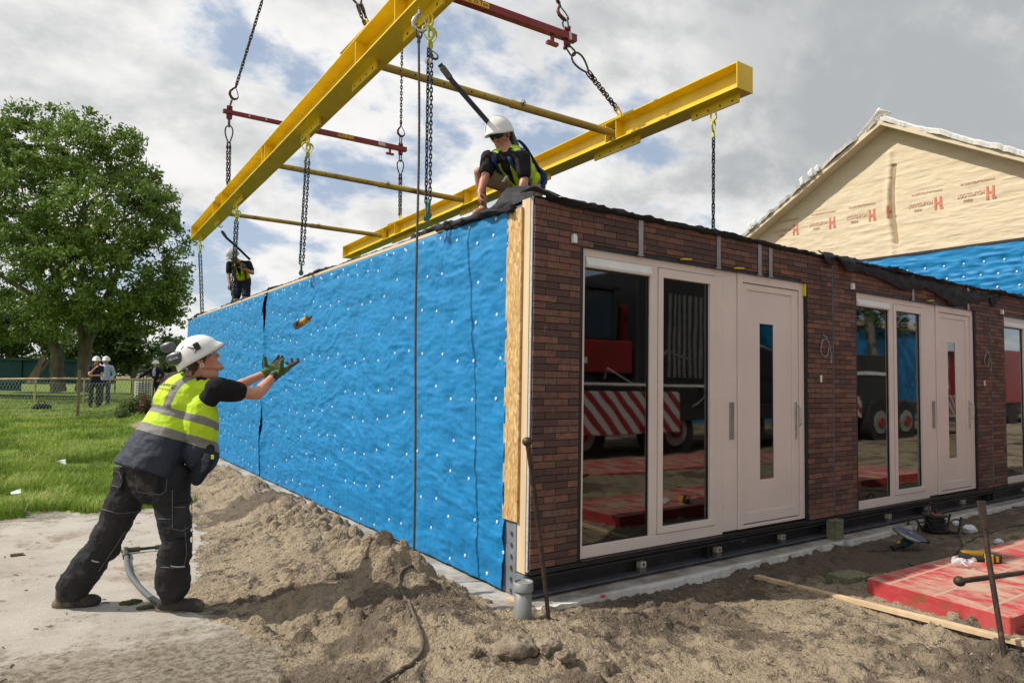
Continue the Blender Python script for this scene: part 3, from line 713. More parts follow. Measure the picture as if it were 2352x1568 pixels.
def cloth(rows, name, parent, thick=.004, nu=26, nv=16, amp=.012, seed=0, mat=None):
    """a loose sheet spanned between rows of points"""
    R_ = [np.array([list(p) for p in r], float) for r in rows]
    def samp(r, u): t = np.linspace(0, 1, len(r)); return np.stack([np.interp(u, t, r[:, k]) for k in range(3)], -1)
    u = np.linspace(0, 1, nu); L = np.stack([samp(r, u) for r in R_], 0); tv = np.linspace(0, 1, len(rows)); vv = np.linspace(0, 1, nv)
    G = np.stack([[np.interp(vv, tv, L[:, i, k]) for k in range(3)] for i in range(nu)], 0).transpose(2, 0, 1)
    P = G.reshape(-1, 3); d = fbm(P*7, 4, seed+60, ridge=True)*amp
    P = P+np.stack([d*.5, -d, d], -1); I = np.arange(nu*nv).reshape(nv, nu)
    F = np.stack([I[:-1, :-1], I[:-1, 1:], I[1:, 1:], I[1:, :-1]], -1).reshape(-1, 4).tolist()
    o = mesh_obj(name, P, F, mat or m_black, parent, smooth=True); s = o.modifiers.new('t', 'SOLIDIFY'); s.thickness = thick; s.offset = 0
    return o
for i, T in enumerate(MODS):
    x0 = i*W; mb = MB(); mb.box((x0+.01, .01, ZT), (x0+W-.01, 14.22, ZT+.02)); mb.build('roof_sheet', m_black, T)
    crumple([(x0+(.12 if i == 0 else -.02), -.004, ZT+.008), (x0+W*.5, -.004, ZT+.012), (x0+W-.02, -.004, ZT+.005)], .021, 'roof_sheet_edge', T, 20+i*5, hgt=.95)
crumple([(.02, .5, ZT+.028), (.02, 6.5, ZT+.022), (.02, 14.25, ZT+.024)], .017, 'roof_sheet_edge', T0, 51)
crumple([(.03, 13.2, ZT+.02), (.0, 14.27, ZT-.03)], .03, 'roof_sheet_edge', T0, 57)
def o0(x, y, Y=-.02): return on(x, y, 'Y', Y)
# curled roll and loose triangle at the corner
P0 = [(1190, 452), (1197, 440), (1215, 432), (1250, 434)]
cloth([[o0(1192, 446, .06), o0(1215, 440, -.01), o0(1240, 447, -.01), o0(1268, 460, -.01)], [o0(1196, 438, .05), o0(1218, 430, -.04), o0(1245, 436, -.03), o0(1275, 453, -.02)],
       [o0(1212, 436, .12), o0(1232, 431, .10), o0(1255, 440, .10), o0(1290, 452, .10)]], 'roof_sheet_flap', T0, seed=3)
cloth([[px(1118, 486, 5.62), px(1152, 480, 5.5), px(1190, 468, 5.3), px(1222, 452, 5.25)], [px(1136, 470, 5.6), px(1160, 462, 5.45), px(1196, 452, 5.35), px(1226, 446, 5.3)],
       [px(1150, 447, 5.6), px(1175, 444, 5.5), px(1205, 441, 5.4), px(1232, 440, 5.32)], [px(1166, 431, 5.72), px(1192, 432, 5.6), px(1218, 432, 5.5), px(1243, 434, 5.4)]], 'roof_sheet_flap', T0, seed=9, amp=.02)
crumple([px(1180, 480, 5.3), px(1120, 488, 5.6), px(1060, 512, 6.0), px(950, 542, 7.0)], .03, 'roof_sheet_edge', T0, 77)
T1 = MODS[1]
cloth([[o0(x, y, .02) for x, y in ((1955, 596), (2000, 607), (2080, 626), (2160, 648), (2235, 664), (2283, 675))],
       [o0(x, y, -.035) for x, y in ((1950, 605), (2000, 620), (2080, 646), (2150, 662), (2230, 685), (2279, 684))],
       [o0(x, y, -.03) for x, y in ((1960, 622), (2010, 636), (2078, 668), (2125, 662), (2196, 706), (2256, 690))]], 'roof_sheet_flap', T1, nu=60, nv=14, amp=.016, seed=21)
cloth([[o0(1946, 588, .03), o0(1956, 592, .02), o0(1975, 598, .02)], [o0(1918, 588, -.06), o0(1935, 596, -.07), o0(1965, 606, -.05)], [o0(1935, 612, -.05), o0(1944, 622, -.06), o0(1957, 628, -.04)]], 'roof_sheet_flap', T1, seed=31)
cloth([[o0(1876, 576, .02), o0(1895, 579, .02), o0(1912, 584, .02)], [o0(1888, 586, -.04), o0(1900, 590, -.04), o0(1918, 592, -.04)], [o0(1896, 602, -.04), o0(1905, 607, -.045), o0(1914, 608, -.04)]], 'roof_sheet_flap', T1, seed=33)
cloth([[o0(2272, 674, .02), o0(2284, 677, .02), o0(2300, 680, .0)], [o0(2274, 690, -.03), o0(2284, 690, -.03), o0(2296, 688, -.03)], [o0(2279, 708, -.03), o0(2284, 702, -.03), o0(2290, 694, -.03)]], 'roof_sheet_flap', MODS[2], seed=35)
# ---------------------------------------------------------------- lifting gear
m_ybeam = M('yellow_beam_paint', (.78, .55, .012), (.70, .47, .010), sc=2.5, rough=.38, bump=.15, bsc=220, bdist=.001, c3=(.20, .12, .03), sc3=11, t3=(.66, .76), obj=False, coat=.1)
m_ytube = M('worn_yellow_tube', (.50, .36, .05), (.36, .25, .05), sc=3, rough=.5, bump=.3, bsc=80, c3=(.16, .085, .035), sc3=5, t3=(.56, .70), obj=False, st=(.5, 1, 1))
m_red = M('red_spreader_paint', (.26, .018, .022), (.19, .014, .018), sc=4, rough=.45, bump=.2, c3=(.10, .03, .025), sc3=18, t3=(.62, .7), obj=False)
m_rust = M('rusty_chain_steel', (.085, .052, .035), (.05, .035, .028), sc=20, rough=.6, metal=.55, c3=(.17, .075, .03), sc3=14, t3=(.55, .68))
m_chain = M('dark_chain_steel', (.040, .052, .056), (.028, .034, .038), sc=20, rough=.45, metal=.6)
m_hookr = M('worn_red_hook', (.13, .02, .02), (.06, .03, .025), sc=12, rough=.5, metal=.3)
m_hooky = M('yellow_green_hook', (.62, .66, .04), (.45, .48, .04), sc=12, rough=.5, c3=(.08, .08, .05), sc3=30, t3=(.6, .66))
m_green = M('green_shackle', (.03, .16, .12), (.02, .10, .08), sc=15, rough=.45)
m_ring = M('bare_steel_ring', (.12, .105, .085), (.08, .07, .06), sc=12, rough=.45, metal=.8)
m_hole = M('dark_hole', (.012, .01, .008), rough=.9)
m_tagw = M('tag_plate', (.62, .62, .6), (.4, .4, .38), sc=30, rough=.5)
m_web = M('dark_webbing', (.035, .04, .055), (.025, .03, .04), sc=30, rough=.8)
m_rope = M('brown_rope', (.14, .115, .085), (.09, .072, .055), sc=30, rough=.95)
m_blk = M('soot_black', (.015, .015, .016), (.03, .03, .03), rough=.7)

def link(mb, c, t, side, p, r, mi=0, wf=1.75, n=6, k=5):
    """one chain link: centre, direction, broad side"""
    t = V(t).normalized(); s = (V(side)-t*V(side).dot(t)).normalized(); Rr = r*wf; h = p/2+r-Rr; pts = []
    for i in range(k): a = -PI/2+PI*i/(k-1); pts.append(c+t*(h+Rr*math.cos(a))+s*Rr*math.sin(a))
    for i in range(k): a = PI/2+PI*i/(k-1); pts.append(c+t*(-h+Rr*math.cos(a))+s*Rr*math.sin(a))
    mb.tube(pts, r, n, mi, closed=True)
def chain(mb, a, b, p=.036, r=.0062, mi=0, sag=0.0, tw=0.0):
    a, b = V(a), V(b); N = max(2, round((b-a).length/p)); x, y, z = frame_from(b-a); d = (b-a)/N
    for i in range(N):
        u = (i+.5)/N; c = a+d*(i+.5)+V((0, 0, -sag*4*u*(1-u)))
        an = (PI/2 if i % 2 else 0)+tw+math.sin(i*1.7)*.22
        link(mb, c, d, x*math.cos(an)+y*math.sin(an), d.length, r, mi)
def pear(mb, a, b, wd, r, side, mi=0):
    """pear shaped ring, narrow at a, broad at b"""
    a, b = V(a), V(b); t = (b-a).normalized(); L = (b-a).length; s = (V(side)-t*V(side).dot(t)).normalized(); pts = []
    for i in range(18):
        an = 2*PI*i/18; f = (1-math.cos(an))/2; wq = wd*(.32+.68*f**.8)
        pts.append(a+t*(L*f)+s*(wq/2*math.sin(an)))
    mb.tube(pts, r, 8, mi, closed=True)
def shackle(mb, top, bot, wd, r, side, mi=0):
    """bow at top, pin at bot"""
    top, bot = V(top), V(bot); t = (bot-top).normalized(); L = (bot-top).length; s = (V(side)-t*V(side).dot(t)).normalized(); pts = []
    for i in range(13):
        a = PI*i/12; pts.append(top+t*(wd*.55*(1-math.sin(a)))+s*(-math.cos(a)*wd*.62))
    pts = [bot+s*(-wd*.42)]+pts+[bot+s*(wd*.42)]
    mb.tube(pts, r, 8, mi); n = t.cross(s)
    for q in (-1, 1): mb.cyl(bot+s*q*(wd*.42-r*1.3), bot+s*q*(wd*.42+r*1.3), r*2.0, 10, mi)
    mb.cyl(bot-s*wd*.72, bot+s*wd*.62, r*1.1, 8, mi); mb.cyl(bot+s*wd*.6, bot+s*wd*.8, r*2.1, 6, mi)
def hook(mb, top, t, side, size, r, mi=0):
    top = V(top); t = V(t).normalized(); s = (V(side)-t*V(side).dot(t)).normalized(); z = size
    mb.tube([top+t*0, top+t*.18*z], r*1.25, 8, mi)
    pts = [top+t*z*a+s*z*b for a, b in ((.12, 0), (.28, -.14), (.48, -.25), (.68, -.22), (.84, -.06), (.88, .12), (.78, .28), (.60, .33))]
    mb.tube(pts, [r*1.1, r*1.2, r*1.4, r*1.55, r*1.6, r*1.45, r*1.1, r*.55], 8, mi)
    mb.tube([top+t*z*.2+s*z*.06, top+t*z*.42+s*z*.22, top+t*z*.6+s*z*.30], r*.55, 6, mi)
    mb.tube([top+t*(-.02*z)+(t.cross(s))*r*1.2, top+t*(-.12*z), top+t*(-.02*z)-(t.cross(s))*r*1.2], r*.7, 6, mi)

BX, BZ = .019, -.0103
def bpt(k, y, dx=0.0, dz=0.0):
    """point on beam k: y along it, dx from its left edge, dz above its underside"""
    x0 = (-.35+.019*(y-1.39)) if k == 1 else (3.49+.019*(y-.83))
    return V((x0+dx, y, 5.0+BZ*(y-.83)+dz))
BW, BH = .288, .315
def beam(k, label):
    T = thing('lifting_beam', label, 'steel beam', bpt(k, .83), 'yellow lifting beams')
    ya, yb = .83, 14.0; t = .02; mb = MB()
    ax = (bpt(k, yb)-bpt(k, ya)); U_ = V((0, 0, 1)); S_ = V((1, 0, 0))
    prof = [(0, 0), (BW, 0), (BW, t), (BW/2+.008, t+.012), (BW/2+.008, BH-t-.012), (BW, BH-t), (BW, BH), (0, BH), (0, BH-t), (BW/2-.008, BH-t-.012), (BW/2-.008, t+.012), (0, t)]
    a, b = bpt(k, ya), bpt(k, yb); n = len(prof)
    vs = [a+S_*u+U_*v for u, v in prof]+[b+S_*u+U_*v for u, v in prof]
    fs = [tuple(range(n)), tuple(range(2*n-1, n-1, -1))]+[(i, n+i, n+(i+1) % n, (i+1) % n) for i in range(n)]
    mb.add(vs, fs); mb.build('girder', m_ybeam, T, .004)
    for y in ((ya+.006, 1.9, 2.95, 6.9, 7.1, 10.3, 11.2, yb-.02) if k == 1 else (2.9, 3.12, 7.2, 10.5, 11.2, yb-.02)):
        q = MB(); c = bpt(k, y); q.box((c.x+.012, y-.006, c.z+t+.0005), (c.x+BW-.012, y+.006, c.z+BH-t-.0005)); q.build('stiffener', m_ybeam, T)
    q = MB(); c = bpt(k, ya); q.box((c.x-.001, ya-.014, c.z-.001), (c.x+BW+.001, ya-.0005, c.z+BH+.001)); q.build('end_plate', m_ybeam, T, .002)
    # lug plates with rows of holes
    pl = ((1.12, 1.95), (2.65, 3.35), (4.55, 5.35), (9.0, 9.75), (11.2, 11.6), (13.2, 13.65)) if k == 1 else ((.90, 1.62), (2.55, 3.5), (4.6, 5.3), (6.9, 7.6), (9.7, 10.9), (13.0, 13.6))
    for y0, y1 in pl:
        c0, c1 = bpt(k, y0, BW/2-.012), bpt(k, y1, BW/2-.012); q = MB()
        q.add([c0+V((0, 0, .0)), c0+V((.024, 0, 0)), c0+V((.024, 0, -.11)), c0+V((0, 0, -.11)), c1, c1+V((.024, 0, 0)), c1+V((.024, 0, -.11)), c1+V((0, 0, -.11))],
              [(0, 1, 2, 3), (7, 6, 5, 4), (0, 4, 5, 1), (1, 5, 6, 2), (2, 6, 7, 3), (3, 7, 4, 0)])
        for j in range(4):
            h = c0.lerp(c1, (j+.5)/4)+V((0, 0, -.068)); q.cyl(h+V((-.001, 0, 0)), h+V((.025, 0, 0)), .014, 10, 1)
        q.build('lug_plate', [m_ybeam, m_hole], T)
    if k == 1:
        for j in range(12): pass
    for y in (2.95, 10.45):          # doubler under the lifting eye on the top flange, seen beside the chains
        c = bpt(k, y); q = MB(); q.box((c.x-.004, y-.45, c.z+BH), (c.x+BW+.004, y+.45, c.z+BH+.018)); q.build('top_doubler', m_ybeam, T, .003)
        q = MB(); q.prism([(-.06, 0), (.06, 0), (.045, .09), (0, .11), (-.045, .09)], (c.x+BW/2-.012, y, c.z+BH+.018), (0, 1, 0), (0, 0, 1), (1, 0, 0), .024); q.build('lifting_eye', m_ybeam, T)
    return T
beam(1, 'long yellow steel lifting beam sloping overhead above the blue wall')
beam(2, 'yellow steel lifting beam above the brick front with a closed boxed end')

def tube_strut(y, label, dz, zb):
    a = bpt(1, y+.02, BW/2+.012, dz); b = bpt(2, y-.02, BW/2-.03, dz)
    T = thing('strut_tube', label, 'strut tube', b, 'yellow tubes between the beams'); d = (b-a)
    j = a+d*.52; mb = MB(); mb.cyl(a, j+d.normalized()*.05, .046, 16); mb.build('inner_tube', m_ytube, T)
    mb = MB(); mb.cyl(j, b, .052, 16); mb.cyl(j, j+d.normalized()*.05, .055, 16); mb.build('outer_tube', m_ytube, T)
    mb = MB(); n = V((0, -1, -.25)).normalized()
    for k in range(9):
        c = a+d*(.06+.05*k); mb.cyl(c+n*.044, c+n*.0475, .010, 8)
    mb.build('pin_holes', m_hole, T)['kind'] = 'stuff'
    mb = MB(); c = b; mb.box((c.x-.004, c.y-.10, c.z-.10), (c.x+.012, c.y+.10, c.z+.10)); q = mb.build('flange_plate', m_blk, T)
    mb = MB()
    mb.box((c.x-.012, c.y-.075, c.z-.075), (c.x-.004, c.y+.075, c.z+.075), 0)
    for u in (-1, 1):
        for v_ in (-1, 1): mb.cyl((c.x-.03, c.y+u*.055, c.z+v_*.06), (c.x-.012, c.y+u*.055, c.z+v_*.06), .013, 6, 1)
    mb.build('bolted_collar', [m_green, m_chrome], q)
    e = j+d.normalized()*.16; pt = [e+V((0, -.06, .03))+V((.035*math.cos(t), 0, .035*math.sin(t))) for t in np.linspace(0, 2*PI, 13)[:-1]]
    mb = MB(); mb.tube(pt, .004, 6, closed=True); mb.cyl(e+V((0, -.045, .03)), e+V((0, -.075, .03)), .012, 8); mb.build('locking_pin', m_ring, T)
tube_strut(3.02, 'thick yellow tube between the beams, highest over the crouching worker', .14, 0)
tube_strut(7.35, 'yellow tube between the beams, middle one with rusty inner half', .14, 0)
tube_strut(11.3, 'yellow tube between the beams, lowest and farthest from the brick front', .14, 0)

# red spreader bars, chains up to the crane
HOOK = V((1.8, 6.6, 17))
def spreader(a, b, label, frac=0.5):
    a, b = V(a), V(b); T = thing('spreader_bar', label, 'spreader bar', a, 'red spreader bars hung in the crane chains'); d = (b-a).normalized(); up = V((0, 0, 1))
    q = MB(); q.bar(a-d*.12, a+(b-a)*.36, .075, .075); q.build('inner_bar', m_red, T, .004)
    q = MB(); q.bar(a+(b-a)*.34, b+d*.14, .10, .10); q.bar(a+(b-a)*.34, a+(b-a)*.355, .12, .12); q.build('outer_bar', m_red, T, .004)
    for c in (a, b):
        q = MB(); q.prism([(-.05, -.14), (.05, -.14), (.06, 0), (.05, .13), (-.05, .13), (-.06, 0)], c+V((0, -.012, 0)), d, up, (0, 1, 0), .024)
        q.cyl(c+V((0, -.05, .10)), c+V((0, .05, .10)), .02, 8); q.cyl(c+V((0, -.05, -.11)), c+V((0, .05, -.11)), .02, 8); q.build('end_lug', m_red, T)
    q = MB(); c = b-d*.26; q.box((c.x-.02, c.y-.02, c.z-.15), (c.x+.02, c.y+.02, c.z-.045)); q.box((c.x-.09, c.y-.03, c.z-.19), (c.x+.09, c.y+.03, c.z-.15)); q.build('stop_block', m_red, T)
    q = MB(); c = a+(b-a)*.12
    for k in range(2): e = a+(b-a)*(.10+.09*k); q.cyl(e+V((0, -.0385, 0)), e+V((0, -.0395, 0)), .02, 10)
    q.build('pin_hole', m_tagw, T)
    return T, d
def text_part(s, size, o, xd, yd, mat, parent, name, ext=.001, align='LEFT', sx=1.0):
    cu = bpy.data.curves.new(name, 'FONT'); cu.body = s; cu.size = size; cu.extrude = ext; cu.align_x = align; cu.align_y = 'CENTER'; cu.resolution_u = 3
    ob = bpy.data.objects.new(name, cu); COL.objects.link(ob); xd = V(xd).normalized(); yd = (V(yd)-xd*V(yd).dot(xd)).normalized(); z = xd.cross(yd)
    bpy.context.view_layer.update()
    me = bpy.data.meshes.new_from_object(ob.evaluated_get(bpy.context.evaluated_depsgraph_get()))
    bpy.data.objects.remove(ob); o = V(o)-V(org(parent)); M4 = Matrix((xd*sx, yd, z)).transposed().to_4x4(); M4.translation = o; me.transform(M4)
    me.materials.clear(); me.materials.append(mat); q = bpy.data.objects.new(name, me); COL.objects.link(q); q.parent = parent
    if parent is not None: q['org'] = list(org(parent))
    return q
m_orange = M('sticker_yellow', (.75, .42, .02), rough=.5); m_ink = M('black_ink', (.012, .012, .012), rough=.6)
FA, FB = V((-.145, 10.0, 6.757)), V((3.55, 10.0, 6.80))
NA, NB_ = V((-.38, 3.1, 6.26)), V((2.80, 3.1, 6.335))
T, d = spreader(FA, FB, 'thin red spreader bar with yellow load sticker, far above the blue wall')
c = FA+(FB-FA)*.645; q = MB(); q.obox(c+V((0, -.051, 0)), d, (0, 1, 0), V((0, 0, 1)), (.18, .0012, .036)); st_ = q.build('load_sticker', m_orange, T)
text_part('WLL 25 Ton', .075, c+V((-.165, -.0535, 0)), d, (0, 0, 1), m_ink, st_, 'lettering')
c = FA+(FB-FA)*.87; q = MB(); q.obox(c+V((0, -.051, 0)), d, (0, 1, 0), V((0, 0, 1)), (.085, .0012, .036)); q.build('worn_sticker', m_tagw, T)
T, d = spreader(NA, NB_, 'big red spreader bar high over the brick front, cut by the top edge')
c = NA+(NB_-NA)*.51; q = MB(); q.obox(c+V((0, -.051, 0)), d, (0, 1, 0), V((0, 0, 1)), (.24, .0012, .036)); st_ = q.build('load_sticker', m_orange, T)
text_part('WLL 25 Ton', .075, c+V((-.17, -.0535, 0)), d, (0, 0, 1), m_ink, st_, 'lettering')
c = NB_+d*.02; q = MB(); q.obox(c+V((0, -.001, 0)), d, (0, 1, 0), V((0, 0, 1)), (.022, .0512, .0512)); q.build('painted_band', m_tagw, T)

def crane_leg(E, label, p, r, L=7.0, dbl=False):
    dirn = (HOOK-E).normalized(); T = thing('crane_chain', label, 'chain', E, 'chains rising to the crane hook')
    q = MB(); t0 = E+V((0, 0, .10)); shackle(q, t0+dirn*.17, t0, .085, .013, (0, 1, 0)); q.build('shackle', m_ring, T)
    q = MB(); hook(q, t0+dirn*.44, -dirn, (1, 0, 0), .30, .017); q.build('hook', m_hookr, T)
    q = MB(); chain(q, t0+dirn*.45, t0+dirn*L, p, r)
    if dbl: x = dirn.cross(V((0, 1, 0))).normalized()*.03; chain(q, t0+dirn*.47+x, t0+dirn*L+x, p, r, tw=.6)
    q.build('chain', m_rust, T)
crane_leg(FA, 'thin dark chain rising from the far end of the small red bar', .066, .0118)
crane_leg(FB, 'dark chain rising behind the beam from the small red bar', .062, .011)
crane_leg(NB_, 'heavy rusty chain with big hook above the large red bar', .056, .0105, dbl=True)
crane_leg(NA, 'rusty chain over the long beam running out of the top edge', .062, .0125)
def lower_leg(E, k, y, label, p, r):
    A = bpt(k, y, BW/2, BH+.10); top = E+V((0, 0, -.13)); dirn = (A-top).normalized(); T = thing('beam_chain', label, 'chain', A, 'chains between spreader bars and beams')
    q = MB(); shackle(q, top+dirn*.16, top, .085, .013, (0, 1, 0)); q.build('shackle', m_ring, T)
    q = MB(); pear(q, top+dirn*.46, top+dirn*.13, .19, .014, (.9, -.45, 0)); q.build('pear_ring', m_ring, T)
    x = dirn.cross(V((0, 1, 0))).normalized(); q = MB(); s0 = top+dirn*.52
    for s_ in (-1, 1): link(q, top+dirn*.50+x*s_*.025, dirn, (0, 1, 0), .09, .011)
    q.build('coupling_link', m_rust, T)
    q = MB()
    for s_ in (-1, 1): chain(q, s0+x*s_*.026, A-dirn*.09+x*s_*.022, p, r, tw=s_*.5)
    q.build('chain', m_rust, T)
    q = MB(); shackle(q, A-dirn*.14, A+V((0, 0, -.03)), .07, .011, (0, 1, 0)); q.build('yellow_shackle', m_ybeam, T)
lower_leg(FA, 1, 10.36, 'double chain from the small red bar down to the long beam', .052, .0095)
lower_leg(FB, 2, 10.5, 'double chain from the small red bar down to the boxed beam', .052, .0095)
lower_leg(NA, 1, 2.9, 'double chain out of view above the long beam', .045, .0075)
lower_leg(NB_, 2, 2.93, 'rusty double chain with pear ring from the large red bar to the boxed beam', .045, .0078)

# module slings under the beams
def sling(top, bot, label, dbl=True, sh=True, tagp=.25, slack=0.0, p=.0385, r=.0062):
    top, bot = V(top), V(bot); T = thing('chain_sling', label, 'chain sling', top, 'dark chain slings hanging from the beams'); d = (bot-top).normalized()
    q = MB(); shackle(q, top+V((0, 0, -.13)), top, .07, .011, (0, 1, 0)); q.build('yellow_shackle', m_ybeam, T)
    q = MB(); h0 = top+V((0, 0, -.10))
    for s_ in ((-1, 1) if dbl else (0,)): hook(q, h0+V((s_*.022, s_*.012, -.20)), (0, 0, 1), (s_ or 1, .3, 0), .19, .010)
    q.box((h0.x-.012, h0.y-.012, h0.z-.24), (h0.x+.012, h0.y+.012, h0.z-.17)); q.build('hook', m_hooky, T, )
    q = MB(); e = bot+V((0, 0, .12 if sh else 0))
    for s_ in ((-1, 1) if dbl else (0,)): chain(q, h0+V((s_*.028, s_*.02, -.24)), e+V((s_*.026, s_*.012, 0)), p, r, tw=s_*.4, sag=0)
    q.build('chain', m_chain, T)
    if sh: q = MB(); shackle(q, bot+V((0, 0, .15)), bot, .085, .015, (.3, 1, 0)); q.build('green_shackle', m_green, T)
    if tagp:
        c = h0.lerp(e, tagp)+V((-.028, -.02, 0)); q = MB(); q.cyl(c, c+V((-.006, -.006, 0)), .034, 8); q.build('tag_plate', m_tagw, T)
    return T
s1 = V((-.19, 1.37, 3.03))
sling(bpt(1, 1.37, BW/2, -.08), s1, 'dark double chain with loose green shackle beside the brown rope', tagp=.22)
sling(bpt(1, 5.03, BW/2, -.08), V((-.155, 5.08, 2.97)), 'dark double chain with green shackle halfway along the blue wall', tagp=.18, r=.0072, p=.042)
sling(bpt(1, 9.45, BW/2, -.08), V((.08, 10.1, 3.03)), 'double chain passing in front of the far rooftop worker', tagp=0, p=.05, r=.0085)
sling(bpt(1, 13.4, BW/2, -.08), V((.12, 13.35, 2.98)), 'chain at the far end of the long yellow beam beside the tree', tagp=0, sh=False, r=.0078, p=.048)
sling(bpt(2, 1.28, BW/2, -.08), V((3.66, 1.3, 2.98)), 'single dark chain under the boxed beam end by the brick front', tagp=0, sh=False, dbl=False, p=.046, r=.0088)

# brown rope hanging from the beam and trailing over the sand
def rope_pts():
    a = px(963, 88, 6.05); b = px(950, 1292, 5.40); P = []
    for i in range(60): u = i/59; p = a.lerp(b, u); P.append(p+V((.01*math.sin(u*9), .01*math.cos(u*7), 0)))
    G_ = [(950, 1300), (935, 1330), (917, 1338), (925, 1362), (946, 1400), (960, 1435), (971, 1470), (966, 1498), (948, 1520), (918, 1540), (880, 1562), (840, 1600)]
    g2 = []
    for x, y in G_:
        p = on(x, y, 'Z', .15)
        for _ in range(6): p = on(x, y, 'Z', gh(p.x, p.y)+.015)
        g2.append(p)
    g3 = []
    for i in range(len(g2)-1):
        for k in range(6):
            u = k/6; p0 = g2[max(i-1, 0)]; p1 = g2[i]; p2 = g2[i+1]; p3 = g2[min(i+2, len(g2)-1)]
            q = .5*((2*p1)+(p2-p0)*u+(2*p0-5*p1+4*p2-p3)*u*u+(3*p1-p0-3*p2+p3)*u**3); q.z = max(q.z, gh(q.x, q.y)+.012); g3.append(q)
    return P+g3[2:]
P = rope_pts(); T = thing('rope', 'thin brown rope hanging down the blue wall and trailing over the sand', 'rope', P[59])
mb = MB(); L = [0]
for a, b in zip(P[:-1], P[1:]): L.append(L[-1]+(b-a).length)
S = np.arange(0, L[-1], .011); PP = np.stack([np.interp(S, L, [p[k] for p in P]) for k in range(3)], 1)
for j in range(3):
    pts = []
    for i, s in enumerate(S):
        t = V(PP[min(i+1, len(S)-1)]-PP[max(i-1, 0)]).normalized(); x, y, _ = frame_from(t, (1, 0, 0)); a = s/.055*2*PI+j*2*PI/3
        pts.append(V(PP[i])+(x*math.cos(a)+y*math.sin(a))*.0058)
    mb.tube(pts, .0066, 5)
mb.build('strand', m_rope, T)
q = MB(); c = P[0]; pts = [c+V((.03*math.sin(t), 0, .05-.05*math.cos(t))) for t in np.linspace(0, 2*PI, 13)[:-1]]; q.tube(pts, .009, 6, closed=True); q.cap(c+V((0, 0, -.03)), c+V((0, 0, .02)), .018, .014, 8); q.build('knot', m_rope, T)
q = MB(); hook(q, c+V((0, .0, .26)), (0, 0, -1), (1, -.5, 0), .22, .012); q.build('snap_hook', m_chrome, T)

# safety lanyards
def lanyard(pts, label, w_=.045):
    pts = [V(p) for p in pts]; T = thing('safety_lanyard', label, 'lanyard', pts[0], 'lanyards from the beam to the rooftop workers')
    q = MB(); d = (pts[1]-pts[0]).normalized(); hook(q, pts[0], d, (1, 0, 0), .12, .007); q.build('snap_hook', m_ring, T)
    q = MB()
    for a, b in zip(pts[1:-1], pts[2:]): q.bar(a, b+(b-a)*.01, w_, .006, 0, up=_F)
    q.build('webbing', m_web, T)
    q = MB(); a, b = pts[1], pts[1].lerp(pts[2], .8); q.bar(a.lerp(b, .2), b, w_*1.25, .03, 0, up=_F); q.build('shock_pack', M('shock_pack_cover', (.13, .12, .10), (.09, .085, .075), rough=.8), T, .006)
lanyard([px(985, 112, 5.95), px(1010, 148, 6.0), px(1040, 188, 6.02), px(1085, 240, 6.1), px(1120, 280, 6.2), px(1150, 310, 6.38), px(1170, 330, 6.45)], 'dark webbing lanyard with steel hook running down to the crouching worker')
lanyard([px(505, 512, 14.2), px(509, 530, 14.3), px(520, 546, 14.4), px(545, 568, 14.7), px(574, 596, 15.05)], 'thin webbing lanyard running down to the far rooftop worker', .05)

# lifting pin in mid-air
c = px(694, 740, 4.85); T = thing('lifting_pin', 'worn yellow steel lifting pin flying in the air before the blue wall', 'lifting pin', c)
ax = (px(720, 726, 4.8)-px(672, 754, 4.9)).normalized(); sd = ax.cross(_F).normalized(); fr = ax.cross(sd).normalized()
m_pin = M('worn_yellow_pin', (.50, .30, .03), (.33, .18, .03), sc=25, rough=.5, c3=(.14, .07, .03), sc3=30, t3=(.55, .65))
q = MB(); q.cyl(c-ax*.0, c+ax*.055, .024, 16); q.cyl(c+ax*.053, c+ax*.062, .026, 16); q.build('body', m_pin, T)
q = MB(); R1, hw = .0135, .024; hc = c-ax*.038
poly = [(-.040, -hw), (.04, -hw), (.04, hw), (-.040, hw)]
N = 16; vs = []; 
for sgn in (-1, 1):
    for i in range(N):
        a = 2*PI*i/N+PI/4; u, v_ = math.cos(a), math.sin(a); m_ = max(abs(u), abs(v_)); vs.append(hc+ax*(u/m_*.036)+sd*(v_/m_*hw)+fr*sgn*.014)
    for i in range(N): a = 2*PI*i/N+PI/4; vs.append(hc+ax*(R1*math.cos(a))+sd*(R1*math.sin(a))+fr*sgn*.014)
fs = []
for i in range(N):
    j = (i+1) % N; fs += [(i, j, N+j, N+i), (2*N+j, 2*N+i, 3*N+i, 3*N+j), (j, i, 2*N+i, 2*N+j), (N+i, N+j, 3*N+j, 3*N+i)]
q.add(vs, fs); q.build('eye_block', M('rust_brown', (.17, .085, .035), (.10, .05, .025), sc=40, rough=.7), T)
q = MB(); q.cyl(c+ax*.06, c+ax*.10, .008, 10); q.build('threaded_tip', m_ring, T)
# ---------------------------------------------------------------- things on the ground
m_iron = M('rusty_iron', (.075, .05, .038), (.045, .033, .028), sc=14, rough=.55, metal=.5, c3=(.15, .085, .05), sc3=22, t3=(.56, .68), bump=.2)
m_pvc = M('grey_drain_pipe', (.20, .205, .20), (.17, .175, .17), sc=6, rough=.5, c3=(.30, .26, .20), sc3=12, t3=(.66, .74))
def gon(x, y, z=0.0):
    p = on(x, y, 'Z', z)
    for _ in range(10): p = on(x, y, 'Z', gh(p.x, p.y))
    return p
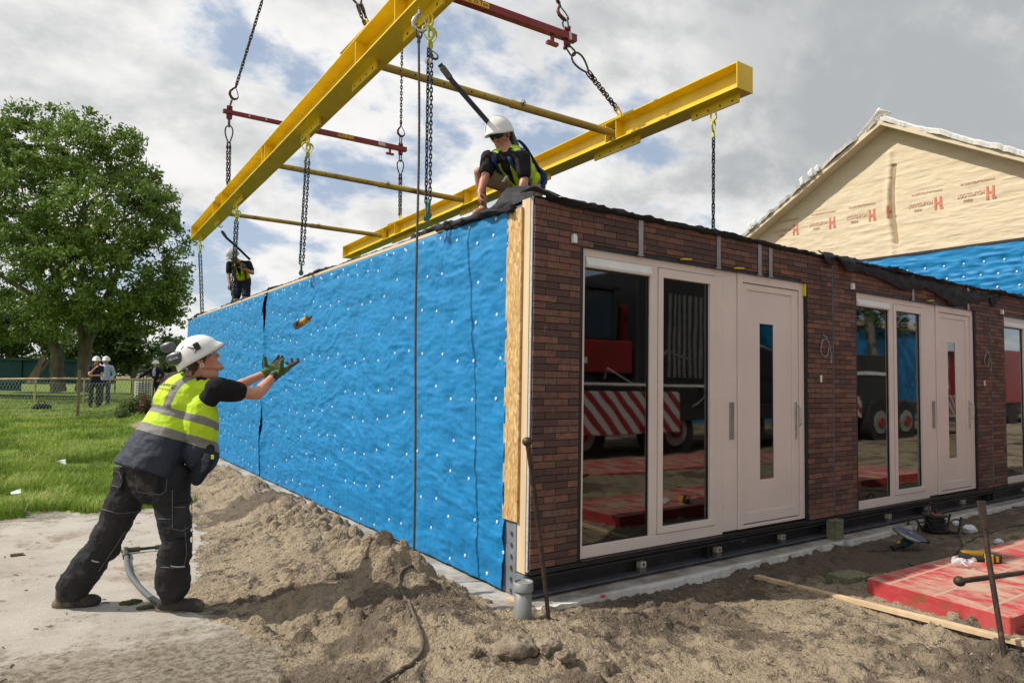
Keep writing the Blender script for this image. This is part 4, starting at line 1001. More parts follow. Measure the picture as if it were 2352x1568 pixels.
# grey pipe stub
p = on(1202, 1334, 'Z', .255); r = .062; z0 = gh(p.x, p.y)-.05
for zt in (.255,):
    T = thing('drain_pipe', 'grey plastic drain pipe stub standing at the corner of the module', 'pipe', (p.x, p.y, z0))
    def ring_tube(r0, r1, za, zb, nm, par=T, n=32):
        mb = MB(); vs = []
        for rr, z in ((r0, za), (r0, zb), (r1, zb), (r1, zb-.16)): vs += [(p.x+rr*math.cos(2*PI*k/n), p.y+rr*math.sin(2*PI*k/n), z) for k in range(n)]
        fs = [(j*n+k, j*n+(k+1) % n, (j+1)*n+(k+1) % n, (j+1)*n+k) for j in range(3) for k in range(n)]
        mb.add(vs, fs, 0, True); o = mb.build(nm, m_pvc, par); return o
    ring_tube(r-.004, r-.008, z0, zt-.05, 'pipe_body'); q = MB(); 
    ring_tube(r+.004, r-.006, zt-.058, zt, 'socket_collar')
    q = MB(); q.cyl((p.x, p.y, zt-.018), (p.x, p.y, zt-.012), r-.004, 24, 0); q.build('end_cap', m_pvc, T)
# crowbars
def crowbar(pts, r, label, head=True, chisel=False):
    T = thing('iron_bar', label, 'iron bar', pts[0], 'long iron bars'); q = MB(); pts = [V(p) for p in pts]
    n = len(pts); q.tube(pts, [r*(.8+.2*min(1, i/2)) if not chisel else r for i in range(n)], 12); q.build('shaft', m_iron, T)
    if head: q = MB(); q.ell(pts[-1], (r*2.05, r*2.05, r*1.85), nu=12, nv=8); q.build('ball_head', m_iron, T, 0)
    if chisel:
        d = (pts[-1]-pts[-2]).normalized(); s = d.cross(_F).normalized(); f = d.cross(s).normalized(); e = pts[-1]; q = MB()
        vs = [e+s*a*r*b+f*c_*r*b2 for b, b2, zz_ in ((1, 1, 0),) for a, c_ in ((-1, -1), (1, -1), (1, 1), (-1, 1))]+[e+d*.17+s*a*r*1.75+f*c_*r*.25 for a, c_ in ((-1, -1), (1, -1), (1, 1), (-1, 1))]
        q.add(vs, [(3, 2, 1, 0), (4, 5, 6, 7), (0, 1, 5, 4), (1, 2, 6, 5), (2, 3, 7, 6), (3, 0, 4, 7)]); q.build('chisel_tip', m_iron, T, .004)
a = gon(1262, 1426); a.z -= .03
crowbar([a, px(1255, 1370, 4.5), px(1236, 1200, 4.46), px(1218, 1060, 4.43), px(1211, 1014, 4.42)], .0165, 'tall iron bar with round head leaning at the brick corner')
crowbar([px(2322, 1600, 3.9), px(2308, 1510, 3.98), px(2290, 1400, 4.05), px(2272, 1290, 4.12), px(2262, 1215, 4.16)], .0155, 'tall iron bar with flat chisel tip standing before the red plate', head=False, chisel=True)
# red steel plate
def redplate():
    m, nt, b = nt_new('scuffed_red_paint'); g = NB(nt); v = g.co(False)
    col = g.mix(g.ramp(g.noise(v, 3, 8, .7), .35, .65), (.40, .022, .030), (.50, .05, .055))
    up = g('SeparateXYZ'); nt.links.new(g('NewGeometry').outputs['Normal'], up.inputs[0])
    dust = g.math('MULTIPLY', g.ramp(g.noise(g.co(False, (1, .5, 1)), 4.5, 11, .78), .40, .62), g.ramp(up.outputs[2], .6, .9, .12, .85))
    col = g.mix(dust, col, (.48, .38, .27))
    sp = g('SeparateXYZ'); nt.links.new(v, sp.inputs[0])
    seam = g.math('ABSOLUTE', g.math('SUBTRACT', g.math('FRACT', g.math('MULTIPLY', sp.outputs[1], 3.1)), .5))
    col = g.mix(g.math('MULTIPLY', g.ramp(seam, .05, .015), g.ramp(up.outputs[2], .6, .9)), col, (.42, .33, .23))
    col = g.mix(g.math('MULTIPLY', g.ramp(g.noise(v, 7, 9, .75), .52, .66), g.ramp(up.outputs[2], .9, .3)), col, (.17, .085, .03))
    nt.links.new(col, b.inputs['Base Color']); b.inputs['Roughness'].default_value = .6
    nt.links.new(g.bump(g.noise(v, 40, 7, .7), .4, .005), b.inputs['Normal'])
    T = thing('red_steel_platform', 'flat scuffed red steel platform lying on the sand before the brick front', 'steel platform', (2.26, -1.3, -.1))
    c0 = V((2.245, -1.285, 0)); ux = V((1, -.03, 0)).normalized(); uy = V((.05, -1, 0)).normalized()
    q = MB(); n = 34; top, bot = .118, -.09
    P0 = c0; P1 = on(2327, 1418, 'Z', .118); P1.z = 0; uy = (P1-P0).normalized(); P2 = P1+ux*7.5+uy*.1; P3 = c0+ux*7.5
    cc = P1+ux*.04; P1a = P1-uy*.02
    poly = [P0, P1a, P1+ux*.03, P2, P3]; m_ = len(poly)
    q.add([V((p.x, p.y, top)) for p in poly]+[V((p.x, p.y, bot)) for p in poly], [tuple(range(m_)), tuple(range(2*m_-1, m_-1, -1))]+[(k, m_+k, m_+(k+1) % m_, (k+1) % m_) for k in range(m_)])
    q.build('platform_body', m, T, .008)
    return T
redplate()
crowbar([px(2460, 1296, 4.6), px(2352, 1314, 4.35), px(2280, 1324, 4.2), px(2204, 1334, 4.1)], .0165, 'iron bar with pale round head lying on the red platform')
# plank
m_lath = M('raw_lath', (.60, .45, .28), (.50, .36, .21), sc=3, st=(3, 3, 3), rough=.8, obj=False, c3=(.25, .17, .1), sc3=14, t3=(.68, .74))
a, b = gon(1738, 1332), gon(2400, 1502); a.z += .03; b = V((b.x, b.y, 0)); b.z = max((gh(*(a.lerp(b, t).to_2d()))-a.z)/t+a.z for t in np.linspace(.3, 1, 12))+.018
T = thing('timber_lath', 'long thin pale timber lath lying across the sand', 'timber lath', a); q = MB(); q.bar(a, b, .055, .032); q.build('lath', m_lath, T, .002)
# mineral wool pieces
m_wool = M('mineral_wool', (.17, .17, .10), (.12, .12, .07), sc=20, rough=1, bump=1, bsc=60, bdist=.01, c3=(.26, .24, .15), sc3=25, t3=(.5, .65))
def wool(c, L, w_, h, ang, label, seed, up=(0, 0, 1)):
    c = V(c); T = thing('insulation_piece', label, 'insulation', c, 'mineral wool offcuts')
    ax = V((math.cos(ang), math.sin(ang), 0)); ay = V(up).cross(ax).normalized(); az = ax.cross(ay); q = MB(); n = 14
    vs = []; fs = []
    for k, zz in ((0, 0), (1, .5), (2, 1)):
        for i in range(4*n):
            s = i//n; u = (i % n)/n*2-1; X, Y = ((u, -1), (1, u), (-u, 1), (-1, -u))[s]
            j = 1+.02*math.sin(i*2.3+seed+k)+.015*math.sin(i*5.1+seed*2+k*2); vs.append(c+ax*X*L/2*j+ay*Y*w_/2*j+az*(h*zz+.006*math.sin(i*1.7+k)))
    m_ = 4*n
    for k in range(2): fs += [(k*m_+i, k*m_+(i+1) % m_, (k+1)*m_+(i+1) % m_, (k+1)*m_+i) for i in range(m_)]
    fs += [tuple(range(m_-1, -1, -1)), tuple(range(2*m_, 3*m_))]; q.add(vs, fs, 0, False); q.build('slab', m_wool, T)
c = gon(1952, 1338); wool((c.x, c.y, c.z+.0), .30, .20, .07, -.15, 'flat green grey insulation piece beside the corner of the red platform', 2)
wool((3.98, -.03, -.04), .17, .10, .20, .1, 'upright insulation lump under the joint between two brick modules', 5)
# angle grinder
def grinder():
    c = gon(2085, 1262); c = V((c.x, c.y, c.z)); T = thing('angle_grinder', 'dark green angle grinder with large cutting disc lying on soil', 'angle grinder', c)
    r = (px(2200, 1262, 7)-px(2085, 1262, 7)).normalized(); f = V((_F.x, _F.y, 0)).normalized(); u = V((0, 0, 1))
    m_t = M('teal_tool_body', (.02, .075, .08), (.015, .055, .06), rough=.4); q = MB()
    b0 = c+u*.06-r*.09-f*.05; h = c+u*.10+r*.02; q.cone(b0, h, .038, .05, 14); q.cone(h, h+r*.03+u*.02, .05, .035, 14); q.build('motor_body', m_t, T)
    q = MB(); q.tube([b0, b0-r*.06-u*.005-f*.03, b0-r*.12-u*.02-f*.05], [.034, .026, .03], 10); q.build('rear_grip', m_blk, T)
    q = MB(); q.cyl(b0-r*.05-f*.02+u*.02, b0-r*.02+u*.03, .012, 8); q.build('trigger', m_orange, T)
    q = MB(); n = V((.10, -.35, .93)).normalized(); dc = h+u*.055+r*.01; x, y, z = frame_from(n); q.cyl(dc, dc+n*.005, .15, 40, 0); q.build('cutting_disc', M('cutting_disc', (.07, .085, .15), (.05, .06, .11), rough=.5, sc=20, c3=(.3, .26, .22), sc3=10, t3=(.6, .7)), T)
    q = MB(); vs = []
    for i in range(41): a = i/40*2*PI; vs += [dc+(x*math.cos(a)+y*math.sin(a))*rr-n*hh for rr, hh in ((.156, -.008), (.160, .022), (.10, .024))]
    fs = [(i*3+k, (i+1)*3+k, (i+1)*3+k+1, i*3+k+1) for i in range(40) for k in range(2) if .0 < i/40 < .62]; q.add(vs, fs, 0, True)
    g_ = q.build('guard', m_grey, T); s = g_.modifiers.new('t', 'SOLIDIFY'); s.thickness = .003
    q = MB(); q.cyl(dc+n*.004, dc+n*.018, .026, 8); q.build('disc_nut', m_grey, T)
    q = MB(); q.cone(h+r*.03, h+r*.20-u*.02+f*.01, .016, .02, 10); q.build('side_handle', m_blk, T)
    q = MB(); e = b0-r*.12-u*.02-f*.05; w_ = [e, e-r*.09-f*.0, e-r*.18+f*.02, e-r*.24+f*.03]; w_ = [V((p.x, p.y, max(gh(p.x, p.y)+.008, p.z-.03*i))) for i, p in enumerate(w_)]; q.tube(w_, .005, 6); q.build('power_cord', m_blk, T)
grinder()
# cable reel
def reel():
    c = gon(2148, 1222); T = thing('cable_reel', 'black cable reel on a tube frame standing on the soil by the plinth', 'cable reel', c)
    q = MB(); z = c.z; X, Y = c.x, c.y
    q.cyl((X, Y, z+.03), (X, Y, z+.045), .145, 28); q.cyl((X, Y, z+.19), (X, Y, z+.205), .13, 28); q.cyl((X, Y, z+.03), (X, Y, z+.2), .095, 24); q.build('drum', m_blk, T)
    q = MB()
    for k in range(6): q.tube([(X+(.10+.012*(k % 2))*math.cos(t), Y+(.10+.012*(k % 2))*math.sin(t), z+.05+k*.02+.008*math.sin(t*2+k)) for t in np.linspace(0, 2*PI, 25)[:-1]], .007, 6, closed=True)
    q.build('wound_cable', m_blk, T)
    q = MB(); q.cyl((X, Y, z+.205), (X, Y, z+.215), .075, 20); q.build('orange_ring', M('orange_cap', (.35, .07, .02), rough=.6), T)
    q = MB(); r = V((_R.x, _R.y, 0)).normalized(); f = V((_F.x, _F.y, 0)).normalized()
    for s in (-1, 1): q.tube([V(c)+f*.1*s-r*.26+V((0, 0, .03)), V(c)+f*.1*s-r*.24+V((0, 0, .13)), V(c)+f*.1*s-r*.16+V((0, 0, .13)), V(c)+f*.1*s-r*.10+V((0, 0, .025)), V(c)+f*.1*s+r*.2+V((0, 0, .02)), V(c)+f*.1*s+r*.24+V((0, 0, .2))], .013, 8)
    q.build('tube_frame', m_blk, T)
    q = MB(); q.tube([(X-.05+.085*math.cos(t), Y+.02*math.sin(t), z+.27+.075*math.sin(t)) for t in np.linspace(0, 2*PI, 21)[:-1]], .007, 6, closed=True); q.cap((X+.03, Y, z+.22), (X+.03, Y, z+.25), .02, .016, 8); q.build('cable_plug', m_blk, T)
    pts = [(2165, 1205), (2200, 1218), (2212, 1245), (2196, 1262), (2190, 1268)]; P = [gon(x, y+12) for x, y in pts]
    P = [V((X+.08, Y-.02, z+.2))]+[p+V((0, 0, .02)) for p in P]; q = MB(); q.tube(P, .006, 6); q.build('trailing_cable', m_blk, T)
reel()
def cable(pts, label, name='power_cable'):
    P = [gon(x, y) for x, y in pts]; P2 = []
    for a, b in zip(P[:-1], P[1:]):
        for k in range(6): u = k/6; p = a.lerp(b, u); P2.append(V((p.x, p.y, max(p.z, gh(p.x, p.y)+.006))))
    q = MB(); q.tube(P2, .0055, 6); o = q.build(name, m_blk); tag(o, label, 'cable')
cable([(2352, 1206), (2300, 1216), (2250, 1232), (2235, 1240), (2215, 1247)], 'black cable running over the soil behind the red platform')
cable([(2088, 1296), (2105, 1305), (2130, 1316), (2150, 1322)], 'short black cable end lying between grinder and red platform')
# white foam lumps
m_foam = M('white_foam', (.75, .76, .78), (.6, .62, .65), sc=12, rough=.9, bump=.6, bsc=50, bdist=.01)
def lump(c, r, label, name, mat, cat, seed, group=None, flat=.6, ns=.35, nu=22):
    q = MB(); q.ell(c, (r, r*.8, r*flat), nu=nu, nv=max(8, nu*2//3)); v = np.array([list(a) for a in q.v]); d = v-np.array(list(c)); f = 1+ns*fbm(v*2.2/r+seed, 4, seed)[:, None]+.25*ns*fbm(v*7/r+seed, 3, seed+4)[:, None]
    q.v = [tuple(a) for a in (np.array(list(c))+d*f)]
    o = q.build(name, mat); tag(o, label, cat, group); return o
for k, (x, y, r, lb) in enumerate(((2228, 1222, .085, 'larger crumpled white foam lump on the soil beside the cable reel'), (2196, 1205, .05, 'small white foam lump tucked against the cable reel'), (2294, 1248, .05, 'white foam scrap at the back edge of the red platform'))):
    c = gon(x, y); lump(V((c.x, c.y, c.z+r*.4)), r, lb, 'foam_lump', m_foam, 'foam lump', k+3, 'white foam scraps')
# cordless tool
def drill():
    c = px(2262, 1290, 4.95); c = on(2250, 1288, 'Z', .12); T = thing('cordless_tool', 'yellow and black cordless tool lying on the red platform', 'cordless tool', c)
    r = V((_R.x, _R.y, 0)).normalized(); f = V((_F.x, _F.y, 0)).normalized(); u = V((0, 0, 1)); m_dy = M('tool_yellow', (.75, .42, .01), rough=.4)
    q = MB(); q.bar(c-r*.12+u*.05+f*.05, c+r*.04+u*.045+f*.04, .05, .055); q.bar(c+r*.03+u*.05+f*.035, c+r*.09+u*.04+f*.02, .045, .05); q.build('housing', m_dy, T, .012)
    q = MB(); q.tube([c-r*.14+u*.04+f*.05, c-r*.06+u*.022+f*.0, c+r*.03+u*.022-f*.01], [.03, .026, .024], 10); q.build('grip', m_blk, T)
    q = MB(); q.obox(c+r*.09+u*.035-f*.03, r, f, u, (.055, .04, .035)); bt = q.build('battery', m_blk, T, .008)
    q = MB(); q.obox(c+r*.045+u*.035-f*.05, r, f, u, (.02, .03, .036)); q.build('battery_clip', m_dy, bt, .004)
    q = MB(); q.obox(c+r*.10+u*.035-f*.0715, r, f, u, (.012, .001, .024)); q.build('label_strip', m_orange, bt)
    q = MB(); q.cyl(c+r*.09+u*.04+f*.02, c+r*.17+u*.035+f*.02, .02, 12); q.cyl(c+r*.17+u*.035, c+r*.24+u*.03, .0035, 6); q.build('chuck', m_blk, T)
drill()
# clear plastic scrap
mp = bpy.data.materials.new('clear_film'); mp.use_nodes = True; b_ = mp.node_tree.nodes['Principled BSDF']; b_.inputs['Base Color'].default_value = (.85, .85, .88, 1); b_.inputs['Roughness'].default_value = .15; b_.inputs['Alpha'].default_value = .3
c = on(2206, 1300, 'Z', .125); q = MB()
for k in range(5):
    q.tube([c+V((.06*math.cos(t+k)+.01*k, .05*math.sin(t)-.02*k, .012+.05*abs(math.sin(t*1.3+k)))) for t in np.linspace(0, 3.2, 9)], .006, 5, flat=2.5)
tag(q.build('plastic_scrap', mp), 'crumpled clear plastic scrap lying on the red platform', 'plastic scrap')
# boulder-like clods and sand lumps
m_clod = M('dry_clod', (.30, .245, .18), (.21, .165, .115), sc=9, rough=1, bump=1, bsc=28, bdist=.02, c3=(.10, .078, .055), sc3=12, t3=(.52, .64))
for k, (x, y, r, fl, lb) in enumerate(((1180, 1500, .125, .55, 'largest grey clod of earth near the bottom edge of the sand'), (1262, 1492, .075, .6, 'cracked earth clod next to the largest one'), (1300, 1512, .055, .6, 'small earth clod at the end of the clod row'),
        (1090, 1500, .04, .7, 'small dry clod beside the trailing rope'), (900, 1285, .035, .8, 'tiny clod on the peak of the sand heap'))):
    c = gon(x, y); lump(V((c.x, c.y, c.z+r*.25)), r, lb, 'earth_clod', m_clod, 'earth clod', k*7+2, 'dry clods of earth', fl, .5, 34)
# scattered crumbs: too many to count
rs = np.random.RandomState(3); q = MB(); CR = []
for k in range(5200):
    x = rs.uniform(-2.0, 2.6); y = rs.uniform(-2.4, 3.6) if x < -.35 else rs.uniform(-2.4, -.15)
    if rs.rand() < .35: x = rs.normal(-.9, .5); y = rs.uniform(-1.2, 6)
    if x > -.3 and y > -.12: continue
    if x < np.interp(y, [-1, 1.8, 4], [-2.1, -2.0, -1.7]): continue
    CR.append((x, y, .003+.010*rs.rand()**4))
CRZ = Hg(np.array([c[0] for c in CR]), np.array([c[1] for c in CR]))
for (x, y, r), z in zip(CR, CRZ):
    c = V((x, y, float(z)+r*.3))
    vs = [c+V((rs.uniform(.7, 1.3)*r*a, rs.uniform(.7, 1.3)*r*b2, rs.uniform(.7, 1.2)*r*c2)) for a, b2, c2 in ((1, 0, 0), (0, 1, 0), (-1, 0, 0), (0, -1, 0), (0, 0, 1), (0, 0, -1))]
    q.add(vs, [(0, 1, 4), (1, 2, 4), (2, 3, 4), (3, 0, 4), (1, 0, 5), (2, 1, 5), (3, 2, 5), (0, 3, 5)], 0, False)
o = q.build('soil_crumbs', m_clod); tag(o, 'loose crumbs of soil strewn over the sand heap', 'soil crumbs', kind='stuff')
# hose with coupling
def hose():
    a = gon(287, 1272); P = [gon(x, y) for x, y in ((290, 1285), (296, 1320), (318, 1352), (345, 1378), (372, 1394), (402, 1403))]
    P2 = []
    for i in range(len(P)-1):
        for k in range(5):
            u = k/5; p0 = P[max(i-1, 0)]; p1 = P[i]; p2 = P[i+1]; p3 = P[min(i+2, len(P)-1)]
            t = .5*((2*p1)+(p2-p0)*u+(2*p0-5*p1+4*p2-p3)*u*u+(3*p1-p0-3*p2+p3)*u**3); P2.append(V((t.x, t.y, gh(t.x, t.y)+.022)))
    T = thing('water_hose', 'grey hose with metal coupling lying on the concrete behind the feet', 'hose', a); m_h = M('grey_hose', (.10, .115, .12), (.08, .09, .095), rough=.5)
    q = MB(); q.tube(P2, .0185, 10); q.build('hose_pipe', m_h, T)
    b = gon(362, 1264); q = MB(); q.tube([a+V((0, 0, .03)), b+V((0, 0, .03))], .013, 8); q.build('bar_pipe', m_blk, T)
    q = MB(); q.ell(a+V((0, 0, .03)), (.036, .036, .03)); d = (b-a).normalized()
    q.cyl(a+d*.02+V((0, 0, .03)), a+d*.11+V((0, 0, .03)), .022, 12); q.cyl(P2[0], a+V((0, 0, .02)), .027, 12); q.build('coupling', m_ring, T)
    q = MB(); q.cyl(b-d*.02+V((0, 0, .03)), b+d*.03+V((0, 0, .03)), .02, 12); q.build('end_fitting', m_ring, T)
hose()
# moss clumps on the concrete
m_moss = M('moss_clump', (.075, .07, .022), (.05, .04, .018), sc=12, rough=1, bump=1, bsc=40, bdist=.012)
for k, (x, y, r, lb) in enumerate(((300, 1385, .06, 'brown moss clump on the concrete behind the front boot'), (335, 1396, .05, 'low moss clump between hose and front boot'), (40, 1275, .05, 'dark moss clump on the pale concrete at the picture edge'))):
    c = gon(x, y); lump(V((c.x, c.y, c.z)), r, lb, 'moss_clump', m_moss, 'moss', k*5+1, 'moss clumps on the concrete', .35, .7, 30)
# paper scraps in the grass
m_paper = M('white_paper', (.75, .76, .76), (.65, .68, .68), rough=.7); m_film = M('pale_green_film', (.50, .62, .50), (.42, .52, .42), rough=.4)
c = gon(140, 1078)+V((0, 0, .10)); R0 = V((_R.x, _R.y, 0))
cloth([[c+R0*-.09+V((0, 0, .02)), c+R0*.06+V((0, 0, .055))], [c+R0*-.07+V((0, .03, .0)), c+R0*.075+V((0, -.04, -.03))]], 'paper_scrap', None, .001, 10, 8, .006, 3, m_paper)
tag(bpy.context.scene.objects['paper_scrap'], 'crumpled white paper lying in the tall grass', 'paper scrap')
c = gon(36, 1142)+V((0, 0, .05))
cloth([[c+R0*-.07+V((0, .03, .0)), c+R0*.055+V((0, 0, .05))], [c+R0*-.06+V((0, -.04, -.01)), c+R0*.065+V((0, -.03, 0))]], 'film_scrap', None, .001, 10, 8, .01, 8, m_film)
tag(bpy.context.scene.objects['film_scrap'], 'pale green plastic scrap at the grass edge', 'plastic scrap')
q = MB(); c = on(1385, 1368, 'Z', -.03); q.ell(c, (.022, .018, .012)); tag(q.build('bottle_stopper', M('red_cap', (.6, .06, .02), rough=.5)), 'small red plastic cap on the lip of the slab', 'plastic cap')
q = MB(); c0 = gon(1215, 1403); q.bar(on(1168, 1372, 'Z', -.03), on(1200, 1386, 'Z', -.03), .05, .014); tag(q.build('wood_offcut', m_lath), 'thin wood offcut under the end of the blue wall', 'wood offcut')

q = MB(); rs = np.random.RandomState(17)
for k in range(420):
    x = rs.uniform(-3.2, 3.0); y = rs.uniform(-2.2, 3.8) if x < -.4 else rs.uniform(-2.3, -.2); a = rs.rand()*6.28; l = .015+.05*rs.rand()**2; z = gh(x, y)+.004
    if x > -.3 and y > -.15: continue
    q.tube([(x, y, z), (x+math.cos(a)*l*.5, y+math.sin(a)*l*.5, z+.006*rs.rand()), (x+math.cos(a+.4)*l, y+math.sin(a+.4)*l, z+.002)], .0016+.002*rs.rand(), 4)
o = q.build('twigs', M('dark_twigs', (.06, .045, .03), (.12, .09, .06), rough=1)); tag(o, 'tiny dark twigs and root bits scattered on sand and concrete', 'twigs', kind='stuff')
# ---------------------------------------------------------------- people
def skin_mat(name, c):
    m, nt, b = nt_new(name); g = NB(nt); v = g.co(False)
    col = g.mix(g.ramp(g.noise(v, 14, 6, .6), .35, .68), c, (c[0]*.86, c[1]*.70, c[2]*.66)); col = g.mix(g.ramp(g.noise(v, 160, 3, .6), .5, .8, 0, .3), col, (c[0]*.7, c[1]*.5, c[2]*.4))
    nt.links.new(col, b.inputs['Base Color']); b.inputs['Roughness'].default_value = .5; b.inputs['Subsurface Weight'].default_value = .12
    b.inputs['Subsurface Radius'].default_value = (.02, .008, .004); nt.links.new(g.bump(g.noise(v, 220, 4), .15, .002), b.inputs['Normal']); return m
m_skin = skin_mat('fair_ruddy_skin', (.58, .29, .19)); m_skin2 = skin_mat('tanned_skin', (.46, .24, .15))
def cloth_mat(name, c, c2=None, rough=.85, dirt=None, t3=(.62, .72), sc=3): return M(name, c, c2 or tuple(x*.75 for x in c), sc=sc, rough=rough, bump=.5, bsc=26, bdist=.012, c3=dirt, sc3=6, t3=t3, obj=False, spec=.25)
m_tsh = cloth_mat('black_tshirt', (.012, .012, .014)); m_trou = cloth_mat('black_work_trousers', (.016, .016, .018), (.028, .028, .030), dirt=(.10, .085, .065), t3=(.60, .74))
m_navy = cloth_mat('navy_cloth', (.018, .024, .04)); m_khaki = cloth_mat('khaki_shorts', (.36, .28, .19), dirt=(.2, .15, .1)); m_jean = cloth_mat('blue_jeans', (.035, .05, .10)); m_djean = cloth_mat('dark_trousers', (.016, .018, .024))
m_lblue = cloth_mat('pale_blue_shirt', (.42, .52, .72)); m_lilac = cloth_mat('lilac_shirt', (.52, .45, .66)); m_suit = cloth_mat('dark_jacket', (.012, .014, .024)); m_boot = cloth_mat('worn_black_boot', (.05, .043, .036), dirt=(.19, .155, .115), t3=(.44, .6))
m_sole = M('rubber_sole', (.16, .13, .095), (.09, .075, .055), sc=20, rough=.9); m_hair = M('ginger_brown_hair', (.12, .055, .025), (.07, .035, .018), sc=60, rough=.8); m_beard = M('blond_beard', (.50, .30, .16), (.40, .22, .11), sc=90, rough=.9)
m_hel = M('white_helmet', (.78, .78, .76), (.70, .69, .66), sc=3, rough=.32, c3=(.35, .30, .25), sc3=26, t3=(.70, .78), obj=False, coat=.3); m_muff = M('dark_grey_muff', (.07, .08, .09), (.055, .06, .07), rough=.4); m_lens = M('dark_lens', (.02, .06, .09), (.01, .02, .03), rough=.06, metal=.4)
m_gl1 = M('green_glove', (.075, .14, .035), (.05, .10, .025), sc=25, rough=.9, bump=.6, bsc=70, bdist=.004); m_gl2 = M('brown_glove_palm', (.085, .065, .045), (.06, .045, .035), sc=25, rough=.9)
m_strap_b = M('blue_harness_webbing', (.012, .045, .18), (.01, .03, .12), rough=.8); m_strap_r = M('red_harness_webbing', (.28, .06, .03), (.2, .04, .02), rough=.8); m_refl = M('reflective_tape', (.42, .41, .40), (.34, .33, .32), rough=.45)
def vest_mat(name, navy=-1., b1=(.17, .225), b2=(.29, .345), vx=(.085, .135), vee=False):
    m, nt, b = nt_new(name); g = NB(nt); a = g.attr('tp'); sp = g('SeparateXYZ'); nt.links.new(a.outputs['Vector'], sp.inputs[0]); x, y, z = sp.outputs
    v = g.co(False); wv = g.math('MULTIPLY_ADD', g.noise(v, 9, 4), .02, -.01); z = g.math('ADD', z, wv)
    def band(q, lo, hi, e=.002): return g.math('MULTIPLY', g.ramp(q, lo-e, lo+e), g.ramp(q, hi+e, hi-e))
    col = g.mix(g.ramp(g.noise(v, 5, 6, .7), .4, .7), (.52, .72, .022), (.43, .62, .025)); col = g.mix(g.ramp(g.noise(v, 14, 8, .75), .64, .74), col, (.22, .28, .05))
    ax = g.math('ADD', g.math('ABSOLUTE', x), wv)
    m1 = g.math('MAXIMUM', band(z, *b1), g.math('MAXIMUM', band(z, *b2), g.math('MULTIPLY', band(ax, *vx), g.ramp(z, b2[1]-.01, b2[1]))))
    col = g.mix(m1, col, (.21, .20, .185))
    if navy > 0:
        nv = g.mix(g.ramp(g.noise(g.co(False, (1, 1, 2)), 7, 9, .75), .60, .72), (.026, .032, .048), (.16, .14, .12)); col = g.mix(g.ramp(z, navy+.002, navy-.002), col, nv)
    if vee:
        wd = g.math('MULTIPLY', g.math('SUBTRACT', z, .12), .20); f = g.math('MULTIPLY', g.ramp(g.math('SUBTRACT', ax, wd), .004, -.004), g.ramp(y, .0, .02)); col = g.mix(f, col, (.012, .012, .014))
    nt.links.new(col, b.inputs['Base Color']); b.inputs['Roughness'].default_value = .7; b.inputs['Specular IOR Level'].default_value = .3
    nt.links.new(g.bump(g.noise(v, 16, 6, .6), .5, .012), b.inputs['Normal']); return m

def head_prims(mb, c, f, u, s=1.0):
    r = f.cross(u).normalized(); A = (r, f, u); L = lambda a, b, d: c+(r*a+f*b+u*d)*s
    mb.ell(L(0, -.008, .028), (.074*s, .093*s, .086*s), A, 20, 14); mb.ell(L(0, .032, -.025), (.060*s, .058*s, .082*s), A, 18, 12)
    mb.ell(L(0, .068, -.098), (.024*s, .020*s, .018*s), A)
    for q in (-1, 1):
        mb.cap(L(q*.052, .0, -.055), L(q*.018, .066, -.100), .022*s, .018*s); mb.ell(L(q*.040, .060, -.022), (.022*s, .020*s, .022*s), A)
        mb.cap(L(q*.008, .093, .020), L(q*.045, .076, .022), .011*s, .010*s); mb.ell(L(q*.076, -.005, -.012), (.009*s, .019*s, .030*s), A); mb.ell(L(q*.083, -.014, -.004), (.006*s, .012*s, .022*s), A)
        mb.cap(L(q*.002, .087, -.063), L(q*.020, .079, -.065), .0068*s, .0055*s, 8); mb.cap(L(q*.002, .085, -.075), L(q*.018, .078, -.074), .0075*s, .006*s, 8); mb.ell(L(q*.013, .096, -.036), (.009*s, .010*s, .008*s), A)
        mb.ell(L(q*.032, .073, .0), (.012*s, .010*s, .009*s), A)
    mb.cap(L(0, .088, .010), L(0, .105, -.032), .009*s, .0125*s, 10); mb.cap(L(0, -.02, -.03), L(0, .0, -.11), .062*s, .056*s)
def hand_prims(mb, w, d, n, side, curls=(.3, .3, .35, .4), tdir=None, fat=1.0, s=1.0, spread=.12, tcurl=.2):
    d = d.normalized(); n = (n-d*n.dot(d)).normalized(); l = d.cross(n)*(1 if side == 'R' else -1)
    offs = (.030, .010, -.010, -.029); lens = (.073, .081, .075, .058); mb.ell(w+d*.045*s, (.037*s, .050*s, .015*s*fat), (l, d, n))
    for k in range(4):
        m_ = w+d*(.088-.004*abs(k-1))*s+l*offs[k]*s; mb.cap(w+d*.012*s+l*offs[k]*.6*s, m_, .0125*s*fat, .0115*s*fat, 8)
        dd = (d+l*spread*(1.5-k)/1.5).normalized(); p = m_; ang = curls[k] if hasattr(curls, '__len__') else curls; ax = n.cross(dd).normalized(); r0 = .0098*fat*s
        for j, fr in enumerate((.45, .30, .25)):
            dd = (Matrix.Rotation(-ang*(1 if j else .7), 3, ax) @ dd); e = p+dd*lens[k]*fr*s; mb.cap(p, e, r0, r0*.90, 8); r0 *= .90; p = e
    t0 = w+d*.025*s+l*.026*s; td = tdir.normalized() if tdir else (d*.6+l*.75+n*.25).normalized(); e = t0+td*.044*s; mb.cap(w+d*.02*s+l*.015*s, t0, .017*s*fat, .015*s*fat, 8); mb.cap(t0, e, .0145*s*fat, .012*s*fat, 8)
    td2 = (td+d*tcurl).normalized(); mb.cap(e, e+td2*.034*s, .012*s*fat, .0095*s*fat, 8)
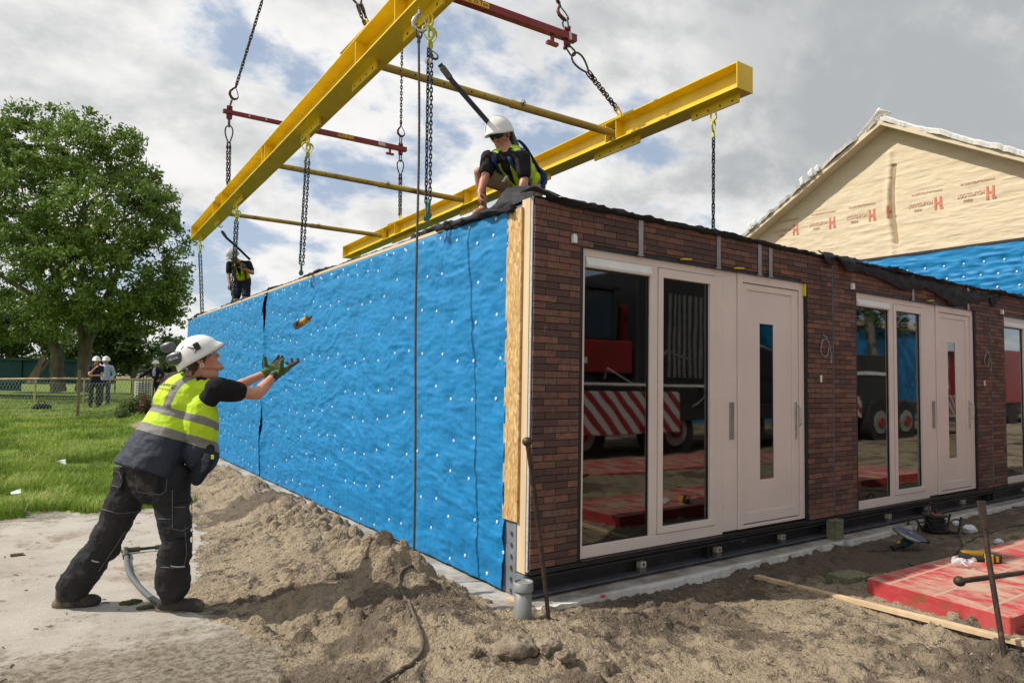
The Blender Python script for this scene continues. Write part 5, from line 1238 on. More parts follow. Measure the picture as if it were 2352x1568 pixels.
def torso_prims(mb, J, g=0.0, shoulders=True, hips=True, wide=1.0):
    U_ = (J['neck']-J['pel']).normalized(); Rr = (J['shR']-J['shL']).normalized(); F_ = U_.cross(Rr).normalized(); Rr = F_.cross(U_).normalized(); L = (J['neck']-J['pel']).length; A = (Rr, F_, U_)
    p = lambda t, f=0: J['pel']+U_*L*t+F_*f; k = L/.54
    mb.ell(p(.76, .0), ((.160+g)*wide, .108+g, .165*k+g), A, 20, 14); mb.ell(p(.50, .005), ((.150+g)*wide, .108+g, .17*k+g), A, 20, 14); mb.ell(p(.22, .005), ((.152+g)*wide, .115+g, .15*k+g), A, 20, 14)
    if hips: mb.ell(p(.02, -.01), ((.165+g)*wide, .125+g, .12*k+g), A, 20, 14)
    if shoulders:
        mb.cap(J['shL'], J['shR'], .055+g, .055+g); mb.cap(J['neck']-U_*.01, J['neck'].lerp(J['shL'], .7), .058+g, .045+g); mb.cap(J['neck']-U_*.01, J['neck'].lerp(J['shR'], .7), .058+g, .045+g)
    return Rr, F_, U_
def leg_prims(mb, J, sd, g=0.0, cut=1.0, bag=0.0):
    h, k, a = J['hip'+sd], J['kn'+sd], J['an'+sd]; mb.cap(h, k, .086+g, .060+g, 14)
    if cut > 1.0: e = k.lerp(a, cut-1.0); mb.cap(k, k.lerp(e, .35), .058+g, .060+g+bag*.3, 14); mb.cap(k.lerp(e, .35), e, .060+g+bag*.3, .040+g+bag, 14)
def arm_prims(mb, J, sd, g=0.0, frm=0.0, to=1.0):
    s_, e, w_ = J['sh'+sd], J['el'+sd], J['wr'+sd]; mb.cap(s_, e, .052+g, .040+g, 14)
    if to > .5: m_ = e.lerp(w_, .3); mb.cap(e, m_, .040+g, .042+g, 12); mb.cap(m_, w_, .042+g, .026+g, 12)
def shell_helmet(name, c, f, u, mat, parent, s=1.0, peak=.045, vents=False, ridge=.008):
    r = f.cross(u).normalized(); nu, nv = 56, 22; vs = []
    for j in range(nv+1):
        t = j/nv; el = PI/2*(1-t)
        for i in range(nu):
            a = 2*PI*i/nu; ca, sa = math.cos(a), math.sin(a); x, y, z = .112*math.cos(el)*sa, .140*math.cos(el)*ca, .120*math.sin(el)
            rd = ridge*math.exp(-(x/.022)**2)*math.sin(el)**.4
            z += rd; pk = math.exp(-(a if a < PI else a-2*PI)**2/.42)
            if t > .86: q = (t-.86)/.14; y += pk*peak*q*(ca > 0); z -= .030*q*(.25+.75*(1-pk))+.004*pk*q; x *= 1+.06*q; y *= 1+.05*q
            vs.append(c+(r*x+f*y+u*z)*s)
    fs = [(j*nu+i, (j+1)*nu+i, (j+1)*nu+(i+1) % nu, j*nu+(i+1) % nu) for j in range(nv) for i in range(nu)]
    o = mesh_obj(name, vs, fs, mat, parent, smooth=True); sd = o.modifiers.new('t', 'SOLIDIFY'); sd.thickness = .004*s; sd.offset = -1; return o
def put_tp(o, J, Rr, F_, U_, parent):
    me = o.data; n = len(me.vertices); co = np.empty(n*3); me.vertices.foreach_get('co', co); co = co.reshape(-1, 3)+org(parent)-np.array(list(J['pel'])); B_ = np.array([list(Rr), list(F_), list(U_)]); tp = co @ B_.T
    a = me.attributes.new('tp', 'FLOAT_VECTOR', 'POINT'); a.data.foreach_set('vector', tp.astype(np.float32).ravel())
def boot(parent, a, toe, up, mat=m_boot, s=1.0):
    toe = toe.normalized(); up = (up-toe*up.dot(toe)).normalized(); sd = toe.cross(up); mb = MB(); A = (sd, toe, up)
    mb.cap(a+up*.04, a-up*.015, .054, .054, 12); mb.ell(a-toe*.025-up*.045, (.040*s, .055*s, .045*s), A); mb.cap(a-up*.03, a+toe*.10-up*.055, .046, .040, 12); mb.ell(a+toe*.128-up*.052, (.050*s, .082*s, .046*s), A); mb.ell(a+toe*.05-up*.06, (.042, .12, .034), A)
    o = blob('boot', mb, mat, parent, .009, 2, folds(.002, 30, 3)); q = MB(); n = 22; P = []
    for i in range(n):
        t = 2*PI*i/n; yy = math.cos(t); xx = math.sin(t); P.append((xx*(.042+.008*max(yy, 0)-.004*max(-yy, 0)), .055+yy*.138))
    q.prism(P, a-up*.102, sd, toe, up, .026); q.build('sole', m_sole, o, .004)
def strap_tube(name, pts, w_, mat, parent, nrm=None, th=.004):
    q = MB()
    for a, b in zip(pts[:-1], pts[1:]): d = V(b)-V(a); q.bar(V(a)-d*.06, V(b)+d*.06, w_, th, 0, up=nrm or (0, 0, 1)) if False else None
    pts = [V(p) for p in pts]; vs = []; n = len(pts)
    for i, p in enumerate(pts):
        t = (pts[min(i+1, n-1)]-pts[max(i-1, 0)]).normalized(); N_ = (nrm[i] if isinstance(nrm, list) else V(nrm)).normalized(); s_ = t.cross(N_).normalized(); vs += [p+s_*w_/2, p-s_*w_/2]
    o = mesh_obj(name, vs, [(2*i, 2*i+1, 2*i+3, 2*i+2) for i in range(n-1)], mat, parent, smooth=True); m_ = o.modifiers.new('t', 'SOLIDIFY'); m_.thickness = th; m_.offset = 0; return o
def surf(J, ax, x, z, g, front):
    """a point on the torso surface at lateral x, height z"""
    Rr, F_, U_ = ax; k = math.sqrt(max(.05, 1-(x/(.165+g))**2)); zz = min(max((z-.36)/.23, 0), 1); return J['pel']+Rr*x+U_*z+F_*(front*(.118+g)*k*(1-.62*zz*zz))

# ---- worker reaching for the pin
J = dict(neck=px(432, 876, 4.54), pel=px(356, 1058, 4.38), shR=px(500, 893, 4.42), shL=px(412, 886, 4.69), elR=px(590, 905, 4.60), wrR=px(631, 862, 4.79), elL=px(505, 905, 4.92), wrL=px(607, 858, 5.10),
         hipR=px(392, 1098, 4.34), hipL=px(312, 1098, 4.46), knR=px(404, 1245, 4.30), knL=px(241, 1246, 4.42), anR=px(393, 1374, 4.36), anL=px(150, 1368, 4.40))
T = thing('person', 'worker in white helmet and lime vest leaning forward with gloved hands raised to catch', 'person', gon(280, 1405), 'construction workers')
hf = (_R*.82+_F*.30+_U*.48).normalized(); hu = (_U*.86-_R*.46-_F*.12).normalized(); hu = (hu-hf*hu.dot(hf)).normalized(); HC = px(462, 825, 4.52)
mb = MB(); head_prims(mb, HC, hf, hu, 1.0); mb.cap(HC-hu*.05-hf*.03, J['neck']+V((0, 0, -.02)), .058, .066); ax = torso_prims(mb, J, -.012)
for sd in 'LR': arm_prims(mb, J, sd); leg_prims(mb, J, sd, -.02, 2.0)
tu = (px(644, 802, 4.76)-px(638, 845, 4.80)).normalized()
hd = (px(690, 822, 4.88)-px(634, 852, 4.79)); mb2 = MB(); hand_prims(mb2, J['wrR']+hd.normalized()*.015, hd, V((-.55, .3, .78)), 'R', (.02, .18, .5, .8), tu, 1.25, 1.08, .05, 0.0)
hdl = (px(655, 822, 5.22)-px(612, 852, 5.10)); mb3 = MB(); tl = (px(614, 806, 5.08)-px(618, 845, 5.10)).normalized(); hand_prims(mb3, J['wrL']+hdl.normalized()*.015, hdl, V((.1, -.55, .8)), 'L', (.25, .25, .3, .4), tl, 1.25, 1.08, .1, 0.0)
mb.cap(J['wrR'], J['wrR']+hd.normalized()*.03, .024, .016); mb.cap(J['wrL'], J['wrL']+hdl.normalized()*.03, .024, .016)
blob('body', mb, m_skin, T, .0052, 3, lambda P, N: .0012*fbm(P*30, 3, 5))
for m_, w_, d_, nm in ((mb2, J['wrR'], hd, 'glove'), (mb3, J['wrL'], hdl, 'glove')):
    d_ = d_.normalized(); m_.cone(w_+d_*-.012, w_+d_*.035, .036, .031, 14); m_.ell(w_+d_*.05, (.030, .030, .026))
    o = blob('glove', m_, m_gl1, T, .0042, 1, folds(.0022, 45, 9)); me = o.data; me.materials.append(m_gl2)
    cen = np.array(list(w_+d_*.105))-org(T); dv = np.array(list(d_)); mi = [1 if float((np.array(list(p.center))-cen) @ dv) > 0 else 0 for p in me.polygons]; me.polygons.foreach_set('material_index', mi)
q = MB(); wd = (J['wrR']-J['elR']).normalized(); c = J['wrR']-wd*.022; q.cyl(c-wd*.014, c+wd*.014, .033, 20); x, y, z = frame_from(wd); fc = (CAMC-c); fc = (fc-wd*fc.dot(wd)).normalized(); q.cyl(c+fc*.030+V((0, 0, -.008)), c+fc*.044+V((0, 0, -.008)), .021, 16); q.build('wrist_watch', m_blk, T, .002)
# t-shirt sleeves, vest, trousers
mb = MB(); torso_prims(mb, J, .004, hips=False)
for sd in 'LR': mb.cap(J['sh'+sd], J['sh'+sd].lerp(J['el'+sd], .30), .078, .072, 16); mb.cap(J['sh'+sd].lerp(J['el'+sd], .2), J['sh'+sd].lerp(J['el'+sd], .50), .074, .066, 16)
mb.cap(J['shR'], J['pel'].lerp(J['shR'], .62), .060, .055); blob('tshirt', mb, m_tsh, T, .008, 2, folds(.006, 9, 2))
def catch_fold(P, N): return .010*fbm(P*np.array([7, 7, 9]), 4, 12, ridge=True)+.003*fbm(P*26, 2, 15)
mb = MB(); Rr, F_, U_ = torso_prims(mb, J, .026, shoulders=False, hips=False, wide=1.02)
for sd in 'LR': mb.cap(J['neck']-U_*.04, J['neck'].lerp(J['sh'+sd], .74)-U_*.015, .070, .062)
mb.ell(J['pel']+U_*.40-F_*.02, (.175, .125, .16), (Rr, F_, U_), 20, 14)
Z_ = V((0, 0, 1)); mb.ell(px(462, 975, 4.42), (.105, .12, .20), (_R, _F, _U), 18, 12); mb.ell(px(462, 1040, 4.42), (.10, .13, .14), (_R, _F, _U), 18, 12)
pb = J['pel']; mb.cone(pb+U_*.30, pb-U_*.02-F_*.02, .10, .12, 8); n = 28; vs = []
for k, (z, rx, ry, off) in enumerate(((.30, .165, .135, 0), (.16, .195, .155, -.01), (.02, .215, .172, -.02), (-.075, .228, .18, -.03))): vs += [pb+U_*z+F_*(off+ry*math.sin(2*PI*i/n))+Rr*(rx*math.cos(2*PI*i/n)) for i in range(n)]
mb.add(vs, [(k*n+i, (k+1)*n+i, (k+1)*n+(i+1) % n, k*n+(i+1) % n) for k in range(3) for i in range(n)]+[tuple(range(n)), tuple(range(4*n-1, 3*n-1, -1))])
o = blob('vest', mb, vest_mat('lime_navy_vest', navy=.155, b1=(.155, .21), b2=(.285, .335), vx=(.065, .12)), T, .0075, 3, catch_fold); put_tp(o, J, Rr, F_, U_, T)
# print on the back
bc = surf(J, (Rr, F_, U_), -.02, .475, .045, -1)
for s_, z_, w_, x_ in (('Bouwing', .050, .0, -.06), ('PRODUCTION', .018, -.036, -.03)):
    tp_ = text_part(s_, z_, bc+U_*w_+Rr*x_-F_*.01, Rr, U_, bpy.data.materials.get('vest_print') or M('vest_print', (.03, .04, .05), rough=.6), o, 'printed_lettering', .0005); drape(tp_, o, F_, .0015)
# tool pouch
pc = px(466, 1066, 4.33); mb = MB(); mb.ell(pc, (.085, .04, .135), (px(500, 1040, 4.2)-px(440, 1040, 4.25)).normalized() and (Rr, F_, U_), 18, 12); o = blob('tool_pouch', mb, cloth_mat('pouch_cloth', (.018, .021, .030), dirt=(.12, .10, .08)), T, .008, 2, folds(.006, 14, 8))
q = MB(); e = px(488, 1049, 4.275); q.obox(e, _R, _U, _F, (.009, .013, .002)); q.build('yellow_tab', M('lime_tab', (.6, .8, .05), rough=.6), o)
def tr_fold(P, N): return .016*fbm(P*np.array([6, 6, 11]), 4, 22, ridge=True)+.004*fbm(P*24, 2, 25)
mb = MB(); mb.ell(J['pel']-U_*.04, (.20, .15, .13), (Rr, F_, U_), 20, 14); mb.ell(J['hipR'].lerp(J['hipL'], .5)-F_*.045-V((0, 0, .035)), (.165, .11, .125), (Rr, F_, V((0, 0, 1))), 20, 14)
mb.cap(J['hipR'].lerp(J['hipL'], .5)-V((0, 0, .0)), J['hipR'].lerp(J['hipL'], .5)-V((0, 0, .06)), .13, .10)
for sd in 'LR':
    leg_prims(mb, J, sd, .027, 1.80, .030); h_, k_, a_ = J['hip'+sd], J['kn'+sd], J['an'+sd]; d_ = (k_-h_).normalized(); mb.ell(k_.lerp(a_, .02)+F_*.01, (.085, .085, .10), (Rr, F_, V((0, 0, 1))), 16, 10)
    if sd == 'R': c_ = h_.lerp(k_, .66)+(CAMC-h_).normalized()*.075+_R*.03; x, y, z = frame_from(d_, _F); mb.obox(c_, x, y, z, (.06, .018, .095))
    c_ = h_-F_*.125-V((0, 0, .03)); mb.obox(c_+F_*.01, Rr, F_, (U_+V((0, 0, 1))).normalized(), (.062, .012, .07))
tro = blob('trousers', mb, m_trou, T, .0085, 3, tr_fold)
for sd, (k0, k1) in (('R', ((382, 1296), (425, 1300))), ('L', ((196, 1278), (228, 1290)))):
    dd = 4.225 if sd == 'R' else 4.335; strap_tube('reflective_strip', [px(k0[0]+(k1[0]-k0[0])*t, k0[1]+(k1[1]-k0[1])*t+3*math.sin(t*PI), dd-.012*math.sin(PI*t)) for t in np.linspace(0, 1, 7)], .008, m_refl, tro, -_F, .002)
gR = (px(470, 1392, 4.42)-px(362, 1412, 4.36)); Z2 = lambda x, y: ((100+x/1.65)*.7965, (900+y/1.65)*.7965)
tb = bvh_of(tro); m_st = M('pale_stitching', (.16, .16, .16), rough=.8)
for pp in ([(480, 775), (488, 855), (600, 868), (625, 850), (630, 775)], [(372, 755), (400, 760), (418, 800), (405, 832), (358, 822)], [(655, 845), (655, 1030), (700, 1040), (748, 1015), (740, 925), (655, 928)], [(716, 1045), (724, 1150), (704, 1225)], [(318, 935), (400, 958), (520, 945)], [(560, 980), (655, 985)], [(430, 1040), (380, 1120), (300, 1238)], [(745, 870), (760, 1000), (745, 1150)], [(600, 1212), (690, 1216)]):
    stitch('stitched_seam', [Z2(*q_) for q_ in pp], tb, .0022, m_st, tro)
boot(T, J['anR']+V((0, 0, .012)), V((gR.x, gR.y, -.02)), V((0, 0, 1))); gL = px(206, 1384, 4.44)-px(104, 1410, 4.38); boot(T, J['anL']+V((0, 0, .0)), V((gL.x, gL.y, .02)), V((0, 0, 1)))
# helmet with muffs
hr = hf.cross(hu).normalized(); hl = shell_helmet('helmet', HC+hu*.028-hf*.005, (hf+hu*.02).normalized(), hu, m_hel, T, 1.03, .026)
hb = bvh_of(hl)
stitch('vent_slots', [(424, 800), (428, 786), (437, 775), (450, 768), (463, 768)], hb, .0022, m_blk, hl, step=3); stitch('vent_hole', [(416, 803), (420, 799), (423, 793)], hb, .006, m_blk, hl, step=2)
mb = MB(); 
for s_, off in ((1, V((0, 0, 0))), (-1, V((0, 0, 0)))):
    c = HC-hf*.150+hr*s_*.098-hu*.028; c = px(404, 823, 4.42) if s_ == 1 else px(386, 797, 4.62); q = MB(); e0 = (_R*.95+_U*.30).normalized(); e2 = (-_F*.9+_R*.2).normalized(); e1 = e2.cross(e0).normalized(); e2 = e0.cross(e1); k_ = 1. if s_ == 1 else .8; q.ell(c, (.066*k_, .047*k_, .036), (e0, e1, e2), 20, 14); q.obox(c, e0, e1, e2, (.050*k_, .034*k_, .027)); q.ell(c-e2*.03, (.055*k_, .04*k_, .025), (e0, e1, e2)); o = blob('ear_muff', q, m_muff, T, .005, 22, sm_fac=.8)
    if s_ == 1: text_part('PELTOR', .018, c+e2*(.037)-e0*.03, e0, e1, m_washer, o, 'printed_lettering', .001)
L9 = lambda a, b, d: HC+hr*a+hf*b+hu*d
q = MB(); q.tube([px(420, 806, 4.43), px(432, 797, 4.41), px(444, 800, 4.40), px(452, 796, 4.40)], .004, 6); q.tube([px(425, 838, 4.43), px(440, 826, 4.41), px(450, 806, 4.40)], .003, 6); q.build('muff_wire', m_blk, T)
q = MB(); c = px(452, 795, 4.405); q.obox(c, hf, hu, hr, (.018, .024, .012)); q.build('helmet_clip', m_blk, T, .006)
q = MB(); q.tube([L9(.060, .075, .010), L9(.076, .040, .004), L9(.082, .0, -.004), L9(.076, -.05, -.035), L9(.05, -.085, -.06), L9(.0, -.10, -.075)], .006, 6); q.build('glasses_strap', m_blk, T)
q = MB(); q.tube([L9(.02, -.10, -.08), px(402, 884, 4.44), px(392, 905, 4.43), px(380, 918, 4.43)], .005, 6); q.build('neck_cord', m_blk, T)
q = MB(); L = L9
vs = []; 
for i in range(9):
    a = -1.1+2.2*i/8; vs += [L(.070*math.sin(a), .055+.052*math.cos(a), .022), L(.068*math.sin(a), .05+.052*math.cos(a), -.014)]
gl_m = bpy.data.materials.new('clear_lens'); gl_m.use_nodes = True; b_ = gl_m.node_tree.nodes['Principled BSDF']; b_.inputs['Base Color'].default_value = (.35, .55, .75, 1); b_.inputs['Alpha'].default_value = .4; b_.inputs['Roughness'].default_value = .05
q.add(vs, [(2*i, 2*i+2, 2*i+3, 2*i+1) for i in range(8)], 0, True); q.build('safety_glasses', gl_m, T)
q = MB(); ec = L(.090, -.008, -.042); q.tube([ec+hf*.010*math.cos(t)+hu*.010*math.sin(t) for t in np.linspace(0, 2*PI, 13)[:-1]], .0030, 6, closed=True); q.build('earring', m_washer, T)
q = MB(); q.ell(L(0, .073, -.100), (.024, .020, .020), (hr, hf, hu)); q.ell(L(0, .080, -.110), (.014, .016, .014), (hr, hf, hu)); blob('beard', q, m_beard, T, .004, 1, folds(.003, 120, 4))
q = MB(); q.ell(L(0, -.012, .022), (.0765, .094, .088), (hr, hf, hu), 20, 14); q.ell(L(0, -.045, -.03), (.060, .052, .045), (hr, hf, hu), 20, 14); blob('hair', q, m_hair, T, .006, 1, folds(.002, 90, 4))

# ---- worker crouching on the roof at the corner
J = dict(neck=px(1168, 352, 6.22), pel=px(1212, 428, 6.55), shR=px(1122, 362, 6.34), shL=px(1200, 362, 6.12), elR=px(1115, 405, 6.22), wrR=px(1102, 443, 6.08), elL=px(1204, 412, 6.10), wrL=px(1198, 452, 6.0),
         hipR=px(1190, 432, 6.55), hipL=px(1222, 440, 6.45), knR=px(1100, 396, 6.35), knL=px(1160, 470, 6.2), anR=px(1112, 482, 6.45), anL=px(1230, 480, 6.5))
T = thing('person', 'sunglassed worker in white helmet crouching on the roof corner with blue harness', 'person', (.4, 1.2, ZT), 'construction workers')
hf = (px(1112, 322, 6.10)-px(1146, 306, 6.38)).normalized(); hu = (px(1143, 270, 6.30)-px(1150, 312, 6.32)).normalized(); hu = (hu-hf*hu.dot(hf)).normalized(); HC = px(1148, 309, 6.30)
mb = MB(); head_prims(mb, HC, hf, hu, 1.08); mb.cap(HC-hu*.06-hf*.02, J['neck'], .060, .064); torso_prims(mb, J, -.012)
for sd in 'LR': arm_prims(mb, J, sd); leg_prims(mb, J, sd, -.012, 2.0)
hdr = (px(1096, 470, 6.0)-px(1102, 443, 6.08)); hand_prims(mb, J['wrR'], hdr+_R*.02, _R+V((0, 0, -.1)), 'R', (.6, .75, .8, .85), (_R*.7-_U*.6), 1.0, 1.05); hand_prims(mb, J['wrL'], -_U, _F, 'L', .4)
mb.cap(J['anR'], J['anR']+V((-.12, -.05, -.06)), .04, .035); blob('body', mb, m_skin2, T, .006, 3, lambda P, N: .001*fbm(P*30, 3, 5))
mb = MB(); ax = torso_prims(mb, J, .008)
for sd in 'LR': mb.cap(J['sh'+sd], J['sh'+sd].lerp(J['el'+sd], .72), .068, .066, 16)
blob('tshirt', mb, m_tsh, T, .008, 2, folds(.007, 9, 2))
mb = MB(); Rr, F_, U_ = torso_prims(mb, J, .022, shoulders=False, hips=False)
for sd in 'LR': mb.cap(J['neck']-U_*.02, J['neck'].lerp(J['sh'+sd], .72)-U_*.01, .072, .068)
o = blob('vest', mb, vest_mat('lime_open_vest', b1=(.03, .09), b2=(-.9, -.8), vx=(.115, .15), vee=True), T, .008, 2, folds(.006, 11, 6)); put_tp(o, J, Rr, F_, U_, T)
ax = (Rr, F_, U_)
mb = MB(); mb.ell(J['pel']-U_*.02, (.175, .14, .13), ax, 18, 12)
for sd in 'LR': h_, k_ = J['hip'+sd], J['kn'+sd]; mb.cap(h_, h_.lerp(k_, .70), .105, .088, 14)
mb.cone(J['hipR'].lerp(J['knR'], .4), J['hipR'].lerp(J['knR'], .80), .095, .098, 16); blob('shorts', mb, m_khaki, T, .008, 2, folds(.008, 12, 8))
L = lambda a, b, d: HC+(hr*a+hf*b+hu*d)*1.08
hr = hf.cross(hu).normalized(); shell_helmet('helmet', HC+hu*.030-hf*.0, (hf*.99+hu*.10).normalized(), (hu-hf*.10).normalized(), m_hel, T, 1.10, .050)
q = MB(); vs = []
for i in range(11):
    a = -1.25+2.5*i/10; tt = .026-.006*abs(a); vs += [L(.074*math.sin(a), .048+.060*math.cos(a), .016), L(.072*math.sin(a), .044+.060*math.cos(a), .016-tt-.012)]
q.add(vs, [(2*i, 2*i+2, 2*i+3, 2*i+1) for i in range(10)], 0, True)
for s_ in (-1, 1): q.tube([L(s_*.072, .06, .010), L(s_*.082, .0, .008)], .004, 6)
g_ = q.build('sunglasses', m_lens, T); sd_ = g_.modifiers.new('t', 'SOLIDIFY'); sd_.thickness = .003
q = MB(); q.ell(L(0, -.012, .020), (.0775, .094, .090), (hr, hf, hu), 20, 14); q.ell(L(0, -.05, -.03), (.060, .048, .045), (hr, hf, hu), 20, 14); blob('hair', q, M('dark_brown_hair', (.035, .02, .012), (.02, .012, .008), rough=.8), T, .007, 1)
for s_, nm in ((-1, 0), (1, 0)):
    for ff in (1, -1):
        pts = []; nn = []
        for z in np.linspace(-.02, .50, 12): x_ = s_*(.155-.14*z); p = surf(J, ax, x_, z, .028, ff); pts.append(p); nn.append(F_*ff)
        strap_tube('harness_strap', pts, .042, m_strap_b, T, nn)
strap_tube('harness_strap', [J['neck'].lerp(J['shL'], .62)+V((0, 0, .075)) + F_*(.10-.2*t) - U_*(.02+.10*abs(2*t-1)**1.5) for t in np.linspace(0, 1, 9)], .045, m_strap_b, T, U_)
strap_tube('harness_belt', [J['pel']+U_*.03+Rr*(.20*math.cos(t))+F_*(.165*math.sin(t)) for t in np.linspace(0, 2*PI, 25)], .05, m_strap_b, T, [Rr*math.cos(t)+F_*math.sin(t) for t in np.linspace(0, 2*PI, 25)])
mb = MB(); mb.ell(J['pel']-F_*.06+U_*.02, (.19, .15, .11), ax, 16, 10); blob('leg_loop_pad', mb, cloth_mat('blue_pad', (.012, .03, .10)), T, .012, 2, folds(.01, 12, 4))
q = MB(); q.cap(px(1172, 305, 6.42), px(1183, 335, 6.40), .035, .04); blob('lanyard_pack', q, m_muff, T, .008, 1)
q = MB(); c = px(1160, 412, 6.18); q.obox(c, (px(1170, 400, 6.2)-px(1152, 425, 6.2)).normalized(), _F, _R, (.035, .010, .015)); q.build('harness_buckle', m_grey, T, .004)
q = MB(); q.ell(L(.085, -.006, -.045), (.006, .006, .006)); q.build('earring', m_washer, T)
text_part('Bouwing', .045, surf(J, ax, -.075, .17, .03, 1), -Rr if False else Rr*-1, U_, bpy.data.materials['vest_print'], T, 'printed_lettering', .001) if False else None

# ---- far worker on the roof
J = dict(neck=px(549, 603, 14.85), pel=px(557, 640, 15.15), shR=px(527, 606, 14.85), shL=px(571, 605, 14.9), elR=px(525, 632, 14.8), wrR=px(528, 654, 14.7), elL=px(580, 627, 14.75), wrL=px(560, 617, 14.62),
         hipR=px(548, 643, 15.15), hipL=px(566, 643, 15.15), knR=px(543, 686, 15.0), knL=px(565, 686, 15.0), anR=px(543, 728, 15.15), anL=px(566, 728, 15.15))
T = thing('person', 'distant worker in shorts and lime vest bending forward on the roof edge', 'person', (.6, 11.7, ZT), 'construction workers')
hf = (-_F*.75-_R*.25-_U*.55).normalized(); hu = (_U-_F*.35-_R*.15).normalized(); hu = (hu-hf*hu.dot(hf)).normalized(); hr = hf.cross(hu).normalized(); HC = px(535, 588, 14.72)
mb = MB(); head_prims(mb, HC, hf, hu); mb.cap(HC-hu*.05, J['neck'], .058, .06); torso_prims(mb, J, -.012)
for sd in 'LR': arm_prims(mb, J, sd); leg_prims(mb, J, sd, -.012, 2.0)
hand_prims(mb, J['wrR'], -_U, _R, 'R', .5); hand_prims(mb, J['wrL'], (_U*.9-_R*.4), -_F, 'L', .6); blob('body', mb, m_skin2, T, .010, 2)
mb = MB(); torso_prims(mb, J, .008)
for sd in 'LR': mb.cap(J['sh'+sd], J['sh'+sd].lerp(J['el'+sd], .68), .070, .064)
blob('tshirt', mb, m_tsh, T, .012, 2); mb = MB(); Rr, F_, U_ = torso_prims(mb, J, .022, shoulders=False, hips=False)
for sd in 'LR': mb.cap(J['neck']-U_*.02, J['neck'].lerp(J['sh'+sd], .65)-U_*.01, .068, .060)
o = blob('vest', mb, vest_mat('lime_short_vest', b1=(.02, .06), b2=(-.9, -.8), vx=(.5, .6), vee=True), T, .012, 2, folds(.006, 10, 4)); put_tp(o, J, Rr, F_, U_, T)
mb = MB(); mb.ell(J['pel']-U_*.03, (.18, .14, .14), (Rr, F_, U_))
for sd in 'LR': mb.cap(J['hip'+sd], J['hip'+sd].lerp(J['kn'+sd], .85), .10, .088)
blob('shorts', mb, m_navy, T, .012, 2, folds(.007, 10, 4)); shell_helmet('helmet', HC+hu*.03, hf, hu, M('grey_white_helmet', (.52, .52, .49), (.44, .44, .41), rough=.4), T, 1.1)
for s_ in (-1, 1): strap_tube('harness_strap', [surf(J, (Rr, F_, U_), s_*(.12-.10*abs(z-.25)), z, .03, 1) for z in np.linspace(.02, .42, 9)], .05, m_strap_r, T, F_)
for sd in 'LR': boot(T, J['an'+sd], F_, V((0, 0, 1)))
q = MB(); q.ell(J['wrR']-_U*.05, (.045, .03, .065)); q.build('work_glove', m_muff, T); q = MB(); q.ell(J['wrL']+_U*.05, (.05, .03, .06)); q.build('work_glove', m_muff, T)

# ---- three visitors in the field
def visitor(x, yf, d, htop, face, shirt, trous, pose, label, jacket=None):
    ft = px(x, yf, d); up = V((0, 0, 1)); H_ = (px(x, htop, d)-ft).z; F_ = V(face).normalized(); Rr = F_.cross(up).normalized(); s = H_/1.86; P = lambda a, b, c_: ft+(Rr*a+F_*b+up*c_)*s
    J = dict(neck=P(0, 0, 1.50), pel=P(0, 0, .97), shR=P(.19, 0, 1.44), shL=P(-.19, 0, 1.44), hipR=P(.09, 0, .93), hipL=P(-.09, 0, .93), knR=P(.11, .03, .50), knL=P(-.11, .02, .50), anR=P(.12, 0, .09), anL=P(-.12, .02, .09))
    T = thing('person', label, 'person', ft, 'visitors standing in the field')
    if pose == 'chin': J.update(elR=P(.20, .12, 1.18), wrR=P(.03, .22, 1.40), elL=P(-.20, .14, 1.15), wrL=P(.06, .24, 1.14))
    if pose == 'pockets': J.update(elR=P(.27, -.06, 1.17), wrR=P(.19, .06, .97), elL=P(-.27, -.06, 1.17), wrL=P(-.19, .06, .97))
    if pose == 'rail': J.update(elR=P(.42, .08, 1.22), wrR=P(.62, .22, 1.06), elL=P(-.33, -.06, 1.20), wrL=P(-.26, .1, 1.0))
    HC = P(0, .03, 1.68); hf = (F_-up*.1).normalized(); hu = up
    mb = MB(); head_prims(mb, HC, hf, (hu-hf*hu.dot(hf)).normalized(), s); mb.cap(HC-up*.06, J['neck'], .056, .06); torso_prims(mb, J, -.012)
    for sd in 'LR': arm_prims(mb, J, sd); leg_prims(mb, J, sd, -.015, 2.0); hand_prims(mb, J['wr'+sd], (J['wr'+sd]-J['el'+sd]), -Rr if sd == 'R' else Rr, sd, .5)
    blob('body', mb, m_skin, T, .013, 2)
    mb = MB(); torso_prims(mb, J, .012)
    for sd in 'LR':
        full = 1.0 if (jacket or pose == 'pockets') else .55; mb.cap(J['sh'+sd], J['sh'+sd].lerp(J['el'+sd], full), .066, .058)
        if full > .9: mb.cap(J['el'+sd], J['el'+sd].lerp(J['wr'+sd], .85), .056, .046)
    o = blob('jacket' if jacket else 'shirt', mb, jacket or shirt, T, .014, 2, folds(.006, 9, 4))
    if jacket: mb = MB(); mb.ell(J['pel']+up*.30+F_*.075, (.095, .06, .27), (Rr, F_, up)); blob('shirt', mb, shirt, T, .014, 2)
    mb = MB(); mb.ell(J['pel']-up*.03, (.165, .125, .12), (Rr, F_, up))
    for sd in 'LR': leg_prims(mb, J, sd, .012, 1.95, .02)
    blob('trousers', mb, trous, T, .014, 2, folds(.006, 9, 6)); shell_helmet('helmet', HC+hu*.035, hf, (hu-hf*hu.dot(hf)).normalized(), m_hel, T, 1.12*s)
    for sd in 'LR': boot(T, J['an'+sd], F_, up, m_tsh)
fcam = V((-_F.x, -_F.y, 0)); rcam = V((_R.x, _R.y, 0))
visitor(216, 934, 24.6, 817, (fcam+rcam*.55), m_navy, m_djean, 'chin', 'visitor in dark tee and white helmet standing with hand on chin')
visitor(239, 931, 25.6, 817, (fcam+rcam*.35), m_lblue, m_jean, 'pockets', 'visitor in pale blue shirt and white helmet with hands in pockets')
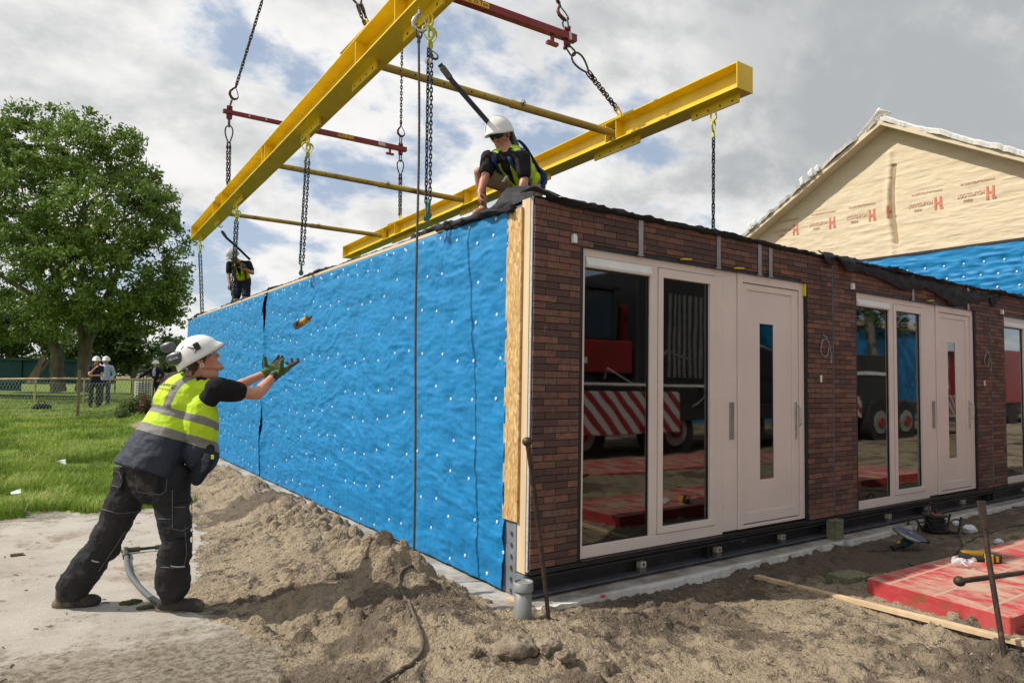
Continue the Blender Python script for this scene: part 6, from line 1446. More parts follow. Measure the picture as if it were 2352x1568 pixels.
visitor(354, 924, 29.0, 826, (fcam-rcam*.1), m_lilac, m_djean, 'rail', 'visitor in dark jacket and lilac shirt resting a hand on the rail', m_suit)
# ---------------------------------------------------------------- trees, fence and field
def leaf_mat(name, c1, c2, c3):
    m, nt, b = nt_new(name); g = NB(nt); a = g.attr('rnd').outputs['Fac']; c = g('ValToRGB'); nt.links.new(a, c.inputs[0]); e = c.color_ramp.elements
    e[0].color = (*c1, 1); e[1].color = (*c3, 1); k = e.new(.55); k.color = (*c2, 1); nt.links.new(c.outputs[0], b.inputs['Base Color']); b.inputs['Roughness'].default_value = .55; b.inputs['Specular IOR Level'].default_value = .35
    tr = g('BsdfTranslucent'); nt.links.new(c.outputs[0], tr.inputs[0]); mx = g('MixShader'); mx.inputs[0].default_value = .3; o = [n for n in nt.nodes if n.type == 'OUTPUT_MATERIAL'][0]
    nt.links.new(b.outputs[0], mx.inputs[1]); nt.links.new(tr.outputs[0], mx.inputs[2]); nt.links.new(mx.outputs[0], o.inputs[0]); return m
m_leaf = leaf_mat('ash_leaves', (.075, .135, .022), (.15, .24, .04), (.32, .42, .11)); m_leafd = leaf_mat('shade_toned_leaves', (.035, .065, .014), (.055, .10, .02), (.10, .16, .04)); m_leafy = leaf_mat('pale_leaves', (.07, .11, .03), (.12, .18, .05), (.2, .26, .10))  # m_leafd: shade of the tree mass is put into its leaf colour
m_bark = M('grey_green_bark', (.17, .15, .105), (.095, .085, .06), sc=5, st=(1, 1, .3), rough=.95, bump=1, bsc=18, bdist=.04, obj=False)
def leaves(name, centres, radii, per, size, mat, parent, seed, droop=.3, rndb=0.0):
    """many small leaf faces gathered in tufts: centres (n,3), radii (n,)"""
    rs = np.random.RandomState(seed); n = len(centres); C = np.repeat(centres, per, 0); Rr = np.repeat(radii, per); N = len(C)
    d = rs.normal(size=(N, 3)); d /= np.linalg.norm(d, axis=1)[:, None]; d[:, 2] *= .75; rr = rs.rand(N)**.5; P = C+d*(Rr*rr)[:, None]
    a = rs.normal(size=(N, 3)); a[:, 2] -= droop; a /= np.linalg.norm(a, axis=1)[:, None]; b = np.cross(a, rs.normal(size=(N, 3))); b /= np.linalg.norm(b, axis=1)[:, None]+1e-9
    s = size*(.6+.8*rs.rand(N))[:, None]; v = np.stack([P-a*s*.5, P+b*s*.22, P+a*s*.5, P-b*s*.22], 1).reshape(-1, 3); F = np.arange(N*4).reshape(-1, 4).tolist()
    cr = np.repeat(rs.rand(n), per); return mesh_obj(name, v, F, mat, parent, attr=np.clip(.45*cr+.55*rs.rand(N)+rndb, 0, 1))
def lobes_to_tufts(lobes, dens, seed, tuft=.42, inner=.25):
    rs = np.random.RandomState(seed); C = []; Rd = []
    for (c, r) in lobes:
        n = int(dens*r[0]*r[1]); d = rs.normal(size=(n, 3)); d /= np.linalg.norm(d, axis=1)[:, None]; k = 1-inner*rs.rand(n)**1.5
        ns = .85+.32*fbm(d*2.3+np.array(list(c))*.37, 3, seed+3); P = np.array(list(c))+d*np.array(r)*(k*ns)[:, None]; keep = fbm(P*.9, 3, seed+9) > -.34; P = P[keep]
        C.append(P); Rd.append(tuft*(.55+.75*rs.rand(len(P))))
    return np.concatenate(C), np.concatenate(Rd)
def limb(mb, a, b, r0, r1, seed, n=7):
    a, b = V(a), V(b); rs = random.Random(seed); pts = []; L = (b-a).length
    for i in range(n): u = i/(n-1); p = a.lerp(b, u)+V((rs.uniform(-1, 1), rs.uniform(-1, 1), rs.uniform(-1, 1)))*L*.025*(1 if 0 < i < n-1 else 0); pts.append(p)
    mb.tube(pts, [r0+(r1-r0)*i/(n-1) for i in range(n)], 10); return pts
# the big ash behind the field
D = 32.; sc_ = D/CAMF; T = thing('tree', 'large leafy green tree with forked trunk standing beyond the field fence', 'tree', px(160, 885, D))
Lb = []
for (x, y, r, dd) in ((60, 345, 105, 0), (165, 345, 85, -1), (250, 365, 78, 0), (318, 430, 72, .5), (372, 470, 52, 0), (362, 548, 78, -.5), (395, 630, 58, .3), (372, 690, 62, 0), (250, 500, 135, -1.5), (110, 480, 150, -1), (-10, 420, 140, 0), (-120, 560, 190, 1), (60, 620, 150, -2), (220, 640, 125, -2), (330, 640, 90, -1), (20, 730, 85, -1), (110, 735, 60, -1.5), (330, 725, 60, 0), (270, 700, 80, -1), (50, 265, 38, 0), (135, 268, 40, .5), (200, 282, 40, 0), (285, 330, 45, 0), (-60, 330, 90, 0), (415, 678, 34, 0), (400, 735, 30, .2)):
    c = px(x, y, D+dd*1.2); Lb.append((c, (r*sc_, r*sc_*.9, r*sc_*.86)))
C_, R_c = lobes_to_tufts(Lb, 26, 5, .44, .18); ext = [px(x, y, D-3.2) for x, y in ((160, 705), (205, 712), (185, 735), (225, 742), (140, 750), (120, 762), (170, 722))]; C_ = np.concatenate([C_, np.array([list(e) for e in ext for _ in range(3)])+RS.normal(size=(21, 3))*.28]); R_c = np.concatenate([R_c, np.full(21, .38)])
print('tufts', len(C_)); leaves('crown', C_, R_c, 52, .19, m_leaf, T, 3)
mb = MB(); f1 = px(118, 740, D-.5); g1 = px(138, 905, D-.5); limb(mb, px(135, 900, D-.5), px(128, 800, D-.5), .34, .25, 1); limb(mb, px(128, 805, D-.5), px(112, 700, D-.4), .25, .18, 2); limb(mb, px(112, 705, D-.4), px(60, 520, D), .18, .06, 3); limb(mb, px(118, 740, D-.4), px(150, 560, D), .22, .08, 4)
limb(mb, px(190, 900, D), px(196, 800, D), .36, .27, 5); limb(mb, px(196, 805, D), px(232, 700, D), .23, .16, 6); limb(mb, px(196, 800, D), px(180, 660, D), .20, .13, 7); limb(mb, px(232, 705, D), px(300, 560, D), .2, .06, 8); limb(mb, px(180, 665, D), px(200, 420, D), .16, .05, 9); limb(mb, px(205, 770, D), px(330, 700, D), .16, .05, 10); limb(mb, px(112, 700, D), px(-20, 620, D), .18, .06, 11)
for k in range(16): a = RS.rand()*2*PI; limb(mb, px(170+RS.normal()*60, 600+RS.normal()*60, D), px(180+math.cos(a)*190, 530+math.sin(a)*190, D+RS.normal()), .09, .03, 20+k)
mb.build('trunk', m_bark, T)
def small_tree(label, x, y, base, r, D, mat, seed, dens=22, per=40, leaf=.22, name='tree', squash=1., grp='trees and bushes beyond the field', tuft=.5):
    s = D/CAMF; T = thing(name, label, 'tree', px(x, base, D), grp); rs = random.Random(seed); Lb = [(px(x+rs.uniform(-.45, .45)*r, y+rs.uniform(-.4, .5)*r*squash, D+rs.uniform(-.4, .4)*r*s), (r*s*rs.uniform(.45, .7),)*2+(r*s*rs.uniform(.4, .6)*squash,)) for _ in range(7)]
    C_, R_c = lobes_to_tufts(Lb, dens, seed, tuft); leaves('crown', C_, R_c, per, leaf, mat, T, seed); mb = MB(); limb(mb, px(x, base, D), px(x, y, D), r*s*.09, r*s*.04, seed)
    for k in range(3): limb(mb, px(x, y+r*.4, D), px(x+rs.uniform(-.6, .6)*r, y-rs.uniform(0, .5)*r, D), r*s*.05, r*s*.02, seed+k)
    mb.build('trunk', m_bark, T)
small_tree('dark bush behind the teal shed under the big tree', 20, 780, 880, 90, 41, m_leafd, 11, 9, 40, .3, tuft=.6); small_tree('dark bush behind the forked trunk of the big tree', 150, 800, 880, 85, 42, m_leafd, 12, 9, 40, .3, tuft=.6); small_tree('dark tall bush behind the visitors in the field', 255, 775, 880, 95, 40, m_leafd, 13, 9, 40, .3, tuft=.6)
small_tree('dark bush between visitors and suited man', 305, 810, 872, 55, 39, m_leafd, 15, 10, 40, .3, tuft=.5); small_tree('slender tree beside the far corner of the blue wall', 368, 800, 868, 50, 46, m_leafd, 17, 7, 34, .3, tuft=.5); small_tree('low dark tree behind the far corner of the module', 410, 815, 868, 50, 48, m_leafd, 18, 7, 34, .3, tuft=.5)
for k, x in enumerate((-160, -60, 60, 180, 300, 350, 400, 450)):
    small_tree(('round', 'broad', 'low', 'wide', 'pale', 'dense', 'dim', 'far')[k]+' distant tree in the row on the horizon, number '+('one', 'two', 'three', 'four', 'five', 'six', 'seven', 'eight')[k]+' from the shed side', x, 836, 862, 44, 110, m_leafd, 40+k, 1.1, 30, .9, squash=.6, grp='distant trees on the horizon', tuft=1.4)
# shed
m_teal = M('teal_shed_paint', (.012, .075, .075), (.010, .055, .06), sc=3, rough=.8, st=(4, 4, .6), obj=False); m_fw = M('weathered_wood', (.26, .20, .12), (.17, .13, .08), sc=5, st=(3, 3, .5), rough=.9, obj=False); m_pale = M('pale_rusty_pipe', (.50, .40, .26), (.40, .28, .15), sc=3, rough=.7, obj=False); m_wire = M('galvanised_wire', (.42, .44, .42), (.34, .36, .34), rough=.5, metal=.3)
Ds = 34.; T = thing('garden_shed', 'low teal painted shed behind the rail under the tree', 'shed', px(40, 880, Ds)); a = px(-160, 880, Ds); b = px(108, 880, Ds); q = MB(); hgt = (px(0, 825, Ds)-px(0, 880, Ds)).z; dr_ = (b-a).normalized(); dr_.z = 0; bk = V((0, 0, 1)).cross(dr_)
q.obox((a+b)/2+bk*1.5+V((0, 0, hgt/2)), dr_, bk, (0, 0, 1), ((b-a).length/2, 1.5, hgt/2)); q.build('shed_wall', m_teal, T); q = MB(); q.obox((a+b)/2+bk*1.5+V((0, 0, hgt+.03)), dr_, bk, (0, 0, 1), ((b-a).length/2+.15, 1.7, .05)); q.build('roof', m_teal, T)
q = MB(); q.obox(px(25, 860, Ds)-bk*.02, dr_, bk, (0, 0, 1), (.55, .03, .8)); q.build('door', M('shed_door_teal', (.01, .06, .065), rough=.8), T)
for k, (x0_, y0_, x1_, y1_) in enumerate(((62, 880, 104, 818), (70, 880, 110, 828), (78, 880, 99, 815))):
    q = MB(); q.bar(px(x0_, y0_, 31.5), px(x1_, y1_, 32.5), .22, .05); tag(q.build('leaning_board', m_fw), ('lowest', 'middle', 'steepest')[k]+' old board leaning by the teal shed', 'board', 'boards leaning by the shed')
# chain link fence
D = 18.3; T = thing('chain_link_fence', 'sagging chain link fence with zigzag top before the field', 'fence', px(0, 965, D)); a = px(-60, 962, D); b = px(296, 962, D+.5); a.z = gh(a.x, a.y)-.1; b.z = gh(b.x, b.y)-.1; hh = 1.06; dr_ = (b-a); Lf = dr_.length; dr_.normalize(); q = MB(); step = .085
for k in range(int(Lf/step)+14):
    for s_ in (-1, 1):
        x0_ = k*step-.6; P = []; 
        for j in range(8): u = j/7; xx = x0_+s_*u*.5+(.5 if s_ < 0 else 0); P.append((xx, u*hh*(1+.04*math.sin(xx*1.7))-.04))
        P = [p for p in P if 0 <= p[0] <= Lf]
        if len(P) > 1: q.tube([a+dr_*p[0]+V((0, 0, p[1])) for p in P], .0032 if s_ < 0 else .0052, 4, sm=False, caps=False)
q.build('wire_mesh', m_wire, T)
for x, w_, h_ in ((177, .07, 1.30), (-40, .07, 1.3)): p = px(x, 963, D); p.z = gh(p.x, p.y)-.1; q = MB(); q.box((p.x-w_/2, p.y-.12, p.z), (p.x+w_/2, p.y-.06, p.z+h_+.1)); q.build('post', m_fw, T, .005)
# rail fence
D = 28.5; T = thing('rail_fence', 'pale rusty pipe rail on posts crossing the field by the trees', 'fence', px(150, 900, D)); q = MB(); q.tube([px(x, y, D) for x, y in ((-60, 871), (60, 870), (150, 869), (250, 871), (352, 871))], .045, 8); q.build('rail', m_pale, T)
for x in (-30, 82, 194, 306, 350): q = MB(); p = px(x, 872, D); q.cyl((p.x, p.y, .25), p, .04, 8); q.build('post', m_pale, T)
T = thing('mesh_panel_fence', 'dark mesh panel fence before the straw coloured field', 'fence', px(280, 872, 44)); q = MB()
for x in (250, 266, 304, 330): p = px(x, 848, 44); q.cyl((p.x, p.y, .3), p, .05, 6)
q.build('post', m_steel2, T); q = MB()
for y in (849, 855, 862): q.tube([px(240, y, 44), px(345, y, 44)], .02, 5)
for x in np.arange(240, 345, 2.2): q.tube([px(x, 849, 44), px(x, 868, 44)], .012, 4, caps=False)
q.build('wire_mesh', m_steel2, T)
o = mesh_obj('straw_field', [(px(232, 860, 150).x, px(232, 860, 150).y, .36), (px(352, 860, 150).x, px(352, 860, 150).y, .36), (px(352, 860, 420).x, px(352, 860, 420).y, .36), (px(232, 860, 420).x, px(232, 860, 420).y, .36)], [(0, 1, 2, 3)], M('dry_straw', (.36, .29, .16), (.30, .24, .12), sc=2, rough=.95, obj=False)); o['kind'] = 'structure'
for k, (x, y, D, r) in enumerate(((392, 874, 33, .75), (410, 872, 34, .8))):
    lump(px(x, y, D), r, ('dark earth heap behind the suited visitor', 'dark earth heap by the far module corner')[k], 'earth_heap', m_clod, 'earth heap', k+30, 'earth heaps in the field', .45)
D = 27.; T = thing('mesh_drum', 'white and green mesh drum under the end of the rail', 'drum', px(328, 915, D)); q = MB(); p = px(328, 915, D); p.z = gh(p.x, p.y); q.cyl(p, p+V((0, 0, .95)), .28, 16); q.build('drum_body', M('dark_green_drum', (.05, .09, .06), rough=.7), T); q = MB()
for k in range(10): q.tube([p+V((.29*math.cos(t), .29*math.sin(t), .08+k*.09)) for t in np.linspace(0, 2*PI, 17)[:-1]], .012, 4, closed=True)
for k in range(16): t = k*PI/8; q.tube([p+V((.29*math.cos(t), .29*math.sin(t), 0)), p+V((.29*math.cos(t), .29*math.sin(t), .95))], .010, 4)
q.build('mesh_sleeve', m_pale if False else m_washer, T)
D = 22.5; c = px(96, 927, D); c.z = gh(c.x, c.y); T = thing('black_bag', 'black open bag lying on the mown lawn behind the fence', 'bag', c); q = MB(); q.ell(c+V((0, 0, .08)), (.27, .16, .12)); blob('bag_body', q, m_tsh, T, .02, 1, folds(.03, 6, 4)); q = MB(); q.tube([c+V((-.15, 0, .15)), c+V((-.08, 0, .27)), c+V((.06, 0, .27)), c+V((.12, 0, .15))], .02, 6); q.build('bag_handle', m_tsh, T)
# grass blades
m_blade = leaf_mat('grass_blades', (.10, .17, .017), (.25, .36, .036), (.52, .52, .19))
def blades(name, xr, yr_, n, h0, h1, wdt, seed, label, clump=1.2):
    rs = np.random.RandomState(seed); x = rs.uniform(*xr, n*2); y = yr_[0]+(yr_[1]-yr_[0])*rs.rand(n*2)**1.3; k = (region(x, y) == 2) & (fb2(x, y, clump, 4, seed) > -.25+.35*rs.uniform(-1, 1, n*2)*.6) & (x < np.where(y > 9, 9.0, -1.2)); x, y = x[k][:n], y[k][:n]; N = len(x); z = Hg(x, y)-.01
    h = (h0+(h1-h0)*rs.rand(N)**1.6)*(.65+.7*np.clip(fb2(x, y, 1.1, 3, seed+5)+.5, 0, 1)); a = rs.rand(N)*2*PI; l = h*(.15+.75*rs.rand(N)); dx, dy = np.cos(a), np.sin(a); px_, py_ = -dy*wdt*.5, dx*wdt*.5
    v = np.stack([np.stack([x-px_, y-py_, z], 1), np.stack([x+px_, y+py_, z], 1), np.stack([x+dx*l*.35+px_*.8, y+dy*l*.35+py_*.8, z+h*.6], 1), np.stack([x+dx*l*.35-px_*.8, y+dy*l*.35-py_*.8, z+h*.6], 1), np.stack([x+dx*l, y+dy*l, z+h*(1-.25*l/h)], 1)], 1).reshape(-1, 3)
    b = np.arange(N)[:, None]*5; F = np.concatenate([b+np.array([0, 1, 2, 3])], 1).tolist()+np.concatenate([b+np.array([3, 2, 4])], 1).tolist(); rn = np.clip(.35*rs.rand(N)+.45*(fb2(x, y, 1.3, 4, seed+8)*2.2+.45)+.35*(rs.rand(N) > .9), 0, 1)
    o = mesh_obj(name, v, F, m_blade, None, attr=np.concatenate([rn, rn])); tag(o, label, 'grass', kind='stuff')
blades('grass', (-5.2, -1.2), (4.3, 9.5), 46000, .05, .20, .007, 1, 'tall tufted green grass behind the catching worker'); blades('grass', (-6.5, .2), (9, 19), 42000, .04, .14, .012, 2, 'shorter grass running up to the chain link fence'); blades('grass', (-9, 1.), (17, 32), 30000, .03, .08, .03, 3, 'mown lawn grass beyond the chain link fence')
# broad-leaf weeds at the fence end and near the concrete
def weed(x, y, D, h, label, mat, seed, w_=.25, n=26):
    c = px(x, y, D); c.z = gh(c.x, c.y)-.02; T = thing('weed_plant', label, 'weed', c, 'tall weeds at the fence end'); rs = np.random.RandomState(seed); q = MB(); C_ = []
    for k in range(n):
        a = rs.rand()*2*PI; e = c+V((math.cos(a)*w_*rs.rand(), math.sin(a)*w_*rs.rand(), h*(.5+.5*rs.rand()))); b0 = c+V((math.cos(a)*w_*.4*rs.rand(), math.sin(a)*w_*.4*rs.rand(), 0)); q.tube([b0, b0.lerp(e, .5)+V((0, 0, .05)), e], .008, 4)
        C_ += [list(b0.lerp(e, t)) for t in (.3, .5, .65, .8, .92, 1.)]
    q.build('stems', m_fw, T); leaves('leaves', np.array(C_), np.full(len(C_), .10), 5, .08, mat, T, seed)
m_brownleaf = leaf_mat('dry_brown_leaves', (.09, .055, .03), (.16, .10, .05), (.26, .19, .10))
for k, (x, y, D, h, mt, lb) in enumerate(((296, 945, 18.5, .75, m_leafy, 'pale green weed at the end of the chain link fence'), (318, 945, 18.8, 1.0, m_leafy, 'tall pale weed before the mesh drum'), (332, 948, 18.2, .95, m_brownleaf, 'brown dried weed before the mesh drum'), (348, 945, 18.6, .9, m_brownleaf, 'brown dried weed under the suited visitor'), (364, 945, 18.0, 1.05, m_leafy, 'tall green weed behind the worker back'), (280, 952, 18.0, .5, m_leafy, 'low green weed beside the fence end'), (380, 930, 19.0, .9, m_leafy, 'weed with seed heads near the far module corner'))): weed(x, y, D, h*.62, lb, mt, 60+k)
# ---------------------------------------------------------------- gabled house behind the row
def beige():
    m, nt, b = nt_new('beige_wrap'); g = NB(nt); v = g.co(False)
    col = g.mix(g.ramp(g.noise(g.co(False, (1, 1, 4)), 1.5, 8, .65), .3, .7), (.66, .555, .385), (.61, .50, .335))
    nt.links.new(col, b.inputs['Base Color']); b.inputs['Roughness'].default_value = .75
    nt.links.new(g.bump(g.noise(g.co(False, (1, .6, 5)), 3.2, 9, .65, .4), .3, .03), b.inputs['Normal']); return m
m_beige = beige(); m_redink = M('faded_red_print', (.62, .16, .10), (.56, .22, .15), sc=20, rough=.8, obj=False)
m_faint = M('faded_small_print', (.60, .36, .26), (.62, .42, .30), sc=20, rough=.8, obj=False)
m_wrapw = M('white_roof_wrap', (.78, .76, .72), (.70, .67, .62), sc=4, rough=.6)
GXP = 16.2; GR = on(2040, 275, 'X', GXP); GT = on(2160, 568, 'X', GXP).z
yr, zr = GR.y, GR.z-.12; sl_ = .575; zb_ = on(1980, 597, 'X', GXP).z
TG = thing('gabled_house', 'house with beige wrapped gable over a blue wrapped wall behind the modules', 'house', (GXP, yr, -.1))
yl, yr2 = yr+(zr-zb_)/sl_, yr-(zr-zb_)/sl_
def gable_h(YY, ZZ):
    sh = np.shape(YY); YY = np.ravel(YY); ZZ = np.ravel(ZZ); P = np.stack([YY*1.3, ZZ*3.2, YY*0], 1); h = .018*fbm(P*np.array([1, 1.8, 1]), 5, 301, ridge=True, gain=.6)+.006*fbm(P*3, 3, 305)
    s = YY-(yr-.02+.05*np.sin(ZZ*2.1)); fold = np.exp(-(s/.07)**2)*(ZZ < zr-.8); h = h+fold*.05*(1+.5*np.sin(ZZ*3.1))-.10*np.exp(-((s+.12)/.05)**2)*(ZZ < zr-1.2)*(ZZ > zb_+.3)
    return h.reshape(sh)
def gab():
    ny, nz = 340, 130; ys = np.linspace(yl, yr2, ny); u = np.linspace(0, 1, nz); top = zr-sl_*np.abs(ys-yr)
    YY = np.repeat(ys[None], nz, 0); ZZ = zb_+u[:, None]*np.maximum(top-zb_, .01)[None]
    h = gable_h(YY, ZZ)
    v = np.stack([GXP-.03-h, YY, ZZ], -1).reshape(-1, 3); I = np.arange(ny*nz).reshape(nz, ny)
    F = np.stack([I[:-1, :-1], I[:-1, 1:], I[1:, 1:], I[1:, :-1]], -1).reshape(-1, 4).tolist(); mesh_obj('gable_wrap', v, F, m_beige, TG, smooth=True)
    ys = np.linspace(yl, yr2, 420); zs = np.linspace(2.2, zb_-.06, 120); YY, ZZ = np.meshgrid(ys, zs); P = np.stack([YY.ravel()*1.1, ZZ.ravel()*5.5, np.zeros(YY.size)], 1)
    h = .05+.03*fbm(P, 4, 311, ridge=True).reshape(YY.shape)+.012*fbm(P*3, 3, 315).reshape(YY.shape); dots = MB()
    for yy in np.arange(yl-.3, yr2, -.42):
        for k, zz in enumerate(np.arange(2.4, zb_-.2, .33)):
            y0 = yy+.1*math.sin(k*2.1+yy); r2 = (YY-y0)**2+(ZZ-zz)**2; h = h*(1-.7*np.exp(-r2/.006)); dots.cyl((GXP-.035, y0, zz), (GXP-.075, y0, zz), .022, 8)
    v = np.stack([GXP-.02-h, YY, ZZ], -1).reshape(-1, 3); I = np.arange(YY.size).reshape(YY.shape)
    F = np.stack([I[:-1, :-1], I[:-1, 1:], I[1:, 1:], I[1:, :-1]], -1).reshape(-1, 4).tolist(); mesh_obj('blue_membrane', v, F, m_blue, TG, smooth=True)
    dots.build('washers', m_washer, TG)['kind'] = 'stuff'
    q = MB(); q.box((GXP-.02, yl, -.2), (GXP+.05, yr2, 2.2)); q.prism([(yl, 2.2), (yl, zb_), (yr, zr), (yr2, zb_), (yr2, 2.2)], (GXP, 0, 0), (0, 1, 0), (0, 0, 1), (1, 0, 0), 9.0); q.build('house_body', m_shell, TG)
    q = MB(); q.box((GXP-.09, yl, zb_-.07), (GXP+.0, yr2, zb_+.0)); q.build('black_band', m_trim, TG)
    # roof with a loose, wavy verge
    for s, nm in ((1, 'roof'), (-1, 'roof')):
        e = yr+s*(abs(yl-yr)+.35); n = 130; t = np.linspace(0, 1, n); yv = yr+(e-yr)*t; zv = zr+.10-sl_*np.abs(yv-yr); w1 = fb2(t*14, t*0, 1, 4, 333+s); w2 = fb2(t*40, t*0, 1, 3, 340+s)
        x0 = GXP-.50-.08*w1-.07*w2; up = .05*w1+.05*w2+.05*fb2(t*9, t*0, 1, 3, 351+s); vs = []
        for i in range(n):
            for x, dz in ((x0[i]+.03, -.09+up[i]*.5), (x0[i], up[i]), (x0[i]+.10, up[i]*.7+.035), (x0[i]+.35, up[i]*.3+.04), (GXP+8.9, .03)): vs.append((x, yv[i], zv[i]+dz))
        fs = [(i*5+k, i*5+k+1, (i+1)*5+k+1, (i+1)*5+k) for i in range(n-1) for k in range(4)]; o = mesh_obj(nm, vs, fs, m_wrapw, TG, smooth=False); sd = o.modifiers.new('t', 'SOLIDIFY'); sd.thickness = .02
        q = MB(); q.prism([(yr, zr+.02), (e, zr+.02-sl_*abs(e-yr)), (e, zr-.12-sl_*abs(e-yr)), (yr, zr-.12)], (GXP-.44, 0, 0), (0, 1, 0), (0, 0, 1), (1, 0, 0), 9.2); q.build('roof_edge_board', m_beige, TG)
    q = MB(); R_ = V((GXP-.42, yr, zr+.1)); cloth([[R_+V((0, .7, -.38)), R_+V((-.05, .35, -.12)), R_+V((-.1, .02, .22))], [R_+V((.1, .6, -.30)), R_+V((.1, .2, .0)), R_+V((.05, -.28, .02))]], 'ridge_flap', TG, .015, 14, 8, .05, 5, m_wrapw)
    for k, (yy, dz) in enumerate(((yr+1.95, .09), (yr+2.25, .10), (yr+3.9, .08), (yr+4.1, .1), (yr+1.75, .05))):
        zc = zr-sl_*(yy-yr)+.1; c = V((GXP-.52, yy, zc-.10)); cloth([[c, c+V((0, .12, -.04))], [c+V((-.05, .04, .14+dz)), c+V((-.03, .17, .05+dz))]], 'loose_tab', TG, .01, 6, 5, .03, k, m_wrapw)
gab()
yd, xd = V((0, 0, -1)), V((0, 1, 0))
def conform(o):
    me = o.data; n = len(me.vertices); co = np.empty(n*3); me.vertices.foreach_get('co', co); co = co.reshape(-1, 3); og = org(TG)
    X = gable_h(co[:, 1]+og[1], co[:, 2]+og[2]); lo = co[:, 0].min(); co[:, 0] = GXP-.03-X-.012-(co[:, 0] > lo+1e-4)*-.008-og[0]; me.vertices.foreach_set('co', co.ravel()); me.update()
def logo(x, y, full=True):
    c = on(x, y, 'X', GXP); X0 = GXP-.135; s = .225     # turned by half a turn: letters run upside down
    q = MB()
    def bx(a0, a1, b0, b1):
        for i in range(6):
            for j in range(6):
                u0, u1 = a0+(a1-a0)*i/6, a0+(a1-a0)*(i+1)/6; v0, v1 = b0+(b1-b0)*j/6, b0+(b1-b0)*(j+1)/6; q.box((X0, c.y+u0*s, c.z-v0*s), (X0-.002, c.y+u1*s, c.z-v1*s))
    bx(-.46, -.22, -.75, .75); bx(.10, .34, -.75, .75); bx(-.22, .10, -.15, .13); bx(-.60, -.46, .52, .72)
    conform(q.build('printed_mark', m_redink, TG))
    if full:
        conform(text_part('HOUKESLOOT', .15, (X0, c.y+.5*s, c.z+.05), xd, yd, m_faint, TG, 'printed_lettering', .001, sx=.62))
        conform(text_part('PREFAB', .10, (X0, c.y+1.7*s, c.z-.09), xd, yd, m_faint, TG, 'printed_lettering', .001, sx=.62))
        conform(text_part('WWW.HOUKESLOOT.NL', .085, (X0, c.y-.55*s, c.z+.34), xd, yd, m_faint, TG, 'printed_lettering', .001, sx=.8))
for x, y, f in ((1828, 528, 1), (1912, 512, 1), (2003, 495, 1), (2047, 487, 0), (2155, 467, 1), (2275, 443, 1)): logo(x, y, f)

# ---------------------------------------------------------------- what the panes mirror: crane truck and blue stack opposite
m_tred = M('truck_red', (.26, .018, .016), (.20, .014, .013), rough=.35); m_tblk = M('truck_dark', (.03, .03, .032), (.02, .02, .022), rough=.5); m_tyre = M('tyre_rubber', (.022, .022, .022), rough=.9); m_rim = M('wheel_rim', (.35, .35, .34), rough=.4, metal=.4)
def stripes():
    m, nt, b = nt_new('hazard_stripes'); g = NB(nt); sp = g('SeparateXYZ'); nt.links.new(g.co(False), sp.inputs[0])
    f = g.math('FRACT', g.math('MULTIPLY', g.math('ADD', sp.outputs[0], g.math('MULTIPLY', sp.outputs[2], 1.0)), 2.6)); col = g.mix(g.ramp(f, .49, .51), (.50, .50, .48), (.28, .02, .022))
    nt.links.new(col, b.inputs['Base Color']); return m
m_str = stripes()
m_tglass = M('truck_glass', (.04, .05, .06), (.03, .04, .05), rough=.1)
TT = thing('crane_truck', 'mobile crane truck with red cab and striped box, mirrored in the panes', 'crane truck', (6, -6.6, -.1))
q = MB(); q.box((4.6, -8.6, .75), (14.5, -6.1, 1.12)); q.box((4.6, -8.5, 1.12), (9.5, -6.3, 1.5)); q.box((9.8, -8.4, 1.12), (14.3, -6.4, 2.5)); q.build('chassis', m_tblk, TT, .02)
q = MB(); q.box((4.9, -8.2, 1.75), (7.6, -6.5, 2.45)); q.box((7.5, -8.2, 1.75), (8.3, -6.8, 3.3)); q.build('crane_body', m_tred, TT, .04)
q = MB(); q.box((5.1, -8.0, 2.45), (7.2, -6.55, 3.55)); q.build('crane_cab', m_tglass, TT, .05)
q = MB(); [q.box((5.08+k*.98, -6.56, 2.45), (5.15+k*.98, -6.5, 3.6)) for k in range(3)]; q.box((5.05, -8.0, 3.55), (7.25, -6.5, 3.62)); q.build('cab_frame', m_tblk, TT)
q = MB(); q.box((4.95, -6.12, .52), (8.5, -5.98, 1.38)); q.box((12.5, -6.12, .7), (16, -5.98, 1.3)); q.build('striped_box', m_str, TT, .02)
q = MB(); rr = random.Random(4)
for k in range(14): x9 = 4.8+rr.random()*9; z9 = .9+rr.random()*1.6; q.tube([(x9, -6.08, z9), (x9+.4*rr.random(), -6.02, z9+.3*rr.random()), (x9+.9*rr.random()+.2, -6.08, z9-.2*rr.random())], .022, 6)
for k in range(8): x9 = 8.6+.18*k; q.box((x9, -6.43, 1.7), (x9+.06, -6.40, 3.6))
for s9 in (0, .42): q.tube([(13.0+s9, -5.9, .0), (12.6+s9, -6.15, 2.6)], .025, 6)
for k in range(8): z9 = .25+.28*k; q.tube([(13.0-.04*k, -5.93-.027*k, z9), (13.42-.04*k, -5.93-.027*k, z9)], .018, 5)
q.build('pipes_and_ladder', m_grey, TT)
q = MB(); q.cap((5.9, -7.0, 2.5), (5.95, -7.0, 3.05), .2, .16); q.ell((5.97, -6.97, 3.28), (.10, .11, .13)); q.cap((5.8, -6.85, 2.9), (6.2, -6.62, 2.7), .06, .05); q.build('cab_operator_shape', m_tred, TT) if False else None
q = MB(); q.box((5.6, -6.49, 1.95), (6.3, -6.485, 2.08)); q.box((5.7, -6.49, 2.2), (6.0, -6.485, 2.33)); q.box((4.6, -6.05, 1.5), (9.5, -6.0, 1.55)); q.build('white_plates', m_white, TT)
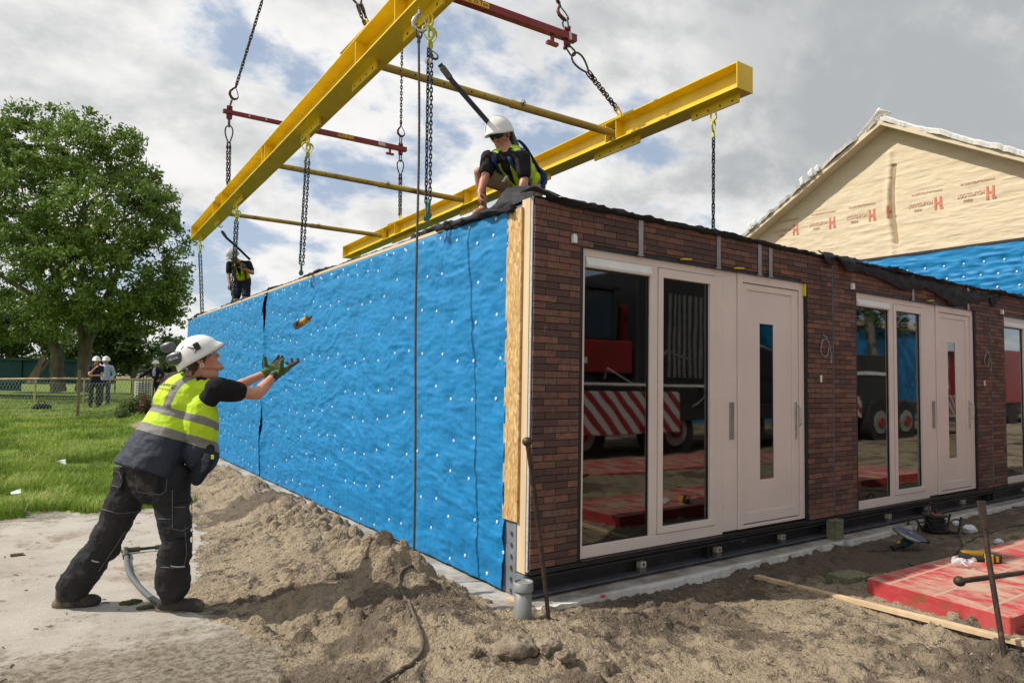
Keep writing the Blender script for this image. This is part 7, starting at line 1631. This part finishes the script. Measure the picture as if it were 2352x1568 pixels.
q = MB(); q.box((14.5, -8.6, .75), (23.8, -6.3, 1.12)); q.box((16.0, -8.5, 1.12), (18.6, -6.4, 2.5)); q.build('rear_deck', m_tblk, TT, .02); q = MB(); q.box((20.9, -6.3, .68), (24.2, -6.15, 1.32)); q.build('striped_box', m_str, TT, .02); q = MB(); q.box((16.4, -6.39, 1.9), (18.2, -6.37, 2.0)); q.box((21.4, -6.6, 1.5), (21.5, -6.5, 3.6)); q.build('white_plates', m_white, TT)
for xx in (5.9, 8.6, 11.2, 13.6, 17.4, 18.9):
    q = MB(); q.cyl((xx, -6.75, .53), (xx, -6.2, .53), .63, 28); wh = q.build('wheel', m_tyre, TT, .04)
    q = MB(); q.cyl((xx, -6.25, .53), (xx, -6.17, .53), .33, 20, 0); q.cyl((xx, -6.2, .53), (xx, -6.12, .53), .15, 12, 1); q.build('rim', [m_rim, m_tred], wh)
q = MB(); q.box((7.35, -5.9, -.08), (7.65, -5.7, .8)); q.cyl((7.5, -5.8, -.1), (7.5, -5.8, 0), .3, 20); q.build('outrigger_leg', m_grey, TT)
q = MB(); q.bar((8.4, -7.4, 3.0), (26, -6.0, 14), .8, .8); q.build('boom', m_tblk, TT); q = MB(); q.box((7.7, -8.3, 1.5), (10.6, -6.45, 4.1)); q.box((4.4, -8.4, 1.5), (5.0, -6.6, 3.4)); q.build('counterweight', m_tblk, TT, .05)
T = thing('red_steel_platform', 'second red steel platform under the outrigger, mirrored in the panes', 'steel platform', (4, -4, -.1))
q = MB(); q.box((3.4, -5.9, -.08), (10.5, -4.3, .05)); q.build('platform_body', bpy.data.materials['scuffed_red_paint'], T, .01)
T = thing('blue_wrapped_stack', 'blue wrapped house shell on the other side of the lane, mirrored in the panes', 'house shell', (20, -16, 0))
q = MB(); q.box((17, -20, -.1), (40, -14, 4.6)); q.build('blue_wall', m_blue, T); q = MB(); q.box((16.8, -20.2, 4.6), (40.2, -13.8, 4.9)); q.build('roof_edge', m_beige, T)
T = thing('red_truck', 'red truck cab parked farther down the lane, mirrored in the panes', 'truck', (34, -8.5, 0))
q = MB(); q.box((32, -10.5, .9), (34.4, -8.2, 3.3)); q.build('cab', m_tred, T, .1); q = MB(); q.box((32, -10.4, .4), (41, -8.3, .95)); q.build('chassis', m_tblk, T)
for xx in (33, 37, 39): q = MB(); q.cyl((xx, -8.8, .4), (xx, -8.25, .4), .5, 20); q.build('wheel', m_tyre, T)

# tree on the other side of the lane, seen in the second window
TO = thing('tree', 'tree on the other side of the lane, mirrored in the second window', 'tree', (29, -12.5, 0)); s9 = 1.0
LO = [(V((22+2.2*i, -12.2-.7*(i % 2), 6.0+.8*math.sin(i*2.1))), (2.0, 1.8, 1.5)) for i in range(6)]; C_, R_c = lobes_to_tufts(LO, 8, 77, .5); leaves('crown', C_, R_c, 40, .24, m_leafd, TO, 7)
q = MB(); limb(q, (29, -12.5, -.1), (29, -12.5, 6), .3, .15, 5); q.build('trunk', m_bark, TO)
